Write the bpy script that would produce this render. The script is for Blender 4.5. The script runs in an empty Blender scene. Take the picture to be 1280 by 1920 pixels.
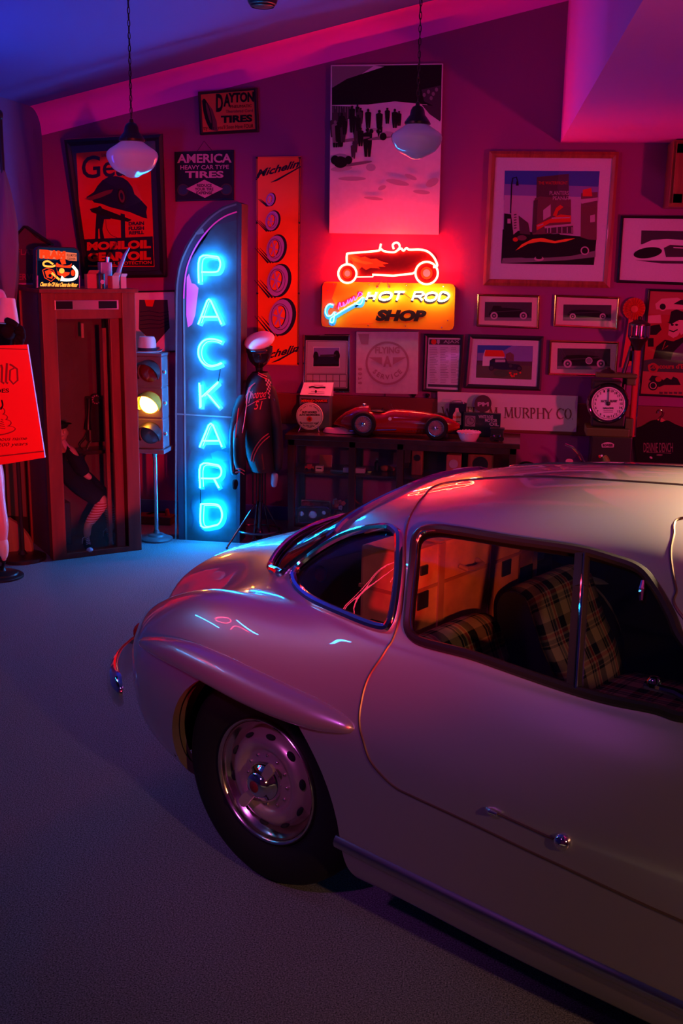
import bpy, bmesh, math, random
import numpy as np
from math import sin, cos, pi, radians, sqrt, atan2
from mathutils import Vector, Matrix
from mathutils.bvhtree import BVHTree

SC = bpy.context.scene
COL = SC.collection

# ------------------------------------------------------------------ camera
CAM_H = 1.86
FPX = 2043.0
def cam_basis(yaw, pitch, roll):
    f = Vector((-sin(yaw)*cos(pitch), cos(yaw)*cos(pitch), -sin(pitch)))
    r = Vector((cos(yaw), sin(yaw), 0)); u = r.cross(f)
    return r*cos(roll)+u*sin(roll), -r*sin(roll)+u*cos(roll), f
CR, CU, CF = cam_basis(radians(9), radians(13.2), radians(0.94))
CP = Vector((0, 0, CAM_H))
cam_data = bpy.data.cameras.new('camera')
cam = bpy.data.objects.new('camera', cam_data); COL.objects.link(cam)
cam.matrix_world = Matrix(((CR.x, CU.x, -CF.x, CP.x), (CR.y, CU.y, -CF.y, CP.y), (CR.z, CU.z, -CF.z, CP.z), (0, 0, 0, 1)))
cam_data.sensor_fit = 'HORIZONTAL'; cam_data.sensor_width = 36.0
cam_data.lens = FPX/1280.0*36.0
cam_data.clip_start = 0.05; cam_data.clip_end = 60
SC.camera = cam

# ------------------------------------------------------------------ view + world
SC.view_settings.view_transform = 'Standard'
SC.view_settings.look = 'None'
SC.view_settings.exposure = 0.0
SC.view_settings.gamma = 1.0
SC.view_settings.use_curve_mapping = False
world = bpy.data.worlds.new('world'); SC.world = world
world.use_nodes = True
bg = world.node_tree.nodes['Background']
bg.inputs['Color'].default_value = (0.30, 0.10, 0.30, 1)
bg.inputs['Strength'].default_value = 0.004

# ------------------------------------------------------------------ unseen room lamps, some added as fill
def lamp(name, kind, loc, target, color, energy, size=0.3, size_y=None, spot=None, blend=0.6, spec=1.0):
    d = bpy.data.lights.new(name, kind); d.color = color; d.energy = energy
    d.specular_factor = spec
    if kind == 'AREA':
        d.size = size
        if size_y: d.shape = 'RECTANGLE'; d.size_y = size_y
    elif kind == 'SPOT':
        d.shadow_soft_size = size; d.spot_size = radians(spot); d.spot_blend = blend
    else:
        d.shadow_soft_size = size
    o = bpy.data.objects.new(name, d); COL.objects.link(o)
    o.location = loc
    o.rotation_euler = (Vector(target)-Vector(loc)).to_track_quat('-Z', 'Y').to_euler()
    return o
lamp('warm_spot', 'SPOT', (1.5, 4.3, 2.5), (0.78, 2.75, 1.25), (1.0, 0.67, 0.36), 1700, 0.10, spot=40, blend=1.0)
lamp('red_spot_right', 'SPOT', (2.5, 4.1, 1.22), (0.1, 7.4, 1.25), (1.0, 0.02, 0.16), 270, 0.10, spot=70, blend=1.0)
lamp('red_spot_left', 'SPOT', (1.0, -0.5, 1.55), (-2.35, 6.4, 1.15), (1.0, 0.008, 0.03), 1900, 0.06, spot=26, blend=1.0)
lamp('magenta_spot', 'SPOT', (-1.4, 0.4, 2.75), (-0.55, 3.2, 0.8), (0.85, 0.14, 1.0), 85, 0.08, spot=46, blend=1.0)
lamp('dim_tungsten', 'SPOT', (2.2, -0.6, 2.3), (0.5, 2.7, 0.7), (1.0, 0.44, 0.22), 190, 0.06, spot=62, blend=1.0)
lamp('orange_fill', 'SPOT', (0.85, -0.6, 1.66), (-0.12, 3.34, 0.92), (1.0, 0.20, 0.075), 520, 0.03, spot=9.5, blend=1.0)  # added unseen spot brightening the suitcase through the door window
lamp('blue_ceiling_fill', 'AREA', (-2.9, 5.1, 2.0), (-2.5, 5.9, 3.2), (0.003, 0.05, 1.0), 6, 0.25, 0.6)  # added unseen fill lamp turning the left ceiling blue
lamp('pink_fill', 'SPOT', (-2.9, 1.6, 2.2), (-0.5, 5.5, 2.25), (1.0, 0.10, 0.55), 110, 0.06, spot=34, blend=1.0)  # added unseen spot lifting pink on pendant, canvas and soffit


# ------------------------------------------------------------------ helpers
def ray(x, y): return CF + CR*((x-640.0)/FPX) - CU*((y-960.0)/FPX)
def on_plane(x, y, n, d):
    n = Vector(n); R = ray(x, y); return CP + R*((d-n.dot(CP))/n.dot(R))
def on_y(x, y, Y): return on_plane(x, y, (0, 1, 0), Y)
def on_z(x, y, Z): return on_plane(x, y, (0, 0, 1), Z)
YW = 7.50

WM = {}
def wm(o): return WM.get(o.name, Matrix.Identity(4)) if o is not None else Matrix.Identity(4)
def tag(o, label=None, cat=None, group=None, kind=None):
    if label: o['label'] = label
    if cat: o['category'] = cat
    if group: o['group'] = group
    if kind: o['kind'] = kind
    return o
def thing(name, loc, label, cat, rz=0.0, group=None):
    o = bpy.data.objects.new(name, None); COL.objects.link(o)
    o.location = loc; o.rotation_euler = (0, 0, rz); o.empty_display_size = 0.1
    WM[o.name] = Matrix.Translation(Vector(loc)) @ Matrix.Rotation(rz, 4, 'Z')
    return tag(o, label, cat, group)

class MB:
    """collects geometry; build() links it as ONE mesh object"""
    def __init__(s): s.v = []; s.f = []; s.m = []; s.T = Matrix.Identity(4)
    def add(s, vs, fs, m=0):
        o = len(s.v); T = s.T
        s.v += [T @ Vector(v) for v in vs]
        s.f += [tuple(i+o for i in f) for f in fs]; s.m += [m]*len(fs)
        return s
    def box(s, c, d, m=0, R=None):
        c = Vector(c); vs = []
        for x in (-.5, .5):
            for y in (-.5, .5):
                for z in (-.5, .5):
                    p = Vector((x*d[0], y*d[1], z*d[2]))
                    vs.append(c + (R @ p if R is not None else p))
        return s.add(vs, [(0, 1, 3, 2), (4, 6, 7, 5), (0, 4, 5, 1), (2, 3, 7, 6), (0, 2, 6, 4), (1, 5, 7, 3)], m)
    def box2(s, a, b, m=0):
        a = Vector(a); b = Vector(b)
        return s.box((a+b)/2, [abs(x) for x in (b-a)], m)
    def bar(s, p, q, w, h, m=0, up=(0, 0, 1)):
        """rectangular bar between two points"""
        p = Vector(p); q = Vector(q); d = q-p; L = d.length; d.normalize()
        a = d.cross(Vector(up))
        if a.length < 1e-4: a = d.cross(Vector((0, 1, 0)))
        a.normalize(); b = a.cross(d)
        R = Matrix((a, d, b)).transposed()
        return s.box((p+q)/2, (w, L, h), m, R)
    def prism(s, pts, n, m=0, side=None):
        """planar outline pts (3D) extruded by vector n; front is pts+n"""
        k = len(pts); n = Vector(n); pts = [Vector(p) for p in pts]
        s.add(pts + [p+n for p in pts], [tuple(range(k-1, -1, -1)), tuple(range(k, 2*k))], m)
        o = len(s.v)-2*k
        for i in range(k):
            j = (i+1) % k
            s.f.append((o+i, o+j, o+k+j, o+k+i)); s.m.append(m if side is None else side)
        return s
    def ngon(s, pts, m=0):
        return s.add(pts, [tuple(range(len(pts)))], m)
    def tube(s, pts, r, n=8, m=0, closed=False, caps=True):
        pts = [Vector(p) for p in pts]
        k = len(pts)
        if k < 2: return s
        rr = r if hasattr(r, '__len__') else [r]*k
        tang = []
        for i in range(k):
            if closed: t = pts[(i+1) % k]-pts[i-1]
            else: t = pts[min(i+1, k-1)]-pts[max(i-1, 0)]
            if t.length < 1e-9: t = Vector((0, 0, 1))
            tang.append(t.normalized())
        a = tang[0].orthogonal().normalized()
        vs = []
        for i in range(k):
            a = a - tang[i]*a.dot(tang[i])
            if a.length < 1e-6: a = tang[i].orthogonal()
            a.normalize(); b = tang[i].cross(a)
            for j in range(n):
                t = 2*pi*j/n
                vs.append(pts[i] + (a*cos(t)+b*sin(t))*rr[i])
        fs = []
        for i in range(k if closed else k-1):
            i2 = (i+1) % k
            for j in range(n):
                fs.append((i*n+j, i*n+(j+1) % n, i2*n+(j+1) % n, i2*n+j))
        if caps and not closed:
            fs.append(tuple(range(n-1, -1, -1))); fs.append(tuple((k-1)*n+j for j in range(n)))
        return s.add(vs, fs, m)
    def lathe(s, prof, n=24, m=0, o=(0, 0, 0), axis='z', R=None, ms=None):
        """prof: list of (radius, height)"""
        vs = []; fs = []; mm = []
        o = Vector(o)
        for (r, h) in prof:
            for j in range(n):
                t = 2*pi*j/n
                if axis == 'z': p = Vector((r*cos(t), r*sin(t), h))
                elif axis == 'y': p = Vector((r*cos(t), h, r*sin(t)))
                else: p = Vector((h, r*cos(t), r*sin(t)))
                vs.append(o + (R @ p if R is not None else p))
        for i in range(len(prof)-1):
            for j in range(n):
                fs.append((i*n+j, i*n+(j+1) % n, (i+1)*n+(j+1) % n, (i+1)*n+j))
        b = len(s.v); s.add(vs, fs, m)
        if ms:
            k0 = len(s.m)-len(fs)
            for i in range(len(prof)-1):
                for j in range(n): s.m[k0+i*n+j] = ms[i]
        return s
    def ball(s, c, r, m=0, n=12, R=None):
        r = r if hasattr(r, '__len__') else (r, r, r)
        k = n//2; vs = []; fs = []
        c = Vector(c)
        for i in range(k+1):
            a = -pi/2+pi*i/k
            for j in range(n):
                t = 2*pi*j/n
                p = Vector((r[0]*cos(a)*cos(t), r[1]*cos(a)*sin(t), r[2]*sin(a)))
                vs.append(c+(R @ p if R is not None else p))
        for i in range(k):
            for j in range(n):
                fs.append((i*n+j, i*n+(j+1) % n, (i+1)*n+(j+1) % n, (i+1)*n+j))
        return s.add(vs, fs, m)
    def build(s, name, mats, parent=None, smooth=False, local=False, label=None, bevel=0, sharp=35, merge=True):
        me = bpy.data.meshes.new(name)
        P = wm(parent)
        vs = s.v
        if parent is not None and not local:
            I = P.inverted(); vs = [I @ v for v in vs]
        me.from_pydata([tuple(v) for v in vs], [], s.f)
        if not isinstance(mats, (list, tuple)): mats = [mats]
        for m in mats: me.materials.append(m)
        me.polygons.foreach_set('material_index', s.m)
        bm = bmesh.new(); bm.from_mesh(me)
        if merge: bmesh.ops.remove_doubles(bm, verts=bm.verts, dist=1e-5)
        if bevel:
            es = [e for e in bm.edges if len(e.link_faces) == 2 and e.calc_face_angle(0) > radians(40)]
            bmesh.ops.bevel(bm, geom=es, offset=bevel, segments=2, profile=0.6, affect='EDGES', clamp_overlap=True)
        bmesh.ops.recalc_face_normals(bm, faces=bm.faces)
        if smooth:
            for f in bm.faces: f.smooth = True
            for e in bm.edges:
                if len(e.link_faces) == 2 and e.calc_face_angle(0) > radians(sharp): e.smooth = False
        bm.to_mesh(me); bm.free()
        o = bpy.data.objects.new(name, me); COL.objects.link(o)
        if parent is not None: o.parent = parent
        WM[o.name] = P.copy()
        if label: o['label'] = label
        return o

# ------------------------------------------------------------------ materials
def P(name, col, rough=0.6, metal=0.0, emit=None, es=0.0, coat=0.0, spec=0.5, noise=0.0, nscale=40.0, bump=0.0, bscale=200.0, alpha=None, trans=0.0, coat_rough=0.03):
    m = bpy.data.materials.new(name); m.use_nodes = True
    nt = m.node_tree; b = nt.nodes['Principled BSDF']
    c = (col[0], col[1], col[2], 1)
    b.inputs['Base Color'].default_value = c
    b.inputs['Roughness'].default_value = rough; b.inputs['Metallic'].default_value = metal
    b.inputs['Specular IOR Level'].default_value = spec
    if coat: b.inputs['Coat Weight'].default_value = coat; b.inputs['Coat Roughness'].default_value = coat_rough
    if trans: b.inputs['Transmission Weight'].default_value = trans
    if emit:
        b.inputs['Emission Color'].default_value = (emit[0], emit[1], emit[2], 1); b.inputs['Emission Strength'].default_value = es
    if noise:
        tc = nt.nodes.new('ShaderNodeTexCoord'); nz = nt.nodes.new('ShaderNodeTexNoise'); nz.inputs['Scale'].default_value = nscale; nz.inputs['Detail'].default_value = 5
        rp = nt.nodes.new('ShaderNodeValToRGB')
        rp.color_ramp.elements[0].position = 0.3; rp.color_ramp.elements[1].position = 0.7
        rp.color_ramp.elements[0].color = tuple(max(0, x*(1-noise)) for x in col[:3])+(1,)
        rp.color_ramp.elements[1].color = tuple(min(1, x*(1+noise)) for x in col[:3])+(1,)
        nt.links.new(tc.outputs['Object'], nz.inputs['Vector']); nt.links.new(nz.outputs['Fac'], rp.inputs['Fac']); nt.links.new(rp.outputs['Color'], b.inputs['Base Color'])
    if bump:
        tc = nt.nodes.new('ShaderNodeTexCoord'); nz = nt.nodes.new('ShaderNodeTexNoise'); nz.inputs['Scale'].default_value = bscale; nz.inputs['Detail'].default_value = 3
        bp = nt.nodes.new('ShaderNodeBump'); bp.inputs['Strength'].default_value = bump; bp.inputs['Distance'].default_value = 0.004
        nt.links.new(tc.outputs['Object'], nz.inputs['Vector']); nt.links.new(nz.outputs['Fac'], bp.inputs['Height']); nt.links.new(bp.outputs['Normal'], b.inputs['Normal'])
    return m
def glass(name, tint=(1, 1, 1), ior=1.5, rough=0.0, extra=0.0):
    """thin pane: see-through with fresnel reflection"""
    m = bpy.data.materials.new(name); m.use_nodes = True; nt = m.node_tree; nt.nodes.clear()
    out = nt.nodes.new('ShaderNodeOutputMaterial'); mx = nt.nodes.new('ShaderNodeMixShader'); lw = nt.nodes.new('ShaderNodeLayerWeight')
    tr = nt.nodes.new('ShaderNodeBsdfTransparent'); gl = nt.nodes.new('ShaderNodeBsdfGlossy')
    lw.inputs['Blend'].default_value = 0.5; tr.inputs['Color'].default_value = tuple(tint)+(1,); gl.inputs['Roughness'].default_value = rough
    f0 = ((ior-1)/(ior+1))**2+extra
    pw = nt.nodes.new('ShaderNodeMath'); pw.operation = 'POWER'; pw.inputs[1].default_value = 5.0
    ma = nt.nodes.new('ShaderNodeMath'); ma.operation = 'MULTIPLY_ADD'; ma.inputs[1].default_value = 1-f0; ma.inputs[2].default_value = f0; ma.use_clamp = True
    nt.links.new(lw.outputs['Facing'], pw.inputs[0]); nt.links.new(pw.outputs[0], ma.inputs[0]); nt.links.new(ma.outputs[0], mx.inputs[0])
    nt.links.new(tr.outputs[0], mx.inputs[1]); nt.links.new(gl.outputs[0], mx.inputs[2]); nt.links.new(mx.outputs[0], out.inputs[0])
    return m
def emis(name, col, s):
    m = bpy.data.materials.new(name); m.use_nodes = True; nt = m.node_tree; nt.nodes.clear()
    out = nt.nodes.new('ShaderNodeOutputMaterial'); e = nt.nodes.new('ShaderNodeEmission')
    e.inputs[0].default_value = tuple(col)+(1,); e.inputs[1].default_value = s
    nt.links.new(e.outputs[0], out.inputs[0]); return m
def wood(name, c1, c2, rough=0.45, scale=6.0, axis=(1, 1, 0.12), coat=0.0):
    m = bpy.data.materials.new(name); m.use_nodes = True; nt = m.node_tree; b = nt.nodes['Principled BSDF']
    tc = nt.nodes.new('ShaderNodeTexCoord'); mp = nt.nodes.new('ShaderNodeMapping'); mp.inputs['Scale'].default_value = tuple(scale*a for a in axis)
    nz = nt.nodes.new('ShaderNodeTexNoise'); nz.inputs['Scale'].default_value = 4; nz.inputs['Detail'].default_value = 6; nz.inputs['Distortion'].default_value = 0.6
    rp = nt.nodes.new('ShaderNodeValToRGB'); rp.color_ramp.elements[0].color = tuple(c1)+(1,); rp.color_ramp.elements[1].color = tuple(c2)+(1,)
    rp.color_ramp.elements[0].position = 0.35; rp.color_ramp.elements[1].position = 0.65
    nt.links.new(tc.outputs['Object'], mp.inputs['Vector']); nt.links.new(mp.outputs[0], nz.inputs['Vector']); nt.links.new(nz.outputs['Fac'], rp.inputs['Fac']); nt.links.new(rp.outputs[0], b.inputs['Base Color'])
    b.inputs['Roughness'].default_value = rough
    if coat: b.inputs['Coat Weight'].default_value = coat
    return m
M = {}
M['black'] = P('black_enamel', (0.012, 0.012, 0.014), 0.35)
M['matte_black'] = P('matte_black', (0.010, 0.010, 0.011), 0.85, spec=0.2)
M['chrome'] = P('chrome', (0.86, 0.86, 0.88), 0.07, 1.0)
M['steel'] = P('brushed_steel', (0.5, 0.5, 0.52), 0.28, 1.0)
M['brass'] = P('brass', (0.75, 0.5, 0.2), 0.25, 1.0)
M['gold'] = P('gilt_moulding', (0.8, 0.52, 0.2), 0.25, 1.0)
M['white'] = P('white_paint', (0.8, 0.8, 0.8), 0.5)
M['paper'] = P('paper', (0.75, 0.72, 0.70), 0.8, noise=0.04, nscale=30)
M['mat'] = P('mat_board', (0.68, 0.63, 0.66), 0.85, noise=0.05, nscale=120)
M['mat_tan'] = P('tan_mat_board', (0.75, 0.50, 0.44), 0.85, noise=0.05, nscale=120)
M['ink'] = P('black_ink', (0.012, 0.011, 0.012), 0.7, spec=0.15)
M['grey_d'] = P('dark_grey_ink', (0.06, 0.055, 0.06), 0.8, spec=0.15)
M['grey_m'] = P('mid_grey_ink', (0.22, 0.2, 0.21), 0.8, spec=0.15)
M['grey_l'] = P('light_grey_ink', (0.48, 0.45, 0.46), 0.8, spec=0.15)
M['poster_red'] = P('red_poster_ink', (0.75, 0.03, 0.012), 0.7, spec=0.2)
M['orange'] = P('orange_enamel', (1.0, 0.13, 0.008), 0.35)
M['dull_orange'] = P('faded_orange_enamel', (0.8, 0.09, 0.008), 0.5)
M['navy'] = P('navy_ink', (0.010, 0.013, 0.035), 0.6, spec=0.2)
M['cream'] = P('cream_paint', (0.75, 0.62, 0.42), 0.6)
M['red'] = P('red_enamel', (0.55, 0.012, 0.012), 0.3)
M['darkred'] = P('maroon_paint', (0.16, 0.008, 0.012), 0.55)
M['pane'] = glass('picture_glass', (1, 1, 1), 1.45)
M['case_glass'] = glass('showcase_glass', (0.93, 0.96, 0.98), 1.45)
M['purple'] = P('violet_enamel', (0.42, 0.22, 0.75), 0.4)
M['wood_red'] = wood('red_stained_oak', (0.13, 0.012, 0.008), (0.20, 0.024, 0.014), 0.45, 5)
M['wood_dark'] = wood('dark_mahogany', (0.022, 0.005, 0.004), (0.042, 0.010, 0.008), 0.3, 5, coat=0.3)
M['wood_frame'] = wood('reddish_frame_wood', (0.20, 0.035, 0.015), (0.34, 0.075, 0.03), 0.35, 8, coat=0.3)
M['green'] = P('olive_green_paint', (0.07, 0.095, 0.015), 0.35)
M['rubber'] = P('tyre_rubber', (0.007, 0.0065, 0.0065), 0.75, spec=0.3, bump=0.15, bscale=60)
M['black_cloth'] = P('black_cloth', (0.012, 0.012, 0.016), 0.95, spec=0.1, bump=0.3, bscale=300)
M['skin'] = P('mannequin_skin', (0.62, 0.36, 0.28), 0.5)
M['tan'] = P('tan_leather', (0.38, 0.13, 0.05), 0.5, noise=0.2, nscale=14)
M['strap'] = P('brown_strap_leather', (0.30, 0.09, 0.035), 0.5)
# ================================================================== the silver coupe
TH = radians(-30.5)
CAR_O = Vector((-0.28768, 3.56668, 0))
CARM = Matrix.Translation(CAR_O) @ Matrix.Rotation(TH, 4, 'Z')
CARI = CARM.inverted()
car = thing('coupe', CAR_O, 'silver vintage two-door coupe with rounded fastback roof, parked on the carpet', 'car', TH)
def L(u, v, w): return Vector((u, -v, w))

M['paint'] = P('silver_paint', (0.50, 0.47, 0.48), 0.36, 0.75, coat=1.0, coat_rough=0.012)
M['paint'].node_tree.nodes['Principled BSDF'].inputs['Coat IOR'].default_value = 1.85
M['lining'] = P('dark_cabin_lining', (0.010, 0.009, 0.010), 0.9, spec=0.1)
M['seam'] = P('door_seam_edge', (0.28, 0.18, 0.12), 0.35, 0.9)
M['car_glass'] = glass('car_glass', (0.80, 0.82, 0.82), 1.5, extra=0.015)

# control net: each station = 13 (v, w) from centre top to the sill underside, plus its u (or 13 u's)
ST = [
 ([-1.03,-1.045,-1.055,-1.06,-1.062,-1.065,-1.066,-1.066,-1.066,-1.064,-1.06,-1.03,-0.98],
  [(0,.640),(0,.625),(0,.605),(0,.585),(0,.57),(0,.555),(0,.54),(0,.52),(0,.495),(0,.46),(0,.41),(0,.33),(0,.26)]),
 ([-0.965,-.965,-.965,-.965,-.965,-.965,-.965,-.965,-.965,-.962,-.955,-.93,-.88],
  [(0,.690),(.10,.682),(.175,.662),(.225,.638),(.26,.605),(.29,.578),(.315,.566),(.335,.548),(.35,.52),(.36,.475),(.36,.42),(.335,.33),(.28,.26)]),
 (-.85, [(0,.758),(.13,.748),(.24,.718),(.31,.672),(.355,.628),(.395,.600),(.435,.604),(.475,.612),(.515,.58),(.54,.515),(.54,.44),(.505,.33),(.43,.26)]),
 (-.68, [(0,.826),(.14,.816),(.26,.785),(.34,.735),(.40,.690),(.45,.662),(.50,.672),(.56,.700),(.635,.665),(.692,.575),(.70,.455),(.665,.33),(.58,.25)]),
 (-.50, [(0,.890),(.15,.880),(.28,.848),(.37,.798),(.44,.752),(.50,.728),(.56,.752),(.63,.782),(.715,.732),(.785,.62),(.80,.49),(.765,.33),(.68,.24)]),
 (-.30, [(0,.976),(.16,.966),(.30,.934),(.405,.888),(.48,.842),(.545,.815),(.61,.825),(.68,.845),(.765,.788),(.835,.66),(.852,.51),(.815,.32),(.74,.22)]),
 (-.10, [(0,1.092),(.175,1.080),(.33,1.044),(.44,.992),(.525,.932),(.595,.874),(.645,.862),(.705,.860),(.785,.798),(.86,.67),(.878,.51),(.84,.31),(.77,.20)]),
 (.10,  [(0,1.168),(.19,1.157),(.365,1.124),(.505,1.066),(.590,.985),(.662,.900),(.695,.878),(.74,.848),(.80,.782),(.868,.66),(.887,.51),(.85,.30),(.78,.19)]),
 (.30,  [(0,1.214),(.20,1.204),(.39,1.176),(.555,1.114),(.645,1.010),(.715,.898),(.745,.868),(.775,.832),(.815,.770),(.870,.655),(.888,.51),(.855,.29),(.79,.18)]),
 (.52,  [(0,1.248),(.205,1.238),(.405,1.211),(.583,1.143),(.672,1.026),(.742,.900),(.769,.866),(.795,.828),(.828,.766),(.876,.652),(.890,.51),(.858,.28),(.79,.175)]),
 (.82,  [(0,1.276),(.21,1.266),(.415,1.238),(.595,1.168),(.683,1.040),(.753,.904),(.780,.868),(.805,.828),(.836,.766),(.879,.652),(.892,.51),(.860,.275),(.80,.17)]),
 (1.10, [(0,1.288),(.215,1.276),(.42,1.244),(.585,1.165),(.680,1.040),(.753,.908),(.780,.870),(.806,.830),(.838,.768),(.880,.652),(.892,.51),(.860,.27),(.80,.165)]),
 (1.35, [(0,1.232),(.215,1.215),(.42,1.170),(.575,1.090),(.672,.995),(.748,.905),(.778,.872),(.806,.832),(.838,.770),(.880,.652),(.890,.51),(.857,.27),(.80,.165)]),
 (1.60, [(0,1.072),(.22,1.055),(.42,1.015),(.565,.965),(.66,.925),(.735,.888),(.775,.866),(.808,.834),(.840,.772),(.878,.652),(.887,.51),(.853,.27),(.79,.165)]),
 (1.90, [(0,.940),(.22,.932),(.41,.908),(.54,.880),(.62,.862),(.69,.853),(.745,.850),(.795,.832),(.845,.772),(.882,.652),(.886,.51),(.85,.28),(.78,.18)]),
 (2.25, [(0,.898),(.22,.890),(.39,.864),(.50,.838),(.565,.826),(.625,.828),(.69,.842),(.755,.835),(.830,.775),(.880,.655),(.884,.51),(.845,.30),(.77,.19)]),
 (2.60, [(0,.835),(.21,.826),(.37,.800),(.47,.775),(.535,.768),(.60,.776),(.665,.790),(.735,.780),(.805,.722),(.855,.61),(.862,.48),(.825,.31),(.74,.20)]),
 (2.95, [(0,.720),(.18,.712),(.32,.692),(.41,.675),(.47,.670),(.53,.675),(.59,.678),(.65,.660),(.71,.608),(.75,.52),(.75,.43),(.71,.31),(.62,.22)]),
 ([3.12,3.12,3.12,3.12,3.12,3.12,3.115,3.11,3.105,3.10,3.09,3.07,3.02],
  [(0,.62),(.13,.614),(.24,.60),(.31,.588),(.36,.58),(.41,.575),(.455,.57),(.495,.552),(.53,.515),(.55,.46),(.55,.40),(.515,.31),(.43,.23)]),
 ([3.19,3.195,3.20,3.20,3.205,3.205,3.205,3.205,3.20,3.195,3.18,3.15,3.09],
  [(0,.57),(0,.562),(0,.552),(0,.542),(0,.535),(0,.528),(0,.52),(0,.505),(0,.48),(0,.45),(0,.40),(0,.32),(0,.24)]),
]
K = len(ST); NI = 13
CPN = np.zeros((K, NI, 3))
for k, (us, vw) in enumerate(ST):
    for i in range(NI):
        CPN[k, i] = (us[i] if isinstance(us, list) else us, vw[i][0], vw[i][1])
def mir(a): b = a.copy(); b[..., 1] *= -1; return b
full = np.concatenate([mir(CPN[:, :0:-1]), CPN], axis=1)        # 25 across
full = np.concatenate([mir(full[2:0:-1]), full, mir(full[-2:-4:-1])], axis=0)   # two ghost rows each end
NS, NT = full.shape[0], full.shape[1]
def spline_rows(n, ts):
    A = np.zeros((n, n)); B = np.zeros((n, n))
    A[0, 0] = A[-1, -1] = 1
    for i in range(1, n-1):
        A[i, i-1:i+2] = (1, 4, 1); B[i, i-1:i+2] = (6, -12, 6)
    Mx = np.linalg.solve(A, B)
    ts = np.asarray(ts, float); i = np.clip(np.floor(ts).astype(int), 0, n-2); x = ts-i
    out = np.zeros((len(ts), n)); r = np.arange(len(ts))
    out[r, i] += 1-x; out[r, i+1] += x
    out += (((1-x)**3-(1-x))/6)[:, None]*Mx[i] + ((x**3-x)/6)[:, None]*Mx[i+1]
    return out
S0, S1 = 2.0, NS-3.0
T0, T1, TC = 0.0, NT-1.0, (NT-1)/2.0
def surf(s, t):
    return np.einsum('ni,nj,ijc->nc', spline_rows(NS, s), spline_rows(NT, t), full) if len(s) == len(t) else None
def surf1(s, t):
    q = surf(np.array([s]), np.array([t]))[0]; return q
GS, GT = 380, 216
sv = np.linspace(S0, S1, GS+1); tv = np.linspace(T0, T1, GT+1)
GR = np.einsum('ai,bj,ijc->abc', spline_rows(NS, sv), spline_rows(NT, tv), full)
GL = GR.copy(); GL[..., 1] *= -1                                   # local x,y,z
flat = [Vector(p) for p in GL.reshape(-1, 3)]
def gid(a, b): return a*(GT+1)+b
quads = [(gid(a, b), gid(a, b+1), gid(a+1, b+1), gid(a+1, b)) for a in range(GS) for b in range(GT)]
bvh = BVHTree.FromPolygons(flat, quads)
def refine(p, s, t):
    p = np.array((p[0], -p[1], p[2])); e = 1e-4
    for _ in range(5):
        q = surf(np.array([s, s+e, s]), np.array([t, t, t+e]))
        J = np.stack([(q[1]-q[0])/e, (q[2]-q[0])/e], 1)
        d = np.linalg.lstsq(J, p-q[0], rcond=None)[0]
        s = min(max(s+d[0], S0), S1); t = min(max(t+d[1], T0), T1)
    return s, t
def hit(o, d):
    loc, nrm, idx, dist = bvh.ray_cast(o, d)
    if loc is None: return None
    a, b = divmod(idx, GT)
    return refine(loc, sv[a]+.5*(sv[1]-sv[0]), tv[b]+.5*(tv[1]-tv[0]))
def st_px(x, y):
    R = CARI.to_3x3() @ ray(x, y); return hit(CARI @ CP, R.normalized())
def st_uw(u, w): return hit(Vector((u, -3, w)), Vector((0, 1, 0)))
def st_uv(u, v): return hit(Vector((u, -v, 3)), Vector((0, 0, -1)))
def outline(items, n=160, smooth=True):
    pts = []
    for it in items:
        q = st_px(*it[1:]) if it[0] == 'p' else st_uw(*it[1:]) if it[0] == 'w' else st_uv(*it[1:])
        if q is None: print('MISS', it); continue
        pts.append(q)
    pts = np.array(pts)
    # closed smooth curve through the points, resampled
    k = len(pts); out = []
    for i in range(k):
        p0, p1, p2, p3 = pts[i-1], pts[i], pts[(i+1) % k], pts[(i+2) % k]
        m = max(2, int(n/k))
        for j in range(m):
            x = j/m
            if smooth:
                out.append(.5*((2*p1)+(-p0+p2)*x+(2*p0-5*p1+4*p2-p3)*x*x+(-p0+3*p1-3*p2+p3)*x**3))
            else: out.append(p1+(p2-p1)*x)
    return np.array(out)
def px(*a): return [('p', a[i], a[i+1]) for i in range(0, len(a), 2)]
def uw(*a): return [('w', a[i], a[i+1]) for i in range(0, len(a), 2)]
def uv(*a): return [('v', a[i], a[i+1]) for i in range(0, len(a), 2)]

O_quarter = outline(px(552,1079, 561,1104, 591,1128, 652,1155, 713,1177, 730,1171, 741,1134, 749,1061, 749,1012, 741,997, 725,991, 683,995, 640,1009, 597,1034, 567,1058))
O_dwin = outline(px(776,1053, 784,1004, 813,993, 862,998, 963,1015, 1085,1033, 1146,1049, 1199,1069, 1231,1106, 1258,1155, 1278,1199) + uw(1.27,.985, 1.32,.945, 1.30,.918) + px(1278,1345, 1227,1329, 1146,1313, 1073,1293, 963,1256, 882,1228, 801,1207, 776,1195, 766,1175, 768,1134), 240)
O_door = outline(uv(.45,.15) + px(830,907, 793,932, 769,968, 759,1031, 756,1104, 744,1177, 719,1226, 689,1274, 676,1323, 674,1360, 681,1390, 696,1430, 735,1472, 775,1494, 840,1524, 900,1552, 990,1595, 1070,1632, 1140,1665, 1205,1695, 1275,1726) + uw(1.42,.505, 1.50,.53, 1.54,.60, 1.55,.72, 1.54,.84, 1.50,.90, 1.42,.94) + px(1279,1156, 1267,1104, 1257,1043, 1262,1006, 1276,972) + uv(1.17,.35, 1.19,.25, 1.19,.15, .8,.15), 420)
O_back = outline(px(520,1073, 531,1077, 548,1061, 590,1031, 628,1001, 652,977) + uv(.075,.25, .085,.12, .085,-.12, .075,-.25, .03,-.38, -.05,-.46, -.12,-.53, -.20,-.535, -.27,-.47, -.345,-.3, -.37,-.12, -.37,.12, -.345,.3, -.275,.45), 240)
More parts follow.
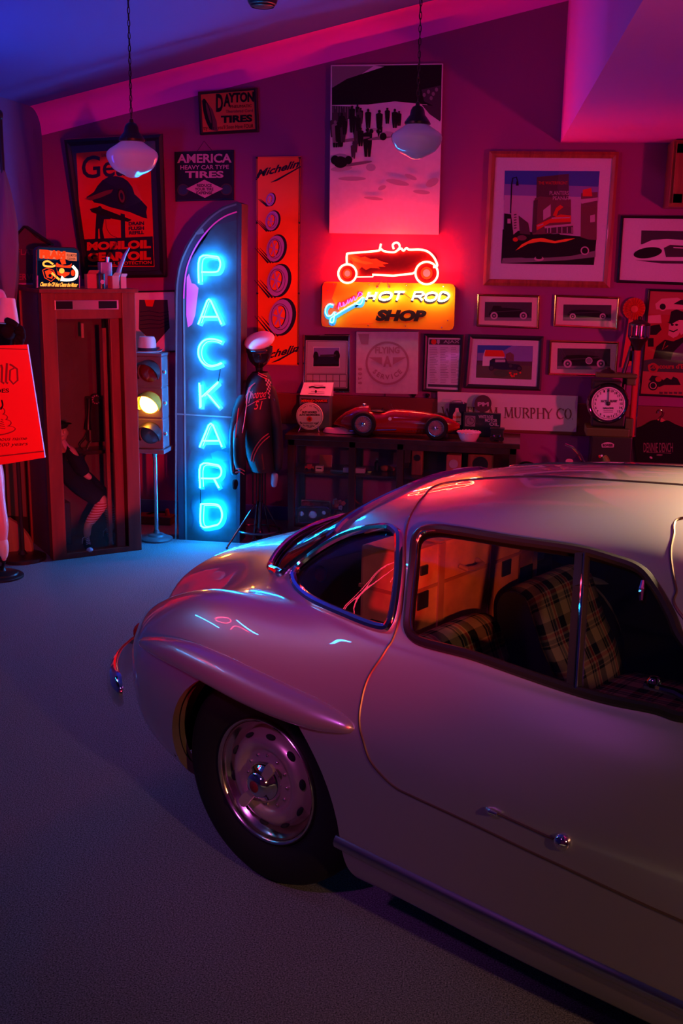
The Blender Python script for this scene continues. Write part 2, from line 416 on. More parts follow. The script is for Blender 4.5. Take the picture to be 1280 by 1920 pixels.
O_shield = outline(uv(1.27,0, 1.28,.2, 1.32,.40, 1.37,.50, 1.46,.56, 1.60,.50, 1.68,.3, 1.70,0, 1.68,-.3, 1.60,-.50, 1.46,-.56, 1.37,-.50, 1.32,-.40, 1.28,-.2), 240)
def arch(uc):
    it = []
    for k in range(25):
        a = pi*k/24.0
        it.append(('w', uc+.015-.358*cos(a), .335+.358*sin(a)))
    o = [q for q in (st_uw(*i[1:]) for i in it) if q]
    # run straight down to below the sill
    o = [np.array((o[0][0], T1+.5))]+[np.array(q) for q in o]+[np.array((o[-1][0], T1+.5))]
    out = []
    for i in range(len(o)-1):
        for j in range(6): out.append(o[i]+(o[i+1]-o[i])*j/6)
    return np.array(out+[o[-1]])
O_ar = arch(0.0); O_af = arch(2.4)
def tmir(o): q = o.copy(); q[:, 1] = NT-1-q[:, 1]; return q[::-1]
def inside(poly, S, T):
    """vectorised even-odd test"""
    r = np.zeros(S.shape, bool); n = len(poly); j = n-1
    for i in range(n):
        xi, yi = poly[i]; xj, yj = poly[j]
        c = ((yi > T) != (yj > T)) & (S < (xj-xi)*(T-yi)/((yj-yi) if yj != yi else 1e-12)+xi)
        r ^= c; j = i
    return r
Sc, Tc = np.meshgrid((sv[:-1]+sv[1:])/2, (tv[:-1]+tv[1:])/2, indexing='ij')
CUT = [O_quarter, tmir(O_quarter), O_dwin, tmir(O_dwin), O_back, O_shield, O_ar, tmir(O_ar), O_af, tmir(O_af)]
hole = np.zeros(Sc.shape, int)
for k, o in enumerate(CUT): hole[inside(o, Sc, Tc)] = k+1
DOORS = [O_door, tmir(O_door)]
reg = np.zeros(Sc.shape, int)                                      # 0 body, 1 right door, 2 left door
for k, o in enumerate(DOORS): reg[inside(o, Sc, Tc)] = k+1
reg[hole > 0] = -1
# snap grid vertices lying on a border to the exact outline
VS, VT = np.meshgrid(sv, tv, indexing='ij'); VS = VS.copy(); VT = VT.copy()
lab = np.where(hole > 0, 100+hole, reg)
def nearest(o, s, t, ss, closed=True):
    # in scaled parameter space
    A = o; Bq = np.roll(o, -1, 0)
    d = (Bq-A)*ss; p = (np.array((s, t))-A)*ss
    h = np.clip((p*d).sum(1)/np.maximum((d*d).sum(1), 1e-12), 0, 1)
    if not closed: h[-1] = 0
    q = p-d*h[:, None]; i = np.argmin((q*q).sum(1))
    return A[i]+(Bq[i]-A[i])*h[i]
LP = np.full((GS+3, GT+3), -99); LP[1:-1, 1:-1] = 0
labp = np.full((GS+2, GT+2), -99); labp[1:-1, 1:-1] = lab
corners = np.stack([labp[:-1, :-1], labp[1:, :-1], labp[:-1, 1:], labp[1:, 1:]], -1)
SSC = np.array((0.2, 0.075))                                      # metres per parameter, roughly
for a in range(GS+1):
    for b in range(GT+1):
        c = [x for x in corners[a, b] if x != -99]
        if len(set(c)) < 2: continue
        hs = [x for x in c if x >= 100]
        if hs: o = CUT[hs[0]-101]
        else: o = DOORS[max(c)-1]
        q = nearest(o, VS[a, b], VT[a, b], SSC, closed=not (hs and hs[0]-101 >= 6))
        VS[a, b], VT[a, b] = min(max(q[0], S0), S1), min(max(q[1], T0), T1)
PV = surf(VS.ravel(), VT.ravel()).reshape(GS+1, GT+1, 3)
PV[..., 1] *= -1
def normals(s, t):
    e = 1e-3
    q0 = surf(s, t); q1 = surf(np.clip(s+e, S0, S1), t); q2 = surf(np.clip(s-e, S0, S1), t); q3 = surf(s, np.clip(t+e, T0, T1)); q4 = surf(s, np.clip(t-e, T0, T1))
    n = np.cross(q1-q2, q3-q4); n /= np.maximum(np.linalg.norm(n, axis=1), 1e-9)[:, None]
    n[:, 1] *= -1
    return n
NV = normals(VS.ravel(), VT.ravel()).reshape(PV.shape)
# make normals point outwards: at a roof point
_i = np.argmin(abs(sv-12)); _j = GT//2
if NV[_i, _j, 2] < 0: NV = -NV
def shell(name, mask, mat, off=0.0, parent=car, label=None):
    idx = {}; vs = []; fs = []
    for a, b in zip(*np.where(mask)):
        f = []
        for (x, y) in ((a, b), (a, b+1), (a+1, b+1), (a+1, b)):
            k = gid(x, y)
            if k not in idx:
                idx[k] = len(vs); vs.append(Vector(PV[x, y]+NV[x, y]*off))
            if not f or f[-1] != idx[k]: f.append(idx[k])
        fs.append(tuple(f))
    m = MB(); m.add(vs, fs)
    return m.build(name, mat, parent, smooth=True, local=True, sharp=60, label=label, merge=False)
shell('body', reg == 0, M['paint'])
doors = [shell('door', reg == 1, M['paint']), shell('door', reg == 2, M['paint'])]
shell('cabin_lining', (reg >= 0) & (GR[:-1, :-1, 0] > -.42) & (GR[:-1, :-1, 0] < 2.0), M['lining'], -0.028)

def o3(o, off=0.0):
    p = surf(np.clip(o[:, 0], S0, S1), np.clip(o[:, 1], T0, T1)); p[:, 1] *= -1
    n = normals(np.clip(o[:, 0], S0, S1), np.clip(o[:, 1], T0, T1))
    c = surf1(12, TC+6)
    if NFLIP: n = -n
    return [Vector(p[i]+n[i]*off) for i in range(len(p))]
NFLIP = normals(np.array([12.0]), np.array([TC]))[0, 2] < 0
# panel gaps
for o, d in ((O_door, doors[0]), (tmir(O_door), doors[1])):
    MB().tube(o3(o, 0.0005), 0.0035, 6, closed=True).build('door_seam', M['seam'], d, smooth=True, local=True)
# window trims
def trim_for(o, parent, mats):
    MB().tube(o3(o, 0.004), 0.0125, 8, closed=True).build('window_surround', mats[0], parent, smooth=True, local=True)
    c = o.mean(0); oi = c+(o-c)*0.975
    MB().tube(o3(oi, 0.004), 0.006, 8, closed=True).build('window_bead', mats[1], parent, smooth=True, local=True)
for f in (lambda q: q, tmir):
    trim_for(f(O_quarter), car, (M['chrome'], M['black']))
trim_for(O_dwin, doors[0], (M['black'], M['chrome'])); trim_for(tmir(O_dwin), doors[1], (M['black'], M['chrome']))
trim_for(O_back, car, (M['chrome'], M['black'])); trim_for(O_shield, car, (M['chrome'], M['black']))
def glaze(o, name, parent, off=-0.004):
    """fill an outline with a smooth curved pane that follows the body"""
    m = hole == [i+1 for i, c in enumerate(CUT) if c is o][0]
    idx = {}; vs = []; fs = []
    for a, b in zip(*np.where(m)):
        f = []
        for (x, y) in ((a, b), (a, b+1), (a+1, b+1), (a+1, b)):
            k = gid(x, y)
            if k not in idx: idx[k] = len(vs); vs.append(Vector(PV[x, y]+NV[x, y]*off))
            f.append(idx[k])
        fs.append(tuple(f))
    mb = MB(); mb.add(vs, fs)
    return mb.build(name, M['car_glass'], parent, smooth=True, local=True, sharp=80, merge=False)
glaze(CUT[0], 'quarter_window', car); glaze(CUT[1], 'quarter_window', car)
glaze(CUT[2], 'door_window', doors[0]); glaze(CUT[3], 'door_window', doors[1])
glaze(CUT[4], 'rear_window', car); glaze(CUT[5], 'windscreen', car)
# vent post in the door window
def px_line(pts):
    return [Vector((q[0], -q[1], q[2])) for q in (surf1(*st_px(*p)) for p in pts)]
post = px_line([(1092,1036), (1088,1100), (1083,1180), (1079,1240), (1076,1292)])
for sgn, d in ((1, doors[0]), (-1, doors[1])):
    pp = [Vector((p.x, p.y*sgn, p.z)) for p in post]
    mb = MB()
    for i in range(len(pp)-1): mb.bar(pp[i], pp[i+1], 0.030, 0.022, up=(0, -sgn, 0))
    mb.build('vent_post', M['black'], d, local=True)
    mb = MB().tube([p+Vector((0.010, -0.012*sgn, 0)) for p in pp], 0.005, 8)
    mb.build('vent_post_bead', M['chrome'], d, smooth=True, local=True)

# brow over each wheel opening
M['brow'] = M['paint']
def brow(uc, side):
    if uc == 0.0: cl = px_line([(262,1203), (300,1213), (350,1229), (410,1257), (470,1287), (530,1314), (590,1338), (630,1353), (664,1367)])
    else: cl = [Vector((q[0], -q[1], q[2])) for q in (surf1(*st_uw(uc+x, .635+z)) for x, z in ((-.47, .0), (-.35, .018), (-.2, .03), (0, .035), (.2, .03), (.33, .015), (.43, -.005)))]
    # resample
    n = 40; out = []
    k = len(cl)
    for i in range(n+1):
        x = i/n*(k-1); j = min(int(x), k-2); h = x-j
        p0, p1, p2, p3 = cl[max(j-1, 0)], cl[j], cl[j+1], cl[min(j+2, k-1)]
        out.append(.5*((2*p1)+(-p0+p2)*h+(2*p0-5*p1+4*p2-p3)*h*h+(-p0+3*p1-3*p2+p3)*h**3))
    mb = MB(); vs = []; fs = []; m = 16
    for i, p in enumerate(out):
        x = i/n
        prof = max(0.0, 4*x*(1-x))**0.62
        hz = 0.056*prof*(1.0-.15*x)+.0008; oy = 0.060*prof+.0008
        t = (out[min(i+1, n)]-out[max(i-1, 0)]).normalized()
        nn = Vector((0, -1, 0.12)); nn = (nn-t*nn.dot(t)).normalized(); up = t.cross(nn)
        if up.z < 0: up = -up
        for j in range(m):
            a = 2*pi*j/m
            r = Vector((0, 0, 0))+up*(hz*cos(a))+nn*(oy*sin(a)*(1 if sin(a) > 0 else .55))
            vs.append(p+r)
    for i in range(n):
        for j in range(m): fs.append((i*m+j, i*m+(j+1) % m, (i+1)*m+(j+1) % m, (i+1)*m+j))
    fs.append(tuple(range(m))); fs.append(tuple(n*m+j for j in range(m)))
    if side < 0: vs = [Vector((v.x, -v.y, v.z)) for v in vs]
    mb.add(vs, fs)
    mb.build('wheel_arch_brow', M['paint'], car, smooth=True, local=True)
for uc in (0.0, 2.4):
    for sd in (1, -1): brow(uc, sd)

# arch return flange + well
M['flange'] = P('arch_flange_paint', (0.16, 0.12, 0.09), 0.5)
for uc, o in ((0.0, O_ar), (2.4, O_af)):
    for sd in (1, -1):
        oo = o[(o[:, 1] <= T1)]
        e = o3(oo)
        k = len(e)
        if sd < 0: e = [Vector((p.x, -p.y, p.z)) for p in e]
        inn = [p+Vector((0, sd*0.055, 0))+(Vector((uc, 0, .335))-Vector((p.x, 0, p.z)))*-0.012 for p in e]
        mb = MB(); mb.add(e+inn, [(i, i+1, k+i+1, k+i) for i in range(k-1)])
        mb.build('arch_flange', M['flange'], car, smooth=True, local=True)
        mb = MB()
        prof = [(uc+.015-.395*cos(pi*i/20), .335+.375*sin(pi*i/20)) for i in range(21)]
        prof = [(prof[0][0]+.02, .31)]+[(x, max(z, .335)) for x, z in prof]+[(prof[-1][0]-.02, .31)]
        y0, y1 = -sd*.80, -sd*.50
        vs = [Vector((x, y0, z)) for x, z in prof]+[Vector((x, y1, z)) for x, z in prof]
        kk = len(prof)
        mb.add(vs, [(i, i+1, kk+i+1, kk+i) for i in range(kk-1)]+[tuple(range(kk, 2*kk))])
        mb.build('wheel_well', M['lining'], car, smooth=True, local=True)

# underbody
mb = MB(); mb.box((1.05, 0, .21), (3.2, .96, .03)); mb.box((.36+.83, 0, .20), (1.60, 1.52, .03))
mb.build('floor_pan', M['lining'], car, local=True)

# wheels
M['wheel_paint'] = P('wheel_silver', (0.62, 0.46, 0.36), 0.34, 0.6, coat=.6)
M['rim_chrome'] = P('rim_bright_metal', (0.75, 0.62, 0.54), 0.2, 1.0)
M['slot'] = P('wheel_slot_shadow', (0.008, 0.008, 0.008), 0.9)
def make_wheel(uc, side, vface):
    """axis along y; outer face towards -y*side"""
    wheel = bpy.data.objects.new('wheel', None); COL.objects.link(wheel); wheel.parent = car; WM[wheel.name] = wm(car).copy()
    T = Matrix.Translation((uc, -side*vface, .335)) @ (Matrix.Identity(4) if side > 0 else Matrix.Rotation(pi, 4, 'Z'))
    def mk(): m = MB(); m.T = T; return m
    def fin(m, name, mat, sharp=55): return m.build(name, mat, wheel, smooth=True, local=True, sharp=sharp)
    w = mk()
    w.lathe([(.183, .0), (.190, .002), (.198, .004), (.215, -.010), (.25, -.022), (.29, -.020), (.315, -.006), (.330, .020), (.3345, .05), (.335, .09), (.330, .125), (.31, .155), (.25, .165), (.19, .15)], 72, axis='y')
    fin(w, 'tyre', M['rubber'], 50)
    w = mk()
    w.lathe([(.199, .006), (.198, -.006), (.193, -.010), (.187, -.007), (.184, .002), (.181, .014), (.172, .019), (.166, .030), (.160, .040), (.155, .046)], 72, axis='y')
    fin(w, 'rim', M['rim_chrome'], 60)
    w = mk()
    w.lathe([(.158, .046), (.152, .034), (.145, .014), (.132, .000), (.118, -.006), (.104, -.003), (.096, .008), (.090, .013), (.080, .010), (.070, .006), (.05, .0), (.001, .0)], 72, axis='y')
    fin(w, 'wheel_disc', M['wheel_paint'], 60)
    first = None
    for k in range(10):
        a = 2*pi*(k+.35)/10; c = T @ Vector((.1425*cos(a), .008, .1425*sin(a)))
        if first is None:
            m = MB(); m.ball((0, 0, 0), (.0075, .012, .017), 0, 12); first = fin(m, 'slot', M['slot']); o = first
        else: o = first.copy(); COL.objects.link(o); o.parent = wheel
        o.location = c; o.rotation_euler = (0, -a if side > 0 else a, 0)
    first = None
    for k in range(12):
        a = 2*pi*k/12; c = T @ Vector((.079*cos(a), .008, .079*sin(a)))
        if first is None:
            m = MB(); m.ball((0, 0, 0), .0055, 0, 8); first = fin(m, 'stud', M['rim_chrome']); o = first
        else: o = first.copy(); COL.objects.link(o); o.parent = wheel
        o.location = c
    w = mk(); w.lathe([(.062, .008), (.061, -.010), (.054, -.020), (.044, -.027), (.041, -.036), (.034, -.045), (.022, -.050), (.001, -.052)], 40, axis='y')
    fin(w, 'hub_cap', M['chrome'], 40)
    for s in (0, 1):
        w = mk(); a = radians(232+180*s)
        d = Vector((cos(a), 0, sin(a))); e = Vector((-sin(a), 0, cos(a)))
        pts = ((.035, .012), (.06, .015), (.08, .017), (.098, .015), (.104, .007))
        pl = [d*r+e*h for r, h in pts]+[d*r-e*h for r, h in reversed(pts)]
        pl = [p+Vector((0, -.016-.018*(p.length/.112), 0)) for p in pl]
        w.prism(pl, (0, -.012, 0)); w.build('knock_off_ear', M['wheel_paint'], wheel, local=True, bevel=.003)
    w = mk(); w.lathe([(.018, -.0505), (.014, -.0535), (.001, -.0545)], 24, axis='y')
    fin(w, 'hub_emblem', M['darkred'])
for uc in (0.0, 2.4):
    for sd in (1, -1): make_wheel(uc, sd, .765)

# sill strips
for sd in (1, -1):
    pts = []
    for k in range(41):
        u = .36+1.66*k/40
        w = .318-.048*k/40
        q = surf1(*st_uw(u, w)); pts.append(Vector((q[0], -q[1]*1.0*sd, q[2])))
    mb = MB()
    N = []
    vs = []; fs = []; m = 10
    for i, p in enumerate(pts):
        for j in range(m):
            a = 2*pi*j/m
            vs.append(p+Vector((0, -sd*.016*cos(a), .019*sin(a))))
    for i in range(len(pts)-1):
        for j in range(m): fs.append((i*m+j, i*m+(j+1) % m, (i+1)*m+(j+1) % m, (i+1)*m+j))
    fs += [tuple(range(m)), tuple((len(pts)-1)*m+j for j in range(m))]
    mb.add(vs, fs); mb.build('sill_strip', M['steel'], car, smooth=True, local=True)

# bumpers: swept bar standing off the tail and the nose
def bumper(rear):
    pl = [(.735, -.70), (.70, -.775), (.635, -.860), (.54, -.945), (.39, -1.02), (.22, -1.07), (0, -1.095)] if rear else [(.80, 2.75), (.74, 2.93), (.62, 3.06), (.45, 3.17), (.22, 3.24), (0, 3.26)]
    pl = pl+[(-v, u) for v, u in reversed(pl[:-1])]
    cl = [Vector((u, -v, .40)) for v, u in pl]
    n = 60; out = []; k = len(cl)
    for i in range(n+1):
        x = i/n*(k-1); j = min(int(x), k-2); h = x-j
        p0, p1, p2, p3 = cl[max(j-1, 0)], cl[j], cl[j+1], cl[min(j+2, k-1)]
        out.append(.5*((2*p1)+(-p0+p2)*h+(2*p0-5*p1+4*p2-p3)*h*h+(-p0+3*p1-3*p2+p3)*h**3))
    vs = []; fs = []
    sec = [(-.072, -.018), (-.074, -.004), (-.05, .018), (-.02, .030), (0.0, .024), (.02, .030), (.05, .018), (.074, -.004), (.072, -.018), (0, -.010)]
    m = len(sec)
    for i, p in enumerate(out):
        t = (out[min(i+1, n)]-out[max(i-1, 0)]).normalized()
        o = t.cross(Vector((0, 0, 1))); 
        if o.dot(p-Vector((1.05, 0, p.z))) < 0: o = -o
        f = .82*min(1, .45+min(i, n-i)/6.0)
        for z, d in sec: vs.append(p+Vector((0, 0, z*f))+o*(d*f))
    for i in range(n):
        for j in range(m): fs.append((i*m+j, i*m+(j+1) % m, (i+1)*m+(j+1) % m, (i+1)*m+j))
    fs += [tuple(range(m)), tuple(n*m+j for j in range(m))]
    MB().add(vs, fs).build('bumper', M['chrome'], car, smooth=True, local=True, sharp=70)
    mb = MB()
    for sd in (1, -1):
        if rear: mb.bar((-.80, -.30*sd, .40), (-1.055, -.30*sd, .40), .03, .04)
        else: mb.bar((2.95, -.35*sd, .40), (3.20, -.35*sd, .40), .03, .04)
    mb.build('bumper_bracket', M['steel'], car, local=True)
bumper(True); bumper(False)

# door handles: slim flush bar with a round push button
def on_body(x, y):
    q = st_px(x, y); p = surf1(*q); n = normals(np.array([q[0]]), np.array([q[1]]))[0]
    return Vector((p[0], -p[1], p[2])), Vector(n if not NFLIP else -n)
hA, nA = on_body(918, 1517); hB, nB = on_body(1038, 1572); hk, nk = on_body(1055, 1578)
for sd, d in ((1, doors[0]), (-1, doors[1])):
    f = lambda p: Vector((p.x, p.y*sd, p.z))
    mb = MB()
    pts = [hA+(hB-hA)*t+nA*(.004) for t in (0, .25, .5, .75, 1)]
    mb.tube([f(p) for p in pts], .0028, 8)
    mb.build('door_handle', M['seam'], d, smooth=True, local=True)
    mb = MB(); a = hA-(hB-hA)*.04+nA*.004; b = hA+(hB-hA)*.16+nA*.012
    mb.tube([f(a), f((a+b)/2+nA*.006), f(b)], [.004, .008, .005], 10)
    mb.build('handle_tip', M['chrome'], d, smooth=True, local=True)
    mb = MB()
    R = f(nk).to_track_quat('Z', 'Y').to_matrix()
    mb.lathe([(.0205, -.006), (.0205, .006), (.016, .014), (.008, .018), (.001, .019)], 24, o=f(hk), R=R)
    mb.build('push_button', M['chrome'], d, smooth=True, local=True)

# ------------------------------------------------------------------ cabin
def plaid():
    m = bpy.data.materials.new('tartan_cloth'); m.use_nodes = True; nt = m.node_tree; b = nt.nodes['Principled BSDF']
    b.inputs['Roughness'].default_value = 0.9; b.inputs['Specular IOR Level'].default_value = 0.1
    tc = nt.nodes.new('ShaderNodeTexCoord'); sp = nt.nodes.new('ShaderNodeSeparateXYZ'); nt.links.new(tc.outputs['UV'], sp.inputs[0])
    def band(sock, per, ramp):
        a = nt.nodes.new('ShaderNodeMath'); a.operation = 'DIVIDE'; a.inputs[1].default_value = per; nt.links.new(sock, a.inputs[0])
        f = nt.nodes.new('ShaderNodeMath'); f.operation = 'FRACT'; nt.links.new(a.outputs[0], f.inputs[0])
        r = nt.nodes.new('ShaderNodeValToRGB'); r.color_ramp.interpolation = 'CONSTANT'
        e = r.color_ramp.elements
        e[0].position = 0; e[0].color = ramp[0][1]+(1,); e[1].position = ramp[1][0]; e[1].color = ramp[1][1]+(1,)
        for p, c in ramp[2:]:
            q = e.new(p); q.color = c+(1,)
        nt.links.new(f.outputs[0], r.inputs[0]); return r.outputs[0]
    CRm = (0.50, 0.38, 0.25); BK = (0.02, 0.022, 0.02); RD = (0.42, 0.05, 0.05); GN = (0.10, 0.10, 0.08)
    x = band(sp.outputs[0], .135, [(0, CRm), (.34, BK), (.62, CRm), (.66, RD), (.74, CRm), (.80, GN), (.90, CRm), (.93, BK)])
    y = band(sp.outputs[1], .135, [(0, CRm), (.34, BK), (.62, CRm), (.66, RD), (.74, CRm), (.80, GN), (.90, CRm), (.93, BK)])
    mx = nt.nodes.new('ShaderNodeMixRGB'); mx.inputs[0].default_value = 0.5; nt.links.new(x, mx.inputs[1]); nt.links.new(y, mx.inputs[2])
    ml = nt.nodes.new('ShaderNodeMixRGB'); ml.blend_type = 'MULTIPLY'; ml.inputs[0].default_value = 0.55; nt.links.new(mx.outputs[0], ml.inputs[1]); nt.links.new(x, ml.inputs[2])
    nt.links.new(ml.outputs[0], b.inputs['Base Color']); return m
M['tartan'] = plaid(); M['seat_leather'] = P('black_seat_leather', (0.014, 0.012, 0.012), 0.45)
def pad(profile, v0, v1, mat, name, parent, bulge=.02):
    """profile: (u,w) polyline of the cloth face, swept across v with rounded ends; gives UVs in metres"""
    k = len(profile); nv = 15; vs = []; fs = []; uvs = []
    ln = [0]
    for i in range(1, k): ln.append(ln[-1]+sqrt((profile[i][0]-profile[i-1][0])**2+(profile[i][1]-profile[i-1][1])**2))
    cu = sum(p[0] for p in profile)/k; cw = sum(p[1] for p in profile)/k
    for i, (u, w) in enumerate(profile):
        for j in range(nv):
            x = -1+2*j/(nv-1)
            e = (1-abs(x)**6); f = .90+.10*e
            vs.append(Vector((cu+(u-cu)*f, -(v0+v1)/2-(v1-v0)/2*x, cw+(w-cw)*f))); uvs.append((x*(v1-v0)/2, ln[i]))
    for i in range(k-1):
        for j in range(nv-1): fs.append((i*nv+j, i*nv+j+1, (i+1)*nv+j+1, (i+1)*nv+j))
    n0 = len(vs)
    fs2 = [tuple(i*nv for i in range(k)), tuple(i*nv+nv-1 for i in range(k))]
    me = bpy.data.meshes.new(name); me.from_pydata([tuple(v) for v in vs], [], fs+fs2)
    me.materials.append(mat); me.materials.append(M['seat_leather'])
    uvl = me.uv_layers.new(name='UVMap')
    for p in me.polygons:
        p.use_smooth = len(p.vertices) == 4
        if len(p.vertices) > 4: p.material_index = 1
        for li in p.loop_indices: uvl.data[li].uv = uvs[me.loops[li].vertex_index]
    o = bpy.data.objects.new(name, me); COL.objects.link(o); o.parent = parent; WM[o.name] = wm(parent).copy()
    return o
def arc(cx, cz, r, a0, a1, n): return [(cx+r*cos(radians(a0+(a1-a0)*i/n)), cz+r*sin(radians(a0+(a1-a0)*i/n))) for i in range(n+1)]
for v in (.31, -.31):
    dz = .03 if v > 0 else 0
    prof = [(.30, .42), (.26, .60), (.245, .72)]+arc(.315, .735, .07, 180, 35, 8)+[(.44, .62), (.50, .52), (.53, .43)]
    prof = [(a, b-dz*(b > .5)) for a, b in prof]
    bk = pad(prof, v-.225, v+.225, M['tartan'], 'seat_back', car)
    prof = [(.50, .25), (.50, .40)]+arc(.54, .41, .035, 150, 90, 4)+[(.75, .455), (.95, .465)]+arc(.98, .42, .045, 80, 0, 5)+[(1.03, .25)]
    cs = pad(prof, v-.235, v+.235, M['tartan'], 'seat_cushion', car)
mb = MB(); mb.box((.12, 0, .52), (.05, 1.30, .50));  mb.box((.75, 0, .34), (1.1, .22, .24)); mb.box((1.55, 0, .78), (.20, 1.32, .20))
mb.build('cabin_trim', M['lining'], car, local=True)
mb = MB()
ctr = Vector((1.22, .31, .80)); R = Matrix.Rotation(radians(68), 3, 'Y')
mb.tube([ctr+R @ Vector((.19*cos(a), .19*sin(a), 0)) for a in [2*pi*i/40 for i in range(40)]], .012, 8, closed=True)
for a in (0, 2.1, 4.2): mb.tube([ctr, ctr+R @ Vector((.19*cos(a), .19*sin(a), 0))], .008, 6)
mb.tube([ctr, ctr+Vector((.32, 0, -.10))], .018, 8)
mb.build('steering_wheel', M['cream'], car, smooth=True, local=True)
mb = MB(); mb.tube([L(1.08, .60, .885), L(1.16, .62, .895), L(1.22, .63, .885)], .010, 8); mb.ball(L(1.10, .60, .895), .018, 0, 10); mb.ball(L(1.21, .62, .905), .014, 0, 10)
mb.build('inner_latch', M['chrome'], doors[0], smooth=True, local=True)
# number of small fittings on the vent window
fa, fn = on_body(1206, 1092); fb, _ = on_body(1203, 1128)
mb = MB(); mb.tube([fa+fn*.006, (fa+fb)/2+fn*.012, fb+fn*.006], [.005, .008, .006], 8)
mb.build('vent_catch', M['chrome'], doors[0], smooth=True, local=True)

# tail lamp and badge plate on the far fender ends
M['lens'] = P('red_lens', (0.4, 0.01, 0.01), 0.15)
for sd in (1, -1):
    q = surf1(3.75, TC+sd*8.6); mb = MB(); mb.ball((q[0]+.006, -q[1], q[2]), (.022, .034, .034), 0, 14)
    mb.build('tail_lamp', M['lens'], car, smooth=True, local=True)
    q = surf1(19.4, TC+sd*6.6); mb = MB(); mb.ball((q[0], -q[1], q[2]-.01), (.07, .085, .085), 0, 20)
    mb.build('headlamp', M['car_glass'], car, smooth=True, local=True)

# luggage behind the seats
def suitcase(name, c, size, rz, label, mat, cat='suitcase'):
    """size: length (y local before rotation), depth, height; stands across the car"""
    M4 = CARM @ Matrix.Translation(c) @ Matrix.Rotation(rz, 4, 'Z')
    root = thing(name, M4.to_translation(), label, cat, TH+rz)
    l, d, h = size
    m = MB(); m.box((0, 0, h/2), (d, l, h)); m.build('case_shell', mat, root, local=True, bevel=.012)
    m = MB()
    for y in (-l*.22, l*.22):
        m.box((d/2+.003, y, h/2), (.006, .030, h*.99)); m.box((0, y, h+.003), (d+.01, .030, .006))
    m.build('strap', M['strap'], root, local=True)
    m = MB()
    for y in (-l*.36, l*.36):
        m.box((d/2+.004, y, h*.80), (.008, .035, .030)); m.box((d/2+.003, y, h*.52), (.006, .055, .055))
    m.build('lock', M['black'], root, local=True, bevel=.002)
    m = MB(); m.tube([Vector((d/2+.004, -.05, h*.72)), Vector((d/2+.03, -.045, h*.70)), Vector((d/2+.035, 0, h*.69)), Vector((d/2+.03, .045, h*.70)), Vector((d/2+.004, .05, h*.72))], .009, 8)
    m.build('handle', M['strap'], root, smooth=True, local=True)
    m = MB(); m.box((0, 0, h*.62), (d+.006, l+.006, .010)); m.build('lid_rim', M['strap'], root, local=True)
    return root
# ================================================================== room shell
def carpet():
    m = bpy.data.materials.new('speckled_carpet'); m.use_nodes = True; nt = m.node_tree; b = nt.nodes['Principled BSDF']
    b.inputs['Roughness'].default_value = 0.95; b.inputs['Specular IOR Level'].default_value = 0.12
    tc = nt.nodes.new('ShaderNodeTexCoord'); nz = nt.nodes.new('ShaderNodeTexNoise'); nz.inputs['Scale'].default_value = 230; nz.inputs['Detail'].default_value = 9
    rp = nt.nodes.new('ShaderNodeValToRGB'); rp.color_ramp.elements[0].position = .30; rp.color_ramp.elements[1].position = .72
    rp.color_ramp.elements[0].color = (.02, .022, .03, 1); rp.color_ramp.elements[1].color = (.33, .34, .38, 1)
    bp = nt.nodes.new('ShaderNodeBump'); bp.inputs['Strength'].default_value = .5; bp.inputs['Distance'].default_value = .006
    nt.links.new(tc.outputs['Object'], nz.inputs['Vector']); nt.links.new(nz.outputs['Fac'], rp.inputs[0]); nt.links.new(rp.outputs[0], b.inputs['Base Color'])
    nt.links.new(nz.outputs['Fac'], bp.inputs['Height']); nt.links.new(bp.outputs[0], b.inputs['Normal']); return m
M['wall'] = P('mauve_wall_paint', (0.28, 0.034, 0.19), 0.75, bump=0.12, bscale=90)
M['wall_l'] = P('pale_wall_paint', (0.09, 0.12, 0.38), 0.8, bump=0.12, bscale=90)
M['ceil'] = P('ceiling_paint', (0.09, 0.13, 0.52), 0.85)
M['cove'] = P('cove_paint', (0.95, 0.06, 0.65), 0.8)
def struct(o): o['kind'] = 'structure'; return o
XL, XR, YR = -3.33, 3.6, -2.2
mb = MB(); mb.box2((XL-.2, YR-.2, -.06), (XR+.2, YW+.2, 0)); struct(mb.build('floor', carpet()))
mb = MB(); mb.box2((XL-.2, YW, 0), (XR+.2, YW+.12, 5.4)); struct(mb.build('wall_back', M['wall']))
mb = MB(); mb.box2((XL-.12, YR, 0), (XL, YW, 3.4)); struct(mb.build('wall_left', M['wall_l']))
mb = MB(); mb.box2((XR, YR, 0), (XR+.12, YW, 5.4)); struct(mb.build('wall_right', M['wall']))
mb = MB(); mb.box2((XL-.2, YR-.12, 0), (XR+.2, YR, 5.4)); struct(mb.build('wall_rear', M['wall']))
# sloping ceiling: rises to the right
cA = on_y(76, 205, YW); cB = on_y(860, 0, YW); ck = (cB.z-cA.z)/(cB.x-cA.x)
def cz(x): return cA.z+ck*(x-cA.x)
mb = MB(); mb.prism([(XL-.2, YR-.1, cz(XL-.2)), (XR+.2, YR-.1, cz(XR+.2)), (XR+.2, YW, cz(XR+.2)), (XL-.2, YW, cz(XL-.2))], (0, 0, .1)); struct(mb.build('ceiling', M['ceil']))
# soft cove between wall and ceiling
mb = MB(); c = .17
for k in range(6):
    a0 = pi/2*k/6; a1 = pi/2*(k+1)/6
    p = lambda x, a: (x, YW-c*(1-sin(a))-.001, cz(x)-c*(1-cos(a))-.001)
    mb.add([p(XL, a0), p(XR, a0), p(XR, a1), p(XL, a1)], [(0, 1, 2, 3)])
struct(mb.build('trim_1', M['cove'], smooth=True))
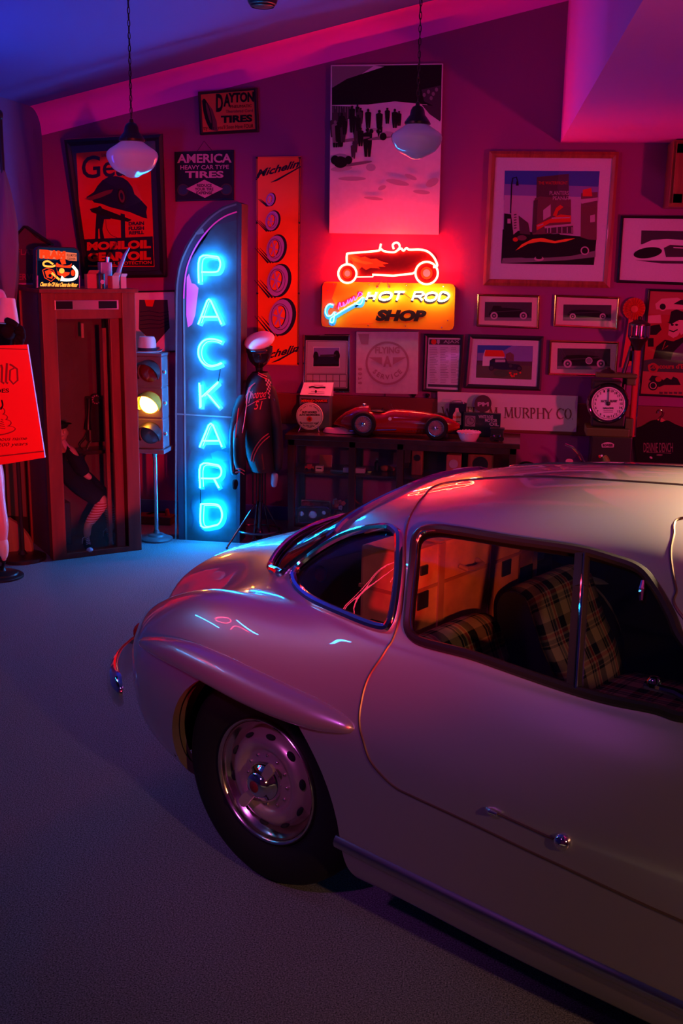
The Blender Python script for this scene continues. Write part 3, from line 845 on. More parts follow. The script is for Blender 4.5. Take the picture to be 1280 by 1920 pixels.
# lowered soffit, upper right
zs = on_y(1050, 268, YW).z; xs = on_y(1050, 268, YW).x; q = on_z(1205, 0, zs)
d = (q-Vector((xs, YW, zs))); far = Vector((xs, YW, zs))+d*2.2
mb = MB(); mb.prism([(xs, YW, zs), (far.x, far.y, zs), (XR, far.y, zs), (XR, YW, zs)], (0, 0, 2.6)); struct(mb.build('ceiling_soffit', M['cove']))
# maroon dado board on the back wall
mb = MB(); z0 = on_y(700, 800, YW).z; z1 = on_y(700, 742, YW).z
mb.box2((on_y(505, 760, YW).x, YW-.03, z0), (XR, YW, z1)); struct(mb.build('trim_2', M['darkred'], bevel=.006))
mb = MB(); mb.box2((XL, YW-.018, 0), (XR, YW, .10)); struct(mb.build('baseboard_back', M['wall_l'], bevel=.004))
mb = MB(); mb.box2((XL, YR, 0), (XL+.018, YW, .10)); struct(mb.build('baseboard_left', M['wall_l'], bevel=.004))

# ================================================================== flat artwork helper
TXT = {}
def glyphs(body, bold=0.0):
    k = (body, bold)
    if k not in TXT:
        cu = bpy.data.curves.new('t', 'FONT'); cu.body = body; cu.size = 1.0; cu.offset = bold; cu.resolution_u = 3; cu.fill_mode = 'FRONT'
        o = bpy.data.objects.new('t', cu); COL.objects.link(o)
        me = o.to_mesh()
        v = [(p.co.x, p.co.y) for p in me.vertices]; f = [tuple(p.vertices) for p in me.polygons]
        o.to_mesh_clear(); bpy.data.objects.remove(o); bpy.data.curves.remove(cu)
        TXT[k] = (v, f)
    return TXT[k]
class Art:
    """flat artwork drawn on a plane; f(x, y, lift) gives the point for photo pixel x, y"""
    def __init__(s, f): s.f = f; s.mb = MB(); s.mats = []; s.n = 0
    def mi(s, m):
        if m not in s.mats: s.mats.append(m)
        return s.mats.index(m)
    def lift(s, lay):
        s.n += 1; return lay*.0011+s.n*.00002
    def poly(s, pts, m, lay=1):
        h = s.lift(lay); s.mb.add([s.f(x, y, h) for x, y in pts], [tuple(range(len(pts)))], s.mi(m)); return s
    def rect(s, x0, y0, x1, y1, m, lay=1): return s.poly([(x0, y0), (x1, y0), (x1, y1), (x0, y1)], m, lay)
    def flat(s, *a, m=None, lay=1): return s.poly([(a[i], a[i+1]) for i in range(0, len(a), 2)], m, lay)
    def ell(s, cx, cy, rx, ry, m, lay=1, n=28, rot=0):
        c, d = cos(rot), sin(rot)
        return s.poly([(cx+rx*cos(2*pi*i/n)*c-ry*sin(2*pi*i/n)*d, cy+rx*cos(2*pi*i/n)*d+ry*sin(2*pi*i/n)*c) for i in range(n)], m, lay)
    def ring(s, cx, cy, r0, r1, m, lay=1, n=32, k=1.0):
        h = s.lift(lay); vs = []
        for i in range(n):
            a = 2*pi*i/n
            vs += [s.f(cx+r0*cos(a)*k, cy+r0*sin(a), h), s.f(cx+r1*cos(a)*k, cy+r1*sin(a), h)]
        s.mb.add(vs, [(2*i, 2*i+1, (2*i+3) % (2*n), (2*i+2) % (2*n)) for i in range(n)], s.mi(m)); return s
    def line(s, pts, w, m, lay=1, closed=False):
        h = s.lift(lay); k = len(pts); vs = []; w = w if hasattr(w, '__len__') else [w]*k
        for i in range(k):
            p = pts[i]; a = pts[(i-1) % k] if closed or i else p; b = pts[(i+1) % k] if closed or i < k-1 else p
            dx, dy = b[0]-a[0], b[1]-a[1]; L = sqrt(dx*dx+dy*dy) or 1
            nx, ny = -dy/L*w[i]/2, dx/L*w[i]/2
            vs += [s.f(p[0]+nx, p[1]+ny, h), s.f(p[0]-nx, p[1]-ny, h)]
        fs = [(2*i, 2*i+1, (2*i+3) % (2*k), (2*i+2) % (2*k)) for i in range(k if closed else k-1)]
        s.mb.add(vs, fs, s.mi(m)); return s
    def text(s, body, x0, y0, x1, y1, m, lay=2, bold=0.0, shear=0.0, rise=0.0):
        """fit body in the box (photo pixels); shear slants, rise lifts the right end"""
        v, f = glyphs(body, bold)
        if not v: return s
        a = min(p[0] for p in v); b = max(p[0] for p in v); c = min(p[1] for p in v); d = max(p[1] for p in v)
        h = s.lift(lay); vs = []
        for x, y in v:
            X = (x-a)/(b-a); Y = (y-c)/(d-c)
            vs.append(s.f(x0+X*(x1-x0)+shear*(Y-.5)*(y1-y0), y1-Y*(y1-y0)-rise*X, h))
        s.mb.add(vs, f, s.mi(m)); return s
    def arctext(s, body, cx, cy, r, a0, a1, hgt, m, lay=2, bold=0.0, inward=False, kx=1.0):
        """letters along an arc, angles in degrees (0 = right, counter-clockwise)"""
        n = len(body)
        for i, chh in enumerate(body):
            if chh == ' ': continue
            a = radians(a0+(a1-a0)*i/max(1, n-1)); v, f = glyphs(chh, bold)
            xa = (min(p[0] for p in v)+max(p[0] for p in v))/2; h = s.lift(lay); vs = []
            for x, y in v:
                X = (x-xa)*hgt*1.35; Y = (y-.35)*hgt*1.35
                up = (cos(a), -sin(a)); rt = (sin(a), cos(a))
                if inward: up = (-up[0], -up[1]); rt = (-rt[0], -rt[1])
                vs.append(s.f(cx+(r*cos(a)+rt[0]*X+up[0]*Y*1)*kx, cy-r*sin(a)+rt[1]*X+up[1]*Y, h))
            s.mb.add(vs, f, s.mi(m))
        return s
    def done(s, name, parent, label=None): return s.mb.build(name, s.mats, parent, label=label, merge=False)
def yplane(Y): return lambda x, y, h=0: on_y(x, y, Y-h)
def quadplane(a, b, c, Ya, Yb, Yc):
    """plane through three photo points at given distances"""
    p, q, r = on_y(*a, Ya), on_y(*b, Yb), on_y(*c, Yc)
    n = (q-p).cross(r-p).normalized()
    if n.y > 0: n = -n
    return (lambda x, y, h=0: on_plane(x, y, n, n.dot(p)+h)), n
def inset(c, w):
    (x0, y0), (x1, y1), (x2, y2), (x3, y3) = c
    return [(x0+w, y0+w), (x1-w, y1+w), (x2-w, y2-w), (x3+w, y3-w)]
def board(name, c, f, depth, mat, parent, edge=None, rnd=0):
    """solid panel whose front is the photo quad c on plane f"""
    m = MB(); a = [f(x, y, 0) for x, y in c]; n = (f(c[0][0], c[0][1], .01)-f(c[0][0], c[0][1], 0))
    nn = (a[1]-a[0]).cross(a[3]-a[0]).normalized()
    if nn.y < 0: nn = -nn
    m.prism([p+nn*depth for p in a], -nn*depth, 0, side=(1 if edge else None))
    return m.build(name, [mat, edge] if edge else mat, parent, bevel=rnd)
def framed(name, c, fw, label, cat, fmat, Y=None, f=None, depth=.03, inner=None, glz=True, group=None, rec=.010):
    """picture frame: root > frame, backing (later the print) and a pane. returns root, Art"""
    f = f or yplane(Y if Y is not None else YW-depth)
    cc = [f(x, y, 0) for x, y in c]
    base = (cc[2]+cc[3])/2
    root = thing(name, (base.x, base.y, min(cc[2].z, cc[3].z)), label, cat, group=group)
    nn = (cc[1]-cc[0]).cross(cc[3]-cc[0]).normalized()
    if nn.y < 0: nn = -nn
    fi = inset(c, fw); ci = [f(x, y, 0) for x, y in fi]; fm = inset(c, fw*.45); cm = [f(x, y, .006) for x, y in fm]
    m = MB()
    for i in range(4):
        j = (i+1) % 4
        o0, o1, m0, m1, i0, i1 = cc[i], cc[j], cm[i], cm[j], ci[i], ci[j]
        vs = [o0+nn*depth, o1+nn*depth, o0, o1, m0, m1, i0, i1, i0+nn*depth, i1+nn*depth]
        m.add(vs, [(0, 1, 3, 2), (2, 3, 5, 4), (4, 5, 7, 6), (6, 7, 9, 8), (8, 9, 1, 0)])
    m.build('frame', fmat, root)
    g = lambda x, y, h=0: f(x, y, h-rec)
    if glz:
        m = MB(); gl = inset(c, fw*.9); gg = [f(x, y, -rec+.0095) for x, y in gl]; m.add(gg+[p+nn*.0015 for p in gg], [(0, 1, 2, 3), (7, 6, 5, 4), (0, 4, 5, 1), (1, 5, 6, 2), (2, 6, 7, 3), (3, 7, 4, 0)])
        m.build('glass', M['pane'], root)
    return root, Art(g), fi
def bez(pts, n=10, closed=False):
    """smooth curve through points"""
    k = len(pts); out = []
    P_ = [tuple(p) for p in pts]
    for i in range(k if closed else k-1):
        p0 = P_[(i-1) % k] if closed or i else P_[0]; p1 = P_[i]; p2 = P_[(i+1) % k]; p3 = P_[(i+2) % k] if closed or i < k-2 else P_[-1]
        for j in range(n):
            t = j/n
            out.append(tuple(.5*((2*b)+(-a+c)*t+(2*a-5*b+4*c-d)*t*t+(-a+3*b-3*c+d)*t**3) for a, b, c, d in zip(p0, p1, p2, p3)))
    if not closed: out.append(P_[-1])
    return out
# ================================================================== things on the back wall
def q4(*a): return [(a[i], a[i+1]) for i in range(0, 8, 2)]
def wheel_art(A, cx, cy, r, tyre, hub, lay=2, sp=None):
    A.ell(cx, cy, r, r, tyre, lay); A.ell(cx, cy, r*.72, r*.72, hub, lay)
    if sp: A.ring(cx, cy, r*.18, r*.42, sp, lay, 16)
# ---- upper racing photo canvas
c = q4(620, 122, 830, 119, 822, 440, 617, 437); f = yplane(YW-.035)
b = (f(822, 440)+f(617, 437))/2
R = thing('photo_canvas', b, 'large frameless black and white race-day photo high above the neon roadster sign', 'picture')
board('canvas', c, f, .034, M['paper'], R)
A = Art(f); G, GL_, GD, IK = M['grey_m'], M['grey_l'], M['grey_d'], M['ink']
A.flat(622,124, 700,124, 622,176, m=G); A.flat(700,123, 828,121, 826,226, 800,196, 740,190, 690,196, 622,197, 622,165, 650,148, 680,138, 720,125, m=IK)
A.flat(790,168, 826,160, 825,205, 795,190, m=GD, lay=2)
for x, y in ((795,178),(803,172),(812,176),(818,168),(808,184)): A.ell(x, y, 3, 4, G, 3, 10)
A.flat(790,196, 826,200, 825,228, 805,214, m=GD)
A.flat(622,198, 660,200, 664,222, 622,226, m=GD)
for i in range(9): A.line([(624+i*4.6, 199), (624+i*4.6, 222)], 1.5, G, 3)
random.seed(4)
def fig(x, y, h, m=IK, w=None):
    w = w or h*.16
    A.ell(x, y-h*.93, h*.07, h*.075, m, 3, 10)
    A.poly([(x-w, y-h*.80), (x-w*.3, y-h*.86), (x+w*.3, y-h*.86), (x+w, y-h*.80), (x+w*.9, y-h*.42), (x+w*.6, y), (x+w*.08, y), (x, y-h*.35), (x-w*.1, y), (x-w*.65, y), (x-w*.9, y-h*.42)], m, 3)
for x, y, h in ((689,294,54),(711,246,40),(690,240,36),(726,232,30),(740,240,36),(670,220,24),(676,232,30),(748,236,28),(660,232,34),(712,262,30)): fig(x, y, h)
for k in range(26):
    x = 624+random.random()*52; y = 232+random.random()*60
    fig(x, y+8, 30+random.random()*12, random.choice([IK, IK, GD, G]))
def racer(x, y, s, flip=1):
    A.poly([(x-s*flip, y), (x-s*.9*flip, y-s*.35), (x-.2*s*flip, y-s*.55), (x+.3*s*flip, y-s*.5), (x+s*flip, y-s*.2), (x+s*flip, y)], GL_, 3)
    A.ell(x-.55*s, y, s*.36, s*.40, IK, 4, 18); A.ell(x+.6*s, y, s*.32, s*.36, IK, 4, 18)
racer(640, 300, 22); racer(728, 256, 18); racer(702, 246, 11)
A.ell(638, 304, 13, 11, IK, 5)
for x, y, a, b_, r_ in ((640,316,20,5,-.1),(695,314,9,7,0),(745,342,22,5,.2),(770,332,12,4,.4),(810,342,13,7,-.5),(716,352,8,4,-.4),(660,335,26,4,0),(790,360,16,4,.1),(700,372,18,3,.1)): A.ell(x, y, a, b_, GL_, 2, 20, rot=r_)
for x, y, a, b_ in ((660,262,34,3),(668,307,30,3),(715,258,26,3)): A.ell(x, y, a, b_, G, 2, 20, rot=-.15)
A.done('print', R)

# ---- tyre sign, upper
c = q4(371,172, 481,164, 484,247, 375,253); f = yplane(YW-.03)
R, A, fi = framed('tyre_sign', c, 5, 'small orange tin sign with a black tyre and DAYTON TIRES lettering, topmost on the wall', 'sign', M['black'], f=f, depth=.028, glz=False, rec=.006)
A.poly(inset(c, 4), M['dull_orange'], 0)
A.flat(378,188, 384,186, 398,205, 406,228, 408,246, 396,244, 384,222, m=M['darkred']); A.ell(389, 214, 6.5, 30, IK, 2, 24, rot=-.24); A.ell(391, 212, 2.5, 20, M['darkred'], 3, 20, rot=-.24)
A.text('D', 405,176, 418,210, IK, 3, .04); A.text('A', 419,176, 432,200, IK, 3, .04); A.text('YTON', 428,174, 476,193, IK, 3, .045, rise=2)
A.text('PNEUMATIC', 431,197.5, 472,203, IK, 3, rise=2); A.text('Thorobred Cord', 423,206, 474,212, M['darkred'], 3, .01, rise=2)
A.text('TIRES', 414,217, 473,231, IK, 3, .05, rise=2.5); A.text('try one - you\'ll Soon Have FOUR', 381,236, 475,246, IK, 3, rise=4)
A.done('print', R)

# ---- "america" sign
c = q4(327,285, 438,281, 438,375, 329,378); f = yplane(YW-.02)
b = (f(438, 375)+f(329, 378))/2
R = thing('enamel_sign', b, 'square dark enamel sign hung from a cord reading AMERICA TIRES in pale letters', 'sign')
board('panel', c, f, .012, M['navy'], R)
M['pale_pink'] = P('pale_enamel_lettering', (0.55, 0.33, 0.42), 0.5)
A = Art(f); PP = M['pale_pink']
A.line([(330,287), (436,284), (436,373), (331,376)], 1.2, M['black'], 1, True)
A.text('AMERICA', 332,289, 434,306, PP, 2, .03, rise=1); A.text('HEAVY CAR TYPE', 338,310, 429,318, PP, 2, .012, rise=1); A.text('TIRES', 347,321, 419,334, PP, 2, .035, rise=.5)
A.ell(343,356, 9, 11, M['black'], 1); A.ell(424,355, 9, 11, M['black'], 1); A.ring(343,356, 9, 11, GD, 2); A.ring(424,355, 9, 11, GD, 2)
A.flat(349,354, 383,337, 418,354, 384,371, m=PP, lay=3)
A.text('REDUCE', 369,345, 397,350.5, M['navy'], 4, .03); A.text('YOUR TIRE', 365,352, 400,357.5, M['navy'], 4, .03); A.text('EXPENSE', 368,359, 398,364.5, M['navy'], 4, .03)
A.done('lettering', R)
MB().tube([f(370, 283), f(382.5, 264.5), f(397, 282)], .0016, 6).build('hanging_cord', M['matte_black'], R)

# ---- tall orange enamel strip
c = q4(480,294, 563,293, 559,685, 482,683); f = yplane(YW-.025)
b = (f(559, 685)+f(482, 683))/2
R = thing('enamel_strip_sign', b, 'tall narrow orange enamel sign with rolling tyres and black script at both ends', 'sign')
board('panel', c, f, .02, M['orange'], R, edge=M['black'])
A = Art(f); NV = M['navy']; PU = M['purple']
A.line([(481.5,296), (561.5,295), (557.8,683.5), (483.2,681.5)], 1.6, M['black'], 1, True)
def script(A, word, x0, y0, x1, y1, m, rise, shear=.45, bold=.03, lay=3): A.text(word, x0, y0, x1, y1, m, lay, bold, shear, rise)
script(A, 'Michelin', 483,318, 561,334, NV, 20); A.line([(479.5,337), (484,333), (487,327)], 2.2, NV, 3)
A.line([(508,342), (520,337), (564,312)], [1, 3.4, 2], NV, 3)
script(A, 'Michelin', 484,662, 560,678, NV, 18); A.line([(509,680), (522,675), (558,655)], [1, 3.4, 2], NV, 3)
def roll(cx, cy, s):
    # a plain leaning tyre with speed lines behind it
    for dx in (0, .13, .26): A.line([(cx-(.62+.02*dx)*s+dx*s*.7-8, cy-.02*s), (cx-.30*s+dx*s*.7, cy+.50*s)], [.6, .05*s+.8], NV, 2)
    A.ell(cx, cy, .34*s, .50*s, NV, 2, 30, rot=.22); A.ell(cx-.06*s, cy, .30*s, .46*s, PU, 3, 30, rot=.22)
    A.ring(cx-.07*s, cy, .33*s, .345*s, NV, 4, 30, k=.68)
    A.ell(cx-.09*s, cy, .17*s, .30*s, NV, 4, 26, rot=.22); A.ell(cx-.105*s, cy, .155*s, .285*s, M['orange'], 5, 26, rot=.22)
    for k in range(6):
        a = k*pi/3+.2; A.line([(cx-.105*s, cy), (cx-.105*s+.15*s*cos(a), cy+.28*s*sin(a))], .035*s+.4, PU, 6)
    A.ell(cx-.105*s, cy, .05*s, .08*s, PU, 7, 14)
for cx, cy, s in ((508,374,26), (512,414,40), (519,466,54), (524,526,64), (530,594,72)): roll(cx, cy, s)
A.done('lettering', R)
m = MB()
for x, y in ((481.5,296), (561.5,296), (561,348), (560.5,418), (481.5,418), (559.8,550), (482.3,550), (558.5,682), (483.5,680)): m.ball(f(x, y, .002), .007, 0, 8)
for k, (x, y) in enumerate(((481.5,296), (561.5,296), (561,418), (481.5,418), (559.8,550), (482.3,550), (558.5,682), (483.5,680))):
    MB().ball(f(x, y, .001), .008, 0, 8).build('mounting_screw', M['black'], R, smooth=True)

# ---- leaning oil poster
f, _n = quadplane((120,262), (155,522), (312,520), 7.20, 7.455, 7.455)
c = q4(120,262, 303,252, 312,520, 154,523)
R, A, fi = framed('poster', c, 12, 'dark framed red motor oil poster of a car on a lift, behind a lamp', 'poster', M['black'], f=f, depth=.03, rec=.012)
M['navy_mat'] = P('navy_mat_board', (0.012, 0.022, 0.06), 0.8)
A.poly(inset(c, 10), M['navy_mat'], 0)
PR = M['poster_red']
A.flat(143,287, 281,277, 289,500, 155,500, m=PR, lay=1)
A.flat(153.5,449, 287,443, 289.5,499, 155,497, m=NV, lay=2)
A.line([(143.5,288), (280.5,278), (289,500), (155,500)], 1.2, PR, 3, True)
A.text('Gear', 153,293, 262,336, NV, 3, .012, rise=8); A.text('GUARD', 190,288, 203,294, NV, 3)
# car on the lift, seen from behind below
A.flat(161,370, 176,360, 183,348, 192,338, 204,331, 217,330, 230,333, 240,340, 248,351, 252,364, 262,373, 276,388, 274,398, 276,410, 268,408, 244,398, 205,388, 190,382, 177,380, 172,375, m=NV, lay=3)
A.flat(158,373, 176,366, 196,358, 212,355, 208,362, 190,370, 170,376, m=M['darkred'], lay=4)
A.ell(228, 368, 8, 16, IK, 4, 24, rot=-.15); A.ell(228, 368, 5.5, 12, M['darkred'], 5, 24, rot=-.15); A.ell(228, 368, 3, 7, NV, 6, 18, rot=-.15)
A.flat(168,392, 184,388, 226,404, 247,412, 240,416, 210,410, 172,398, m=IK, lay=4)
A.flat(226,400, 234,402, 235,447, 227,447, m=NV, lay=3)
A.flat(181,396, 194,398, 195,412, 192,430, 196,449, 188,449, 186,428, 184,430, 184,449, 178,449, 179,425, m=NV, lay=3); A.ell(187,391, 4, 5, NV, 4, 14)
A.flat(194,404, 208,408, 207,411, 193,411, m=NV, lay=4); A.line(bez([(198,412), (200,428), (208,440), (220,446)]), .9, NV, 4)
A.text('DRAIN', 241,416, 270,423, NV, 4, .05, rise=1); A.text('FLUSH', 241,425, 270,432, NV, 4, .05, rise=1); A.text('REFILL', 242,433.5, 270,440, NV, 4, .05, rise=1)
A.text('MOBILOIL', 163,454, 283,470, PR, 4, .06, rise=4.5); A.text('GEAR OIL', 164,474, 283,491, PR, 4, .06, rise=4); A.text('FULL PROTECTION', 196,491.5, 284,497.5, PR, 4, .02, rise=2.5)
A.done('print', R)

# ---- shield print low behind the traffic light
c = q4(246,546, 330,544, 336,660, 252,664); f = yplane(YW-.02)
R, A, fi = framed('print', c, 3, 'unlit print of a dark pointed shield on white, low behind the traffic light', 'picture', M['black'], f=f, depth=.018, glz=False, rec=.004)
A.poly(inset(c, 2), M['paper'], 0)
A.flat(261,562, 314,562, 318,615, 291,646, 260,617, m=GD, lay=1); A.flat(271,562, 290,562, 286,575, 274,574, m=M['poster_red'], lay=2)
for i in range(5): A.line([(262,585+i*8), (280,583+i*8), (300,587+i*7), (316,584+i*6)], 1.5, M['navy'], 2)
A.done('paper_print', R)

# ---- street scene, big frame
c = q4(917,283, 1160,285, 1143,540, 905,535)
R, A, fi = framed('framed_print', c, 12, 'big square framed print of a black and red roadster in a city street', 'picture', M['wood_frame'], depth=.045)
A.poly(inset(c, 11), M['mat'], 0)
M['sky_blue'] = P('print_dusk_blue', (0.02, 0.09, 0.42), 0.7); M['sky_mid'] = P('print_violet_sky', (0.22, 0.17, 0.45), 0.7); M['sky_low'] = P('print_pale_sky', (0.52, 0.36, 0.50), 0.7)
M['brick'] = P('print_brown', (0.16, 0.05, 0.05), 0.7); M['brick2'] = P('print_dark_brown', (0.07, 0.03, 0.035), 0.7)
A.flat(946,320, 1124,321, 1120,370, 945,368, m=M['sky_blue'], lay=1); A.flat(945,345, 1122,350, 1121,380, 944,375, m=M['sky_mid'], lay=1); A.flat(945,366, 1121,370, 1117,450, 942,450, m=M['sky_low'], lay=1)
A.flat(942,430, 1118,446, 1113,497, 939,494, m=IK, lay=1)
A.flat(1006,332, 1066,326, 1066,372, 1005,372, m=M['brick2'], lay=2); A.text('THE WATERFRONT', 1009,340, 1064,346, M['poster_red'], 4); A.text('PLANTERS', 1030,358, 1066,366, M['pale_pink'], 4, .01); A.text('PEANUT', 1036,368, 1068,375, M['pale_pink'], 4, .01)
A.flat(1002,372, 1012,368, 1070,374, 1070,436, 998,440, m=M['brick'], lay=3); A.flat(1000,376, 1008,374, 1005,436, 997,438, m=M['brick2'], lay=4)
A.flat(1089,362, 1120,360, 1118,450, 1088,448, m=M['brick'], lay=2); A.flat(1092,356, 1108,352, 1110,368, 1092,368, m=M['poster_red'], lay=3); A.flat(1086,374, 1122,370, 1120,376, 1090,382, m=M['pale_pink'], lay=4)
A.flat(1106,404, 1115,402, 1115,416, 1106,417, m=M['pale_pink'], lay=4)
A.flat(1018,394, 1032,383, 1032,405, 1018,413, m=M['pale_pink'], lay=4); A.flat(1036,404, 1042,390, 1050,384, 1056,388, 1046,396, 1043,406, m=M['poster_red'], lay=5)
A.flat(1005,422, 1050,402, 1070,404, 1070,416, 1030,418, 1006,432, m=M['poster_red'], lay=5); A.line([(1034,409), (1068,408)], 2, M['pale_pink'], 6); A.line([(1007,424), (1018,420)], 2, M['pale_pink'], 6)
A.flat(1020,424, 1076,419, 1076,423, 1021,428, m=M['pale_pink'], lay=6); A.flat(1022,427, 1074,423, 1074,438, 1022,437, m=M['brick2'], lay=5)
for x in (1026, 1032, 1044, 1053, 1063, 1072): A.line([(x,426), (x,437)], 1.5, M['pale_pink'], 7)
A.flat(945,400, 958,402, 962,440, 943,470, m=IK, lay=3); A.flat(960,398, 970,394, 974,430, 962,440, m=M['pale_pink'], lay=2); A.flat(972,404, 990,418, 994,440, 974,438, m=M['brick2'], lay=3)
for i in range(6): A.line([(963,403+i*5), (968,402+i*5)], 2, M['brick2'], 4)
A.line([(957,400), (959,345), (961,334), (968,332), (970,340)], 2, IK, 4); A.flat(968,340, 971,340, 972,348, 967,348, m=IK, lay=4); A.rect(951, 410, 957, 419, M['pale_pink'], 5)
for x in range(945, 960, 4): fig_y = 462; A.poly([(x-2, 466), (x-1.5, 446), (x+1.5, 446), (x+2, 466)], IK, 4)
A.ell(966,449, 5, 4, M['poster_red'], 4); A.ell(978,446, 9, 5, M['brick'], 4)
A.flat(942,484, 1070,480, 1116,470, 1116,482, 1060,488, 940,494, m=M['grey_m'], lay=2)
A.flat(963,470, 972,462, 990,450, 1010,446, 1060,447, 1090,445, 1102,449, 1108,460, 1098,474, 1070,480, 1030,483, 985,484, 958,480, m=IK, lay=5)
A.flat(966,470, 978,458, 998,448, 1016,446, 1040,452, 1060,448, 1078,447, 1060,453, 1040,456, 1012,453, 990,457, m=M['orange'], lay=6)
A.flat(1014,446, 1018,440, 1048,438, 1056,446, 1040,450, m=IK, lay=7)
wheel_art(A, 1096, 470, 8, M['pale_pink'], IK, 7); A.ell(1010, 485, 9, 4.5, M['pale_pink'], 7); A.ell(1010, 483, 6, 3, IK, 8)
A.done('print', R)

# ---- streamliner drawing, cut by the edge of the photo
c = q4(1164,404, 1330,406, 1318,536, 1156,530)
R, A, fi = framed('framed_drawing', c, 5, 'black framed drawing of a white streamlined car with spats on pale mat', 'picture', M['black'], depth=.03)
A.poly(inset(c, 4), M['mat'], 0)
A.flat(1202,432, 1310,434, 1306,462, 1201,458, m=GD, lay=1)
A.flat(1187,482, 1192,470, 1204,458, 1222,450, 1250,448, 1280,450, 1312,462, 1312,488, 1240,488, 1190,485, m=M['paper'], lay=2)
A.ell(1214,474, 27, 10, IK, 3, 24, rot=-.15); A.flat(1244,465, 1256,459, 1300,462, 1300,482, 1248,482, m=GD, lay=3)
A.line([(1262,464), (1300,466)], 2, M['paper'], 4); A.flat(1190,488, 1240,489, 1310,490, 1310,495, 1240,494, m=GD, lay=1)
A.done('print', R)

# ---- three gilt-framed car prints
def roadster(A, x0, y0, x1, y1, hood, spare):
    w = x1-x0; h = y1-y0; X = lambda u: x0+u*w; Y = lambda v: y0+v*h
    A.poly([(X(.05), Y(.72)), (X(.06), Y(.52)), (X(.15), Y(.30)), (X(.40), Y(.26)), (X(.62), Y(.30)), (X(.78), Y(.34)), (X(.84), Y(.50)), (X(.95), Y(.62)), (X(.96), Y(.78)), (X(.74), Y(.82)), (X(.30), Y(.84))], IK, 3)
    if hood: A.poly([(X(.12), Y(.34)), (X(.15), Y(.14)), (X(.32), Y(.14)), (X(.36), Y(.32))], IK, 3)
    A.poly([(X(.06), Y(.50)), (X(.80), Y(.40)), (X(.80), Y(.44)), (X(.08), Y(.56))], GD, 4)
    for u in (.17, .84): A.ring(X(u), Y(.74), h*.13, h*.22, M['pale_pink'], 5, 22); A.ell(X(u), Y(.74), h*.13, h*.13, GD, 5, 18); A.ell(X(u), Y(.74), h*.05, h*.05, M['pale_pink'], 6, 10)
    if spare: A.ell(X(.60), Y(.58), h*.17, h*.19, G, 5, 20); A.ring(X(.60), Y(.58), h*.15, h*.19, GL_, 6, 20)
GP = 'gilt framed car prints'
for c, pr, hood, spare, lab in (
    (q4(895,551, 1012,554, 1010,617, 893,612), (909,566, 997,601), True, False, 'gilt framed car print hanging just under the big street print'),
    (q4(1040,553, 1162,557, 1157,618, 1037,612), (1056,571, 1146,601), False, False, 'gilt framed car print beside the rosette, upper right of the trio'),
    (q4(1030,638, 1160,641, 1155,706, 1027,703), (1045,653, 1144,692), False, True, 'lowest gilt framed car print, showing a roadster with a side-mounted spare wheel')):
    R, A, fi = framed('gilt_framed_print', c, 4, lab, 'picture', M['gold'], depth=.028, group=GP, rec=.008)
    A.poly(inset(c, 3), M['mat_tan'], 0)
    x0, y0, x1, y1 = pr; A.flat(x0,y0, x1,y0+1, x1-1,y1+1, x0-1,y1, m=GD, lay=1)
    A.flat(x0,y1-6, x1-1,y1-5, x1-1,y1+1, x0-1,y1, m=G, lay=2)
    roadster(A, x0+3, y0+3, x1-3, y1-1, hood, spare); A.done('print', R)

# ---- framed farmhouse picture
c = q4(878,627, 1019,631, 1014,733, 870,728)
R, A, fi = framed('framed_painting', c, 8, 'black framed painting of an old car beside a red roofed white house', 'picture', M['black'], depth=.03)
A.poly(inset(c, 7), M['mat'], 0)
A.flat(895,647, 999,649, 996,712, 892,708, m=M['brick2'], lay=1); A.flat(895,647, 999,649, 998,678, 894,676, m=M['sky_mid'], lay=2); A.flat(895,647, 960,648, 940,660, 895,662, m=M['sky_blue'], lay=2)
A.flat(893,684, 997,686, 996,712, 892,708, m=P('print_field', (0.10, 0.09, 0.03), 0.8), lay=2)
A.flat(905,668, 909,656, 943,657, 945,668, 945,686, 904,686, m=M['paper'], lay=3); A.flat(908,664, 910,656, 942,657, 946,665, 946,669, 908,668, m=M['poster_red'], lay=4)
A.flat(948,664, 956,660, 963,665, 963,677, 948,677, m=M['brick'], lay=3)
A.flat(917,690, 918,676, 924,672, 948,672, 952,681, 974,684, 978,694, 940,693, m=M['navy'], lay=5); A.flat(928,674, 947,674, 947,679, 928,679, m=GL_, lay=6)
wheel_art(A, 921, 690, 5, IK, GD, 7); wheel_art(A, 957, 686, 4.5, IK, GD, 7); wheel_art(A, 973, 691, 5, IK, GD, 7)
random.seed(8)
A.ell(940,700, 14, 7, P('print_leaf', (0.05, 0.09, 0.02), 0.8), 7)
for k in range(10): A.ell(955+random.random()*20, 697+random.random()*9, 1.8, 1.8, M['poster_red'], 8, 8)
A.done('print', R)

# ---- two notices and the service board
c = q4(569,627, 656,627, 656,737, 567,737)
R, A, fi = framed('framed_photo', c, 3, 'silver framed lake photo with a calendar grid beneath, above the boxed display', 'picture', M['chrome'], depth=.03)
A.poly(inset(c, 2), M['matte_black'], 0); A.flat(573,638, 652,639, 651,728, 572,727, m=M['grey_l'], lay=1); A.line([(576,640), (649,641), (648,700), (574,700)], 1, GD, 2, True)
A.flat(587,650, 637,651, 637,689, 586,688, m=M['paper'], lay=2); A.flat(588,652, 636,652, 635,687, 587,687, m=M['sky_mid'], lay=3); A.flat(588,668, 636,669, 635,687, 587,687, m=M['navy'], lay=4); A.ell(592,668, 5, 9, IK, 5); A.ell(631,667, 6, 10, IK, 5); A.flat(600,665, 630,664, 630,668, 600,669, m=GD, lay=5); A.flat(588,683, 636,682, 635,687, 587,687, m=IK, lay=6)
for y in (702, 714, 726): A.line([(574,y), (649,y+.5)], 1, GD, 3)
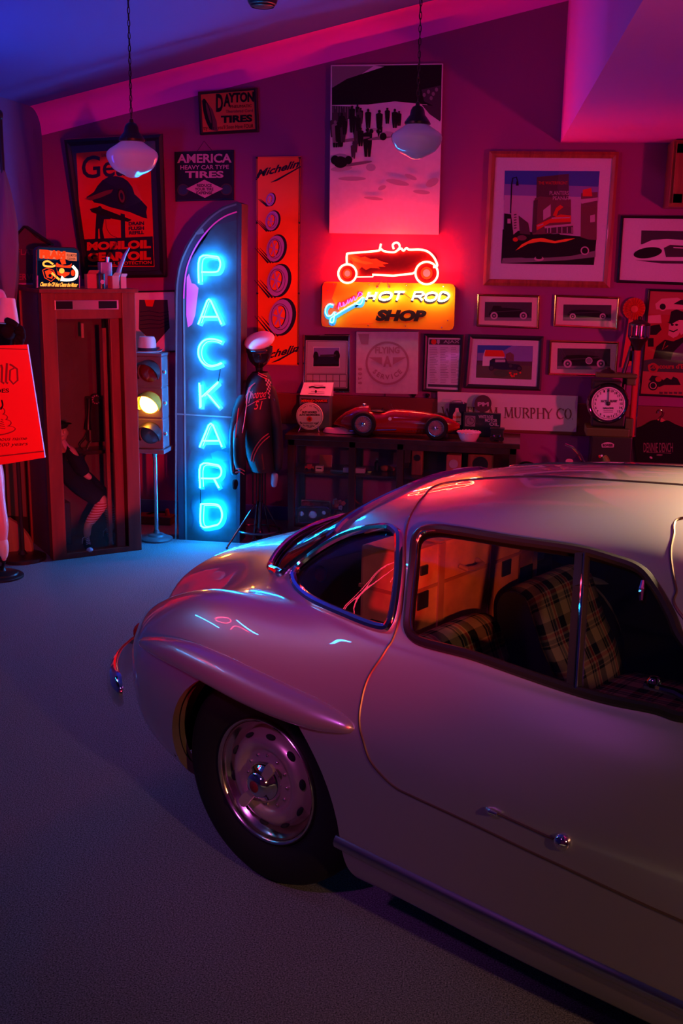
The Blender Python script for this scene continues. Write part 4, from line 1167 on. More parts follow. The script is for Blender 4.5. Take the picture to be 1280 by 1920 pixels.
for i in range(7): A.line([(574+i*12.5,702), (574+i*12.5,726)], .9, GD, 3)
A.done('print', R)
c = q4(668,622, 784,622, 782,739, 667,737); f = yplane(YW-.04); b = (f(782,739)+f(667,737))/2
R = thing('painted_panel', b, 'square pale panel with a faded round FLYING A SERVICE emblem and 8078 on its side', 'sign')
M['gloss_pale'] = P('glossy_pale_enamel', (0.56, 0.40, 0.44), 0.12, noise=.08, nscale=25)
board('panel', c, f, .038, M['gloss_pale'], R, edge=M['paper'])
M['faded'] = P('faded_red_paint', (0.36, 0.16, 0.20), 0.25); A = Art(f); FD = M['faded']
A.ring(726,681, 37, 41, FD, 1, 48); A.text('FLYING', 703,650, 749,663, FD, 2, .04); A.flat(691,670, 716,670, 716,684, m=FD, lay=2); A.flat(736,670, 761,670, 736,684, m=FD, lay=2); A.text('A', 718,667, 734,688, FD, 2, .05)
A.arctext('SERVICE', 726, 676, 31, 222, 318, 9, FD, 2, .035, inward=True)
A.flat(671,626, 692,626, 690,646, 677,645, m=FD, lay=1)
for i, ch in enumerate('8078'): 
    v, fc = glyphs(ch, .04); h = A.lift(2)
    A.mb.add([f(678-y*9.5, 690+i*8.6+x*9.5, h) for x, y in v], fc, A.mi(FD))
A.done('lettering', R)
MB().tube([on_y(721.5, 738, YW-.012), on_y(721.5, 745, YW-.012)], .003, 6).build('hanging_wire', M['matte_black'], R)
c = q4(795,626, 869,628, 864,738, 791,734)
R, A, fi = framed('framed_notice', c, 6, 'black framed price list headed AJAX beside the pale round emblem panel', 'picture', M['black'], depth=.03)
A.poly(inset(c, 5), M['matte_black'], 0); A.flat(803,633, 866,634, 862,731, 799,729, m=M['mat'], lay=1); A.flat(805,636, 865,637, 864,647, 804,646, m=GD, lay=2); A.ell(813,641, 5, 5, M['poster_red'], 3); A.flat(819,637, 824,637, 824,643, 821.5,646, 819,643, m=GL_, lay=3)
A.text('AJAX', 831,638, 861,645, GL_, 3, .01)
random.seed(5)
for col in (805, 825, 845):
    for r in range(22):
        y = 652+r*3.1; A.line([(col, y), (col+9+random.random()*7, y+.2)], .8, G, 2)
A.flat(802,720, 860,722, 860,727, 802,725, m=GD, lay=2); A.done('print', R)

# ---- long "co." sign
c = q4(820,735, 1083,743, 1080,810, 820,801); f = yplane(YW-.055); b = (f(1080,810)+f(820,801))/2
R = thing('company_sign', b, 'long pale horizontal sign with serif MURPHY CO. lettering behind the showcase top', 'sign')
board('panel', c, f, .022, P('sign_offwhite', (0.66, 0.54, 0.52), 0.6), R)
A = Art(f); SG = P('sign_brown_lettering', (0.16, 0.05, 0.04), 0.6)
SF = {'W': [((0,1),(.27,0),2),((.27,0),(.5,.85),1),((.5,.85),(.74,0),2),((.74,0),(1,1),1)], 'A': [((0,0),(.5,1),1),((.5,1),(1,0),2),((.2,.35),(.8,.35),1)], 'L': [((.2,0),(.2,1),2),((.2,.02),(.9,.02),1),((.9,.02),(.9,.22),1)],
 'T': [((.5,0),(.5,1),2),((.02,.98),(.98,.98),1),((.02,.98),(.02,.8),1),((.98,.98),(.98,.8),1)], 'E': [((.18,0),(.18,1),2),((.18,.02),(.85,.02),1),((.18,.98),(.82,.98),1),((.18,.5),(.65,.5),1),((.85,.02),(.85,.2),1),((.82,.98),(.82,.82),1)],
 'M': [((.1,0),(.16,1),1),((.16,1),(.5,.05),2),((.5,.05),(.84,1),1),((.84,1),(.9,0),2)], 'U': [((.15,1),(.15,.35),2),((.15,.35),(.25,.08),2),((.25,.08),(.5,.0),1),((.5,.0),(.75,.08),1),((.75,.08),(.85,.35),1),((.85,.35),(.85,1),1)],
 'R': [((.18,0),(.18,1),2),((.18,.98),(.55,.98),1),((.55,.98),(.8,.86),2),((.8,.86),(.8,.64),2),((.8,.64),(.55,.5),2),((.55,.5),(.18,.5),1),((.5,.5),(.98,0),2)], 'P': [((.18,0),(.18,1),2),((.18,.98),(.55,.98),1),((.55,.98),(.82,.86),2),((.82,.86),(.82,.62),2),((.82,.62),(.55,.46),2),((.55,.46),(.18,.46),1)],
 'H': [((.15,0),(.15,1),2),((.85,0),(.85,1),2),((.15,.52),(.85,.52),1)], 'Y': [((.02,1),(.5,.48),2),((.98,1),(.5,.48),1),((.5,.48),(.5,0),2)],
 'C': [((.92,.8),(.75,.96),1),((.75,.96),(.5,1),1),((.5,1),(.2,.85),2),((.2,.85),(.06,.5),2),((.06,.5),(.2,.15),2),((.2,.15),(.5,0),2),((.5,0),(.75,.04),1),((.75,.04),(.94,.2),1),((.92,.8),(.92,.98),1)],
 'O': [((.5,1),(.2,.87),1),((.2,.87),(.05,.5),2),((.05,.5),(.2,.13),2),((.2,.13),(.5,0),1),((.5,0),(.8,.13),1),((.8,.13),(.95,.5),2),((.95,.5),(.8,.87),2),((.8,.87),(.5,1),1)], '.': [((.3,.02),(.5,.02),3)]}
def serif(A, chars, m, lay=2, t=1.5):
    """chars: (letter, x0, x1, ytop, ybottom)"""
    for ch, x0, x1, y0, y1 in chars:
        Xf = lambda p: (x0+p[0]*(x1-x0), y1-p[1]*(y1-y0))
        ends = {}
        for a, b_, w in SF[ch]:
            A.line([Xf(a), Xf(b_)], t*(1, 1, 2.1, 2.6)[w], m, lay)
            if abs(a[0]-b_[0]) < .3 and abs(a[1]-b_[1]) > .4 and ch not in 'CO':
                for p in (a, b_):
                    if p[1] in (0, 1) : q = Xf(p); A.line([(q[0]-t*2, q[1]), (q[0]+t*2, q[1])], t*.8, m, lay)
serif(A, [('W',829,846,763,781), ('A',846,858,763,781), ('L',860,869,763,781.5), ('T',871,884,763,782), ('E',886,895,763.5,782), ('R',898,912,763.5,782.5), ('M',916,933,764,783), ('.',934,938,764,783)], SG, t=1.25)
serif(A, [('M',945,962,764,783.5), ('U',964,977,764.5,784), ('R',979,992,765,784), ('P',994,1004,765,784.5), ('H',1006,1021,765.5,785), ('Y',1021,1035,766,785), ('C',1043,1057,766,785.5), ('O',1058,1071,766,786), ('.',1071,1075,766,786)], SG, t=1.25)
A.done('lettering', R)

# ---- rosette
M['ribbon'] = P('red_ribbon_satin', (0.62, 0.03, 0.015), 0.45)
f = yplane(YW-.02); cc = f(1188, 579)
R = thing('award_rosette', (cc.x, cc.y, cc.z-.25), 'red pleated award rosette with long ribbon tails pinned beside the gilt frames', 'rosette')
m = MB(); n = 44
for r0, r1, y in ((.010, .072, -.02), (.006, .052, -.032)):
    vs = []
    for i in range(n):
        a = 2*pi*i/n; z = .008 if i % 2 else -.004
        vs += [cc+Vector((r0*cos(a), y, r0*sin(a))), cc+Vector((r1*cos(a)*(1 if i % 2 else .93), y+z+.008, r1*sin(a)))]
    m.add(vs, [(2*i, 2*i+1, (2*i+3) % (2*n), (2*i+2) % (2*n)) for i in range(n)])
m.lathe([(.072, .015), (.072, .005), (.001, .005)], 32, o=cc+Vector((0, -.012, 0)), axis='y'); m.build('pleated_head', M['ribbon'], R)
m = MB(); m.lathe([(.001, -.045), (.022, -.043), (.026, -.036), (.026, -.02)], 24, o=cc, axis='y'); m.build('centre_button', M['ribbon'], R, smooth=True)
for pts in (((1178,598),(1194,598),(1186,684),(1164,690)), ((1187,598),(1200,598),(1190,680),(1178,676))):
    m = MB(); k = [f(x, y, .004) for x, y in pts]; m.prism(k, (0, -.003, 0)); m.build('ribbon_tail', M['ribbon'], R)

# ---- concours poster, cut by the edge
c = q4(1215,542, 1340,546, 1322,748, 1197,742)
R, A, fi = framed('event_poster', c, 4, 'black framed red poster of a man in a top hat over vintage cars', 'poster', M['black'], depth=.03, rec=.008)
M['pred2'] = P('poster_pink_red', (0.42, 0.06, 0.045), 0.6); M['dgreen'] = P('poster_dark_green', (0.03, 0.06, 0.03), 0.7); M['dpurple'] = P('poster_plum', (0.09, 0.02, 0.10), 0.7); M['pface'] = P('poster_face_pink', (0.70, 0.30, 0.28), 0.7)
A.poly(inset(c, 3), M['pred2'], 0); PR = P('poster_deep_red', (0.42, 0.022, 0.012), .7); A.flat(1212,589, 1320,592, 1312,694, 1205,690, m=PR, lay=1); A.flat(1218,548, 1320,551, 1318,586, 1216,583, m=M['pred2'], lay=1)
A.flat(1228,570, 1240,560, 1270,558, 1285,566, 1285,580, 1230,580, m=M['pface'], lay=2); wheel_art(A, 1242, 575, 8, M['pface'], IK, 3); A.flat(1262,570, 1276,562, 1300,564, 1300,574, m=IK, lay=3)
A.flat(1214,592, 1238,590, 1240,606, 1214,606, m=M['pface'], lay=2); A.flat(1213,612, 1236,608, 1240,618, 1230,628, 1214,628, m=IK, lay=2); A.rect(1214, 634, 1225, 650, IK, 2)
A.flat(1254,604, 1258,584, 1268,580, 1290,588, 1290,600, 1272,600, 1258,608, 1250,604, m=IK, lay=4)
A.ell(1264,616, 11, 16, M['pface'], 3); A.flat(1253,620, 1268,618, 1272,626, 1262,634, 1252,628, m=M['pface'], lay=4); A.ell(1260,609, 3, 2, IK, 5, 10); A.ell(1268,609, 3, 2, IK, 5, 10); A.line([(1254,619), (1262,622), (1270,618)], 2.2, IK, 6); A.flat(1272,598, 1284,602, 1290,620, 1276,628, 1270,612, m=M['pface'], lay=2)
A.flat(1223,676, 1230,650, 1246,637, 1262,640, 1290,628, 1312,630, 1308,684, 1224,684, m=IK, lay=3); A.flat(1254,684, 1262,660, 1282,640, 1312,636, 1308,684, m=M['dpurple'], lay=4); A.line([(1247,640), (1241,656), (1252,648)], 1.5, PR, 5)
A.flat(1205,676, 1230,672, 1310,680, 1306,700, 1205,696, m=M['dgreen'], lay=4)
A.ring(1224,690, 6, 9.5, PR, 6); A.text('Concours d\'Elegance', 1214,682, 1318,694, PR, 7, .03)
A.flat(1208,704, 1310,708, 1308,730, 1205,726, m=M['pred2'], lay=1); wheel_art(A, 1224, 723, 9, IK, M['pface'], 3); A.ell(1224, 723, 5, 5, IK, 4); A.flat(1216,712, 1222,704, 1236,706, 1250,720, 1235,726, m=IK, lay=2); A.ell(1234,711, 6, 5, PR, 3)
A.flat(1242,714, 1250,708, 1258,712, 1262,706, 1270,710, 1276,722, 1244,722, m=IK, lay=3); wheel_art(A, 1290, 720, 9, IK, M['pface'], 3)
[A.line([(1236+k*9,736.5), (1242+k*9,736.8)], 4, M['brick2'], 3) for k in range(8)]; A.done('print', R)

# ---- wooden cabinet corner at the right edge
p0 = on_y(1258, 262, YW-.28); p1 = on_y(1252, 388, YW-.28)
R = thing('wall_cabinet', ((p0.x+.3), YW-.14, p1.z), 'reddish wooden wall cabinet under the lowered soffit, cut by the frame', 'cabinet')
m = MB(); m.box2((p1.x, YW-.28, p1.z), (p1.x+.75, YW-.005, min(p0.z, zs-.01))); m.build('carcass', M['wood_frame'], R, bevel=.006)
m = MB()
x0, x1, z0, z1, y = p1.x+.02, p1.x+.73, p1.z+.02, min(p0.z, zs-.01)-.02, YW-.285
for a, b in (((x0, y-.02, z0), (x0+.06, y, z1)), ((x1-.06, y-.02, z0), (x1, y, z1)), ((x0, y-.02, z0), (x1, y, z0+.06)), ((x0, y-.02, z1-.06), (x1, y, z1))): m.box2(a, b)
m.box2((x0, y-.008, z0), (x1, y, z1)); m.build('door', M['wood_frame'], R, bevel=.003)

# ================================================================== the vertical cyan neon sign
YS = 6.79; f = yplane(YS)
M['cyan_tube'] = emis('cyan_neon', (0.003, 0.30, 1.0), 200.0)
M['sign_face'] = P('weathered_blue_enamel', (0.011, 0.05, 0.062), 0.42, noise=.35, nscale=9)
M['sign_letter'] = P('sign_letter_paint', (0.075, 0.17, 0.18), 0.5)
M['sign_dark'] = P('sign_dark_border', (0.015, 0.03, 0.055), 0.45)
M['pink_reflection_trim'] = P('neon_reflection_and_trim', (0.75, 0.08, 0.40), 0.6)
b = f(388, 1015)
R = thing('neon_sign', (b.x, b.y, 0), 'tall arch-topped blue sign with glowing cyan letters spelling PACKARD, standing on the floor', 'sign')
outl = [(335,1014), (327,560), (328,530), (334,496), (347,462), (366,431), (391,404), (417,387), (443,378), (453,382), (449,1018)]
m = MB(); m.prism([f(x, y)+Vector((0, .16, 0)) for x, y in outl], (0, -.16, 0)); m.build('cabinet', M['sign_dark'], R)
A = Art(f)
face = [(351,1013), (346,560), (347,532), (352,503), (362,476), (378,449), (398,425), (420,408), (444,398), (443,1014)]
A.poly(face, M['sign_face'], 1)
A.flat(350,500, 362,476, 378,449, 398,425, 420,408, 444,398, 444,412, 428,417, 405,421, 392,430, 380,437, 366,455, 357,478, 353,500, m=M['sign_dark'], lay=2)
A.flat(366,436, 380,428, 383,437, 370,440, m=M['sign_letter'], lay=3)
A.flat(350,520, 354,513, 359,531, 366,533, 372,540, 369,565, 366,590, 360,608, 352,614, 349,590, m=M['pink_reflection_trim'], lay=2)  # pink patch: reflection of the red neon painted into the face
for pts in (((356,708),(351,716),(353,740),(352,750)), ((354,818),(352,840),(356,846),(351,870),(352,900)), ((362,930),(358,948),(362,975),(358,992))): A.line(bez(pts), 3, M['sign_dark'], 2)
A.flat(395,850, 408,845, 440,850, 438,862, 400,868, m=P('sign_repaint', (0.02, 0.085, 0.11), .5), lay=2)
A.line([(329.5,1013), (330,777), (331,560)], 3.2, M['sign_letter'], 2)
A.line(bez([(331,560), (333,528), (339,496), (352,464), (370,435), (394,409), (418,392), (443,383)]), 3.2, M['sign_letter'], 2)
A.line([(349,1013), (346.5,777), (344.5,560)], 3.2, M['sign_letter'], 2); A.line(bez([(344.5,560), (346,530), (351,500), (362,472), (378,446), (399,422), (421,406), (444,397)]), 2.6, M['pink_reflection_trim'], 3)
A.line([(328,776), (443,783)], 2.6, M['sign_letter'], 3)
PKL = [
 [[(372.5,531), (374.5,483), (403,481), (410,484), (413,495), (410,506), (403,510), (377,510)]],
 [[(371.5,608), (388,564), (391.5,561), (395,564), (415,608)], [(378.5,594), (409,594)]],
 [[(416,641), (406,637), (394,635.5), (383,638), (374.5,647), (371.5,660), (374.5,673), (383,683), (394,687), (406,685), (416,681)]],
 [[(373.5,718), (375,765)], [(409,716), (378,744)], [(388,738), (411.5,765)]],
 [[(374,838), (391,797), (395,794), (399,797), (416,838)], [(380,826.5), (411,826.5)]],
 [[(375,915), (376,872), (403,871), (412,875), (415,884), (412,893), (403,897), (377,897)], [(400,897), (410,915)]],
 [[(376.5,945), (377,986), (400,986), (411,981), (416.5,966), (412,950), (401,945), (376.5,945)]]]
NM = 'PACKARD'
for k, L_ in enumerate(PKL):
    m = MB()
    for s in L_:
        path = bez([(x, y, 0) for x, y in s], 4) if k in (0, 2, 5, 6) else [(x, y, 0) for x, y in s]
        m.tube([f(p[0], p[1], .045) for p in path], .0056, 8)
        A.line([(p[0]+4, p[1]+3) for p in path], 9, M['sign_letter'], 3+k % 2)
    t = m.build('neon_letter', M['cyan_tube'], R, smooth=True)
    # second, inner stroke of the double tube
    m = MB()
    for s in L_:
        cx = sum(p[0] for p in s)/len(s); cy = sum(p[1] for p in s)/len(s)
        s2 = [(cx+(x-cx)*.82+2.5, cy+(y-cy)*.88+1) for x, y in s]
        path = bez([(x, y, 0) for x, y in s2], 4) if k in (0, 2, 5, 6) else [(x, y, 0) for x, y in s2]
        m.tube([f(p[0], p[1], .040) for p in path], .0026, 8)
    m.build('inner_tube', M['cyan_tube'], t, smooth=True)
A.done('painted_face', R)
m = MB(); m.tube([f(413, 692, .03), f(411, 705, .02), f(409, 716, .045)], .003, 6); m.tube([f(375.5, 918, .02), f(376, 944, .045)], .003, 6); m.build('tube_lead', M['matte_black'], R, smooth=True)

# ================================================================== the hot rod neon sign
YH = YW-.055; f = yplane(YH)
M['red_tube'] = emis('red_neon', (1.0, 0.013, 0.006), 230.0)
M['white_tube'] = emis('white_neon', (1.0, 0.86, 0.62), 22.0)
M['blue_tube'] = emis('pale_blue_neon', (0.06, 0.55, 1.0), 14.0)
M['pink_tube'] = emis('magenta_neon', (1.0, 0.04, 0.45), 8.0)
M['panel_yellow'] = P('yellow_orange_enamel', (0.92, 0.42, 0.008), 0.18)
M['panel_red'] = P('red_enamel_neon_tint', (0.85, 0.10, 0.02), 0.18)
M['rod_maroon'] = P('roadster_maroon_enamel', (0.016, 0.0015, 0.0015), 0.3); M['flame'] = P('flame_orange_enamel', (0.40, 0.10, 0.008), 0.3); M['flame_y'] = P('flame_yellow_enamel', (0.5, 0.25, 0.02), 0.3)
b = f(727, 617)
R = thing('neon_sign', b, 'yellow HOT ROD SHOP sign with a red neon roadster along its top', 'sign')
rr = [(612,528), (845,532), (850,534), (853,540), (851,610), (848,617), (842,619), (610,613), (604,611), (602,604), (604,536), (607,530)]
m = MB(); m.prism([f(x, y)+Vector((0, .05, 0)) for x, y in rr], (0, -.05, 0), 0, side=1)
m.build('panel', [M['panel_yellow'], M['black']], R)
A = Art(f)
A.flat(604.5,536, 608,530.5, 632,531, 622,560, 640,590, 620,611.5, 606,611, 603,604, m=M['panel_red'], lay=1)  # left end reddened: neon light painted onto the yellow panel
A.text('SHOP', 706,580.5, 798,602, IK, 3, .07, .32, -1)
A.line([(700,606), (660,609)], .6, M['panel_red'], 1)
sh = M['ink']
def itl(strokes, x0, x1, y0, y1, sl=5):
    return [[(x0+u*(x1-x0)+sl*(v-.5), y1-v*(y1-y0)) for u, v in s] for s in strokes]
Hh = [[(0,0),(0,1)], [(1,0),(1,1)], [(0,.5),(1,.5)]]; Oo = [[(.5,1),(.1,.85),(0,.5),(.1,.15),(.5,0),(.9,.15),(1,.5),(.9,.85),(.5,1)]]; Tt = [[(0,1),(1,1)], [(.5,1),(.5,0)]]
Rr = [[(0,0),(.0,1),(.7,1),(1,.78),(.7,.52),(0,.5)], [(.5,.5),(1,0)]]; Dd = [[(0,0),(0,1),(.6,1),(1,.7),(1,.3),(.6,0),(0,0)]]
for nm, st, x0, x1, y0, y1 in (('H',Hh,689,703,548,562),('O',Oo,712,733,548,562.5),('T',Tt,737,755,547.5,563),('R',Rr,775,794,548,563),('O',Oo,798,818,548.5,564),('D',Dd,824,840,549,564)):
    m = MB()
    for s in itl(st, x0, x1, y0, y1):
        path = bez([(x, y, 0) for x, y in s], 4) if len(s) > 3 and nm in 'OD' else [(x, y, 0) for x, y in s]
        m.tube([f(p[0], p[1], .040) for p in path], .0055, 8)
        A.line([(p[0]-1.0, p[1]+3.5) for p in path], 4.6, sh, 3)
    m.build('neon_letter', M['white_tube'], R, smooth=True)
m = MB(); m.tube([f(755, 549, .03), f(774, 563, .02)], .0022, 6); m.tube([f(720,520, .05), f(707,537, .012)], .0022, 6); m.tube([f(722,519, .05), f(729,538, .012)], .0022, 6); m.build('tube_lead', M['darkred'], R, smooth=True)
for x, y in ((707,538), (729,538)): MB().ball(f(x, y, .006), .010, 0, 10).build('tube_socket', M['pink_tube'] if False else M['panel_red'], R, smooth=True)
# script: name in magenta and pale blue
m = MB(); G1 = bez([(624,572,0), (617,570.5,0), (611,577,0), (610,586,0), (614,592.5,0), (622,591,0), (627,585,0), (626,596,0), (624,604,0), (619,603.5,0), (620,597,0), (630,590,0), (650,578,0), (668,568,0), (680,558,0), (676,570,0), (664,569,0)], 5)
m.tube([f(p[0], p[1], .035) for p in G1], .0042, 8); m.build('neon_script', M['blue_tube'], R, smooth=True)
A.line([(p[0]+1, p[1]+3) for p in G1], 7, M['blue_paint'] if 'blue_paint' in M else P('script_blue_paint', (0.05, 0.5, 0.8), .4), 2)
A.text('lenn\'s', 631,567, 680,580, P('script_crimson', (0.6, 0.01, 0.08), .4), 4, .05, .4, 26)
m = MB(); G2 = bez([(634,580,0), (637,567,0), (639,575,0), (645,571,0), (643,567,0), (644,574,0), (650,569,0), (652,562,0), (653,569,0), (657,560,0), (659,566,0), (663,556,0), (665,563,0), (670,556,0), (674,548,0), (679,552,0), (674,556,0)], 4)
m.tube([f(p[0], p[1], .032) for p in G2], .0020, 8); m.build('neon_script', M['pink_tube'], R, smooth=True)
for x, y in ((625,533), (692,534), (762,535), (831,537), (614,545), (839,601), (828,614), (760,611), (690,610), (624,609)):
    MB().ball(f(x, y, .001), .0045, 0, 8).build('rivet', M['chrome'], R, smooth=True)
A.done('painted_face', R)
# roadster cut-out
body = [(651,497), (650,478), (655,474), (690,471), (712,468), (720,471), (737,472), (746,471), (760,471), (790,467), (802,469), (813,477), (819,487), (820,496), (812,500), (790,505), (776,513), (735,516), (703,515), (670,518), (664,510)]
A2 = MB(); A2.prism([f(x, y, 0)+Vector((0, .02, 0)) for x, y in body], (0, -.022, 0)); co = A2.build('roadster_cutout', M['rod_maroon'], R)
A = Art(lambda x, y, h=0: f(x, y, h+.004))
A.flat(655,478, 668,479, 676,483, 684,481, 694,486, 705,485, 714,490, 728,494, 716,496, 722,500, 706,500, 712,503, 694,502, 686,506, 678,500, 672,506, 664,498, 660,490, 654,486, m=M['flame'], lay=1)
A.flat(658,482, 668,484, 678,489, 692,491, 700,494, 686,496, 674,493, 664,490, m=M['flame_y'], lay=2)
for x, y, r in ((651,513,16), (799.5,512,20)):
    A.ell(x, y, r, r*1.05, M['rod_maroon'], 3); A.ell(x, y, r*.55, r*.58, M['panel_red'], 4); A.ell(x, y, r*.34, r*.36, M['pale_pink'], 5)
A.done('painted_roadster', R)
def ntube(name, pts, r=.0066, sm=True, closed=False, lift=.036):
    path = bez([(x, y, 0) for x, y in pts], 5, closed) if sm else [(x, y, 0) for x, y in pts]
    m = MB(); m.tube([f(p[0], p[1], lift) for p in path], r, 8, closed=closed); m.build(name, M['red_tube'], R, smooth=True)
ntube('neon_outline', [(650,495), (650,478), (655,475), (690,472), (709,470), (714,467), (720,471), (737,473), (744,470), (750,464)])
ntube('neon_outline', [(711,470), (714,457)], sm=False)
ntube('neon_outline', [(738,467), (736,460), (739,456), (744,455), (748,458), (749,464), (746,468), (752,466), (756,470), (762,465), (767,468), (788,468), (802,472), (812,481), (818,492), (819,499), (812,501)])
ntube('neon_outline', [(700,518), (698,515), (737,517), (773,513), (778,510)], sm=False); ntube('neon_outline', [(668,519.5), (699,519)], .003, sm=False)
ntube('neon_wheel', [(651+17*cos(a), 513+17.5*sin(a)) for a in [2*pi*i/14 for i in range(14)]], closed=True); ntube('neon_wheel', [(799.5+21*cos(a), 512+21*sin(a)) for a in [2*pi*i/16 for i in range(16)]], closed=True)
# ================================================================== suitcases in the coupe
M['tan2'] = P('worn_orange_leather', (0.50, 0.17, 0.06), 0.5, noise=0.2, nscale=14)
suitcase('suitcase', L(.13, .05, .655), (.68, .17, .345), radians(0), 'large strapped tan suitcase standing behind the tartan seats', M['tan2'])
suitcase('suitcase', L(.06, -.46, .655), (.28, .16, .28), radians(0), 'smaller brown suitcase beyond the large strapped one, far side of the cabin', M['tan'])
m = MB(); m.box((0, 0, 0), (.6, 1.16, .02)); 
sh = MB(); sh.box((.08, 0, .645), (.36, 1.18, .018)); sh.build('luggage_shelf', M['lining'], car, local=True)

# ================================================================== skinned figures
def skin(name, nodes, edges, mat, parent, level=2, extra=None, label=None):
    """one continuous smooth surface grown on a skeleton; nodes: (point, radius)"""
    me = bpy.data.meshes.new('sk'); Pm = wm(parent).inverted() if parent else Matrix.Identity(4)
    me.from_pydata([tuple(Pm @ Vector(p)) for p, r in nodes], edges, [])
    o = bpy.data.objects.new('sk', me); COL.objects.link(o)
    md = o.modifiers.new('s', 'SKIN'); md.use_smooth_shade = True
    for i, (p, r) in enumerate(nodes):
        rr = r if hasattr(r, '__len__') else (r, r)
        me.skin_vertices[0].data[i].radius = rr
    me.skin_vertices[0].data[0].use_root = True
    sb = o.modifiers.new('b', 'SUBSURF'); sb.levels = level; sb.render_levels = level
    dg = bpy.context.evaluated_depsgraph_get(); dg.update()
    nm = bpy.data.meshes.new_from_object(o.evaluated_get(dg))
    bpy.data.objects.remove(o); bpy.data.meshes.remove(me)
    if extra:
        bm = bmesh.new(); bm.from_mesh(nm)
        for c, r in extra:
            q = bmesh.ops.create_uvsphere(bm, u_segments=10, v_segments=8, radius=1)
            for v in q['verts']: v.co = Pm @ (Vector(c)+Vector((v.co.x*r[0], v.co.y*r[1], v.co.z*r[2])))
        bm.to_mesh(nm); bm.free()
    nm.materials.clear(); nm.materials.append(mat)
    for p in nm.polygons: p.use_smooth = True; p.material_index = 0
    nm.name = name
    o = bpy.data.objects.new(name, nm); COL.objects.link(o); o.parent = parent
    if parent: WM[o.name] = wm(parent).copy()
    if label: o['label'] = label
    return o
def chain(n, o=0): return [(i+o, i+o+1) for i in range(n-1)]

# ================================================================== pendant lamps
M['opal'] = P('opal_glass', (0.78, 0.74, 0.80), 0.10, coat=1.0, coat_rough=0.02)
_nt = M['opal'].node_tree; _mx = _nt.nodes.new('ShaderNodeMixShader'); _tl = _nt.nodes.new('ShaderNodeBsdfTranslucent'); _tl.inputs[0].default_value = (.9, .8, .9, 1); _mx.inputs[0].default_value = .45
_nt.links.new(_nt.nodes['Principled BSDF'].outputs[0], _mx.inputs[1]); _nt.links.new(_tl.outputs[0], _mx.inputs[2]); _nt.links.new(_mx.outputs[0], _nt.nodes['Material Output'].inputs[0])
M['bronze'] = P('dark_bronze', (0.05, 0.03, 0.028), 0.35, 0.6)
def pendant(top, ctr, width, ytop, ybot, Y, label):
    f = yplane(Y); sc = (f(ctr[0]+.5, ctr[1])-f(ctr[0]-.5, ctr[1])).length
    R0 = width*.5*sc; zt_ = f(ctr[0], ytop).z; zb = f(ctr[0], ybot).z; cx = f(*ctr).x
    H_ = zt_-zb
    root = thing('pendant_lamp', (cx, Y, zb), label, 'lamp', group='schoolhouse pendant lamps')
    o = Vector((cx, Y, zt_))
    m = MB(); prof = [(.40, .0), (.44, -.03), (.62, -.12), (.86, -.23), (.97, -.31), (1.0, -.39), (.985, -.47), (.93, -.56), (.84, -.68), (.74, -.765), (.60, -.83), (.44, -.885), (.33, -.92), (.24, -.965), (.13, -.99), (.001, -1.0)]
    m.lathe([(r*R0, h*H_) for r, h in prof], 48, o=o); m.build('glass_shade', M['opal'], root, smooth=True, sharp=80)
    m = MB(); m.lathe([(.001, .50), (.06, .50), (.07, .46), (.13, .44), (.20, .40), (.22, .28), (.26, .20), (.33, .13), (.46, .05), (.48, .0), (.44, -.03), (.38, -.03)][0:12], 32, o=o)
    m = MB(); m.lathe([(.001, .82*R0), (.07*R0, .80*R0), (.09*R0, .68*R0), (.20*R0, .62*R0), (.27*R0, .50*R0), (.30*R0, .32*R0), (.40*R0, .20*R0), (.50*R0, .06*R0), (.50*R0, -.02*R0), (.42*R0, -.05*R0)], 36, o=o)
    for k in range(3):
        a = 2*pi*k/3+.5; m.ball(o+Vector((.52*R0*cos(a), .52*R0*sin(a), .02*R0)), .05*R0, 0, 8)
    m.build('fitter_cap', M['bronze'], root, smooth=True)
    z0 = zt_+.78*R0; z1 = cz(cx)-.03; n = int((z1-z0)/.027); st = (z1-z0)/n
    m = MB()
    for k in range(n):
        zc = z0+(k+.5)*st; d = Vector((1, 0, 0)) if k % 2 else Vector((0, 1, 0))
        m.tube([Vector((cx, Y, zc))+d*(.0058*cos(a))+Vector((0, 0, .0172*sin(a))) for a in [2*pi*i/10 for i in range(10)]], .0021, 5, closed=True)
    m.build('chain', M['bronze'], root, smooth=True)
    m = MB(); m.tube([Vector((cx+.004*sin(k*1.3), Y+.004*cos(k*1.3), z0+(z1-z0)*k/30)) for k in range(31)], .0016, 5); m.build('lamp_cord', M['bronze'], root, smooth=True)
    m = MB(); m.lathe([(.001, -.05), (.02, -.05), (.05, -.03), (.065, -.004), (.065, .03)], 28, o=(cx, Y, cz(cx))); m.build('ceiling_canopy', M['bronze'], root, smooth=True)
pendant((241, 0), (248, 296), 92, 264, 334, 5.25, 'white glass pendant lamp on a chain in front of the red oil poster')
pendant((788, 0), (781, 262), 95, 232, 299, 5.25, 'white glass pendant lamp on a chain in front of the race-day photo')
# ceiling sensor at the top edge
n = Vector((-ck, 0, 1)).normalized(); p = on_plane(492, -6, n, n.dot(Vector((cA.x, YW, cA.z))))
R = thing('ceiling_speaker', p, 'small round dark fixture on the blue ceiling, cut by the top edge', 'ceiling fixture')
m = MB(); m.lathe([(.001, -.055), (.05, -.052), (.075, -.038), (.085, -.012), (.085, .03)], 32, o=p); m.build('housing', P('dark_green_plastic', (0.02, 0.05, 0.05), .4), R, smooth=True)
m = MB(); m.lathe([(.062, -.052), (.066, -.050), (.068, -.044)], 32, o=p); m.build('rim', M['black'], R, smooth=True)

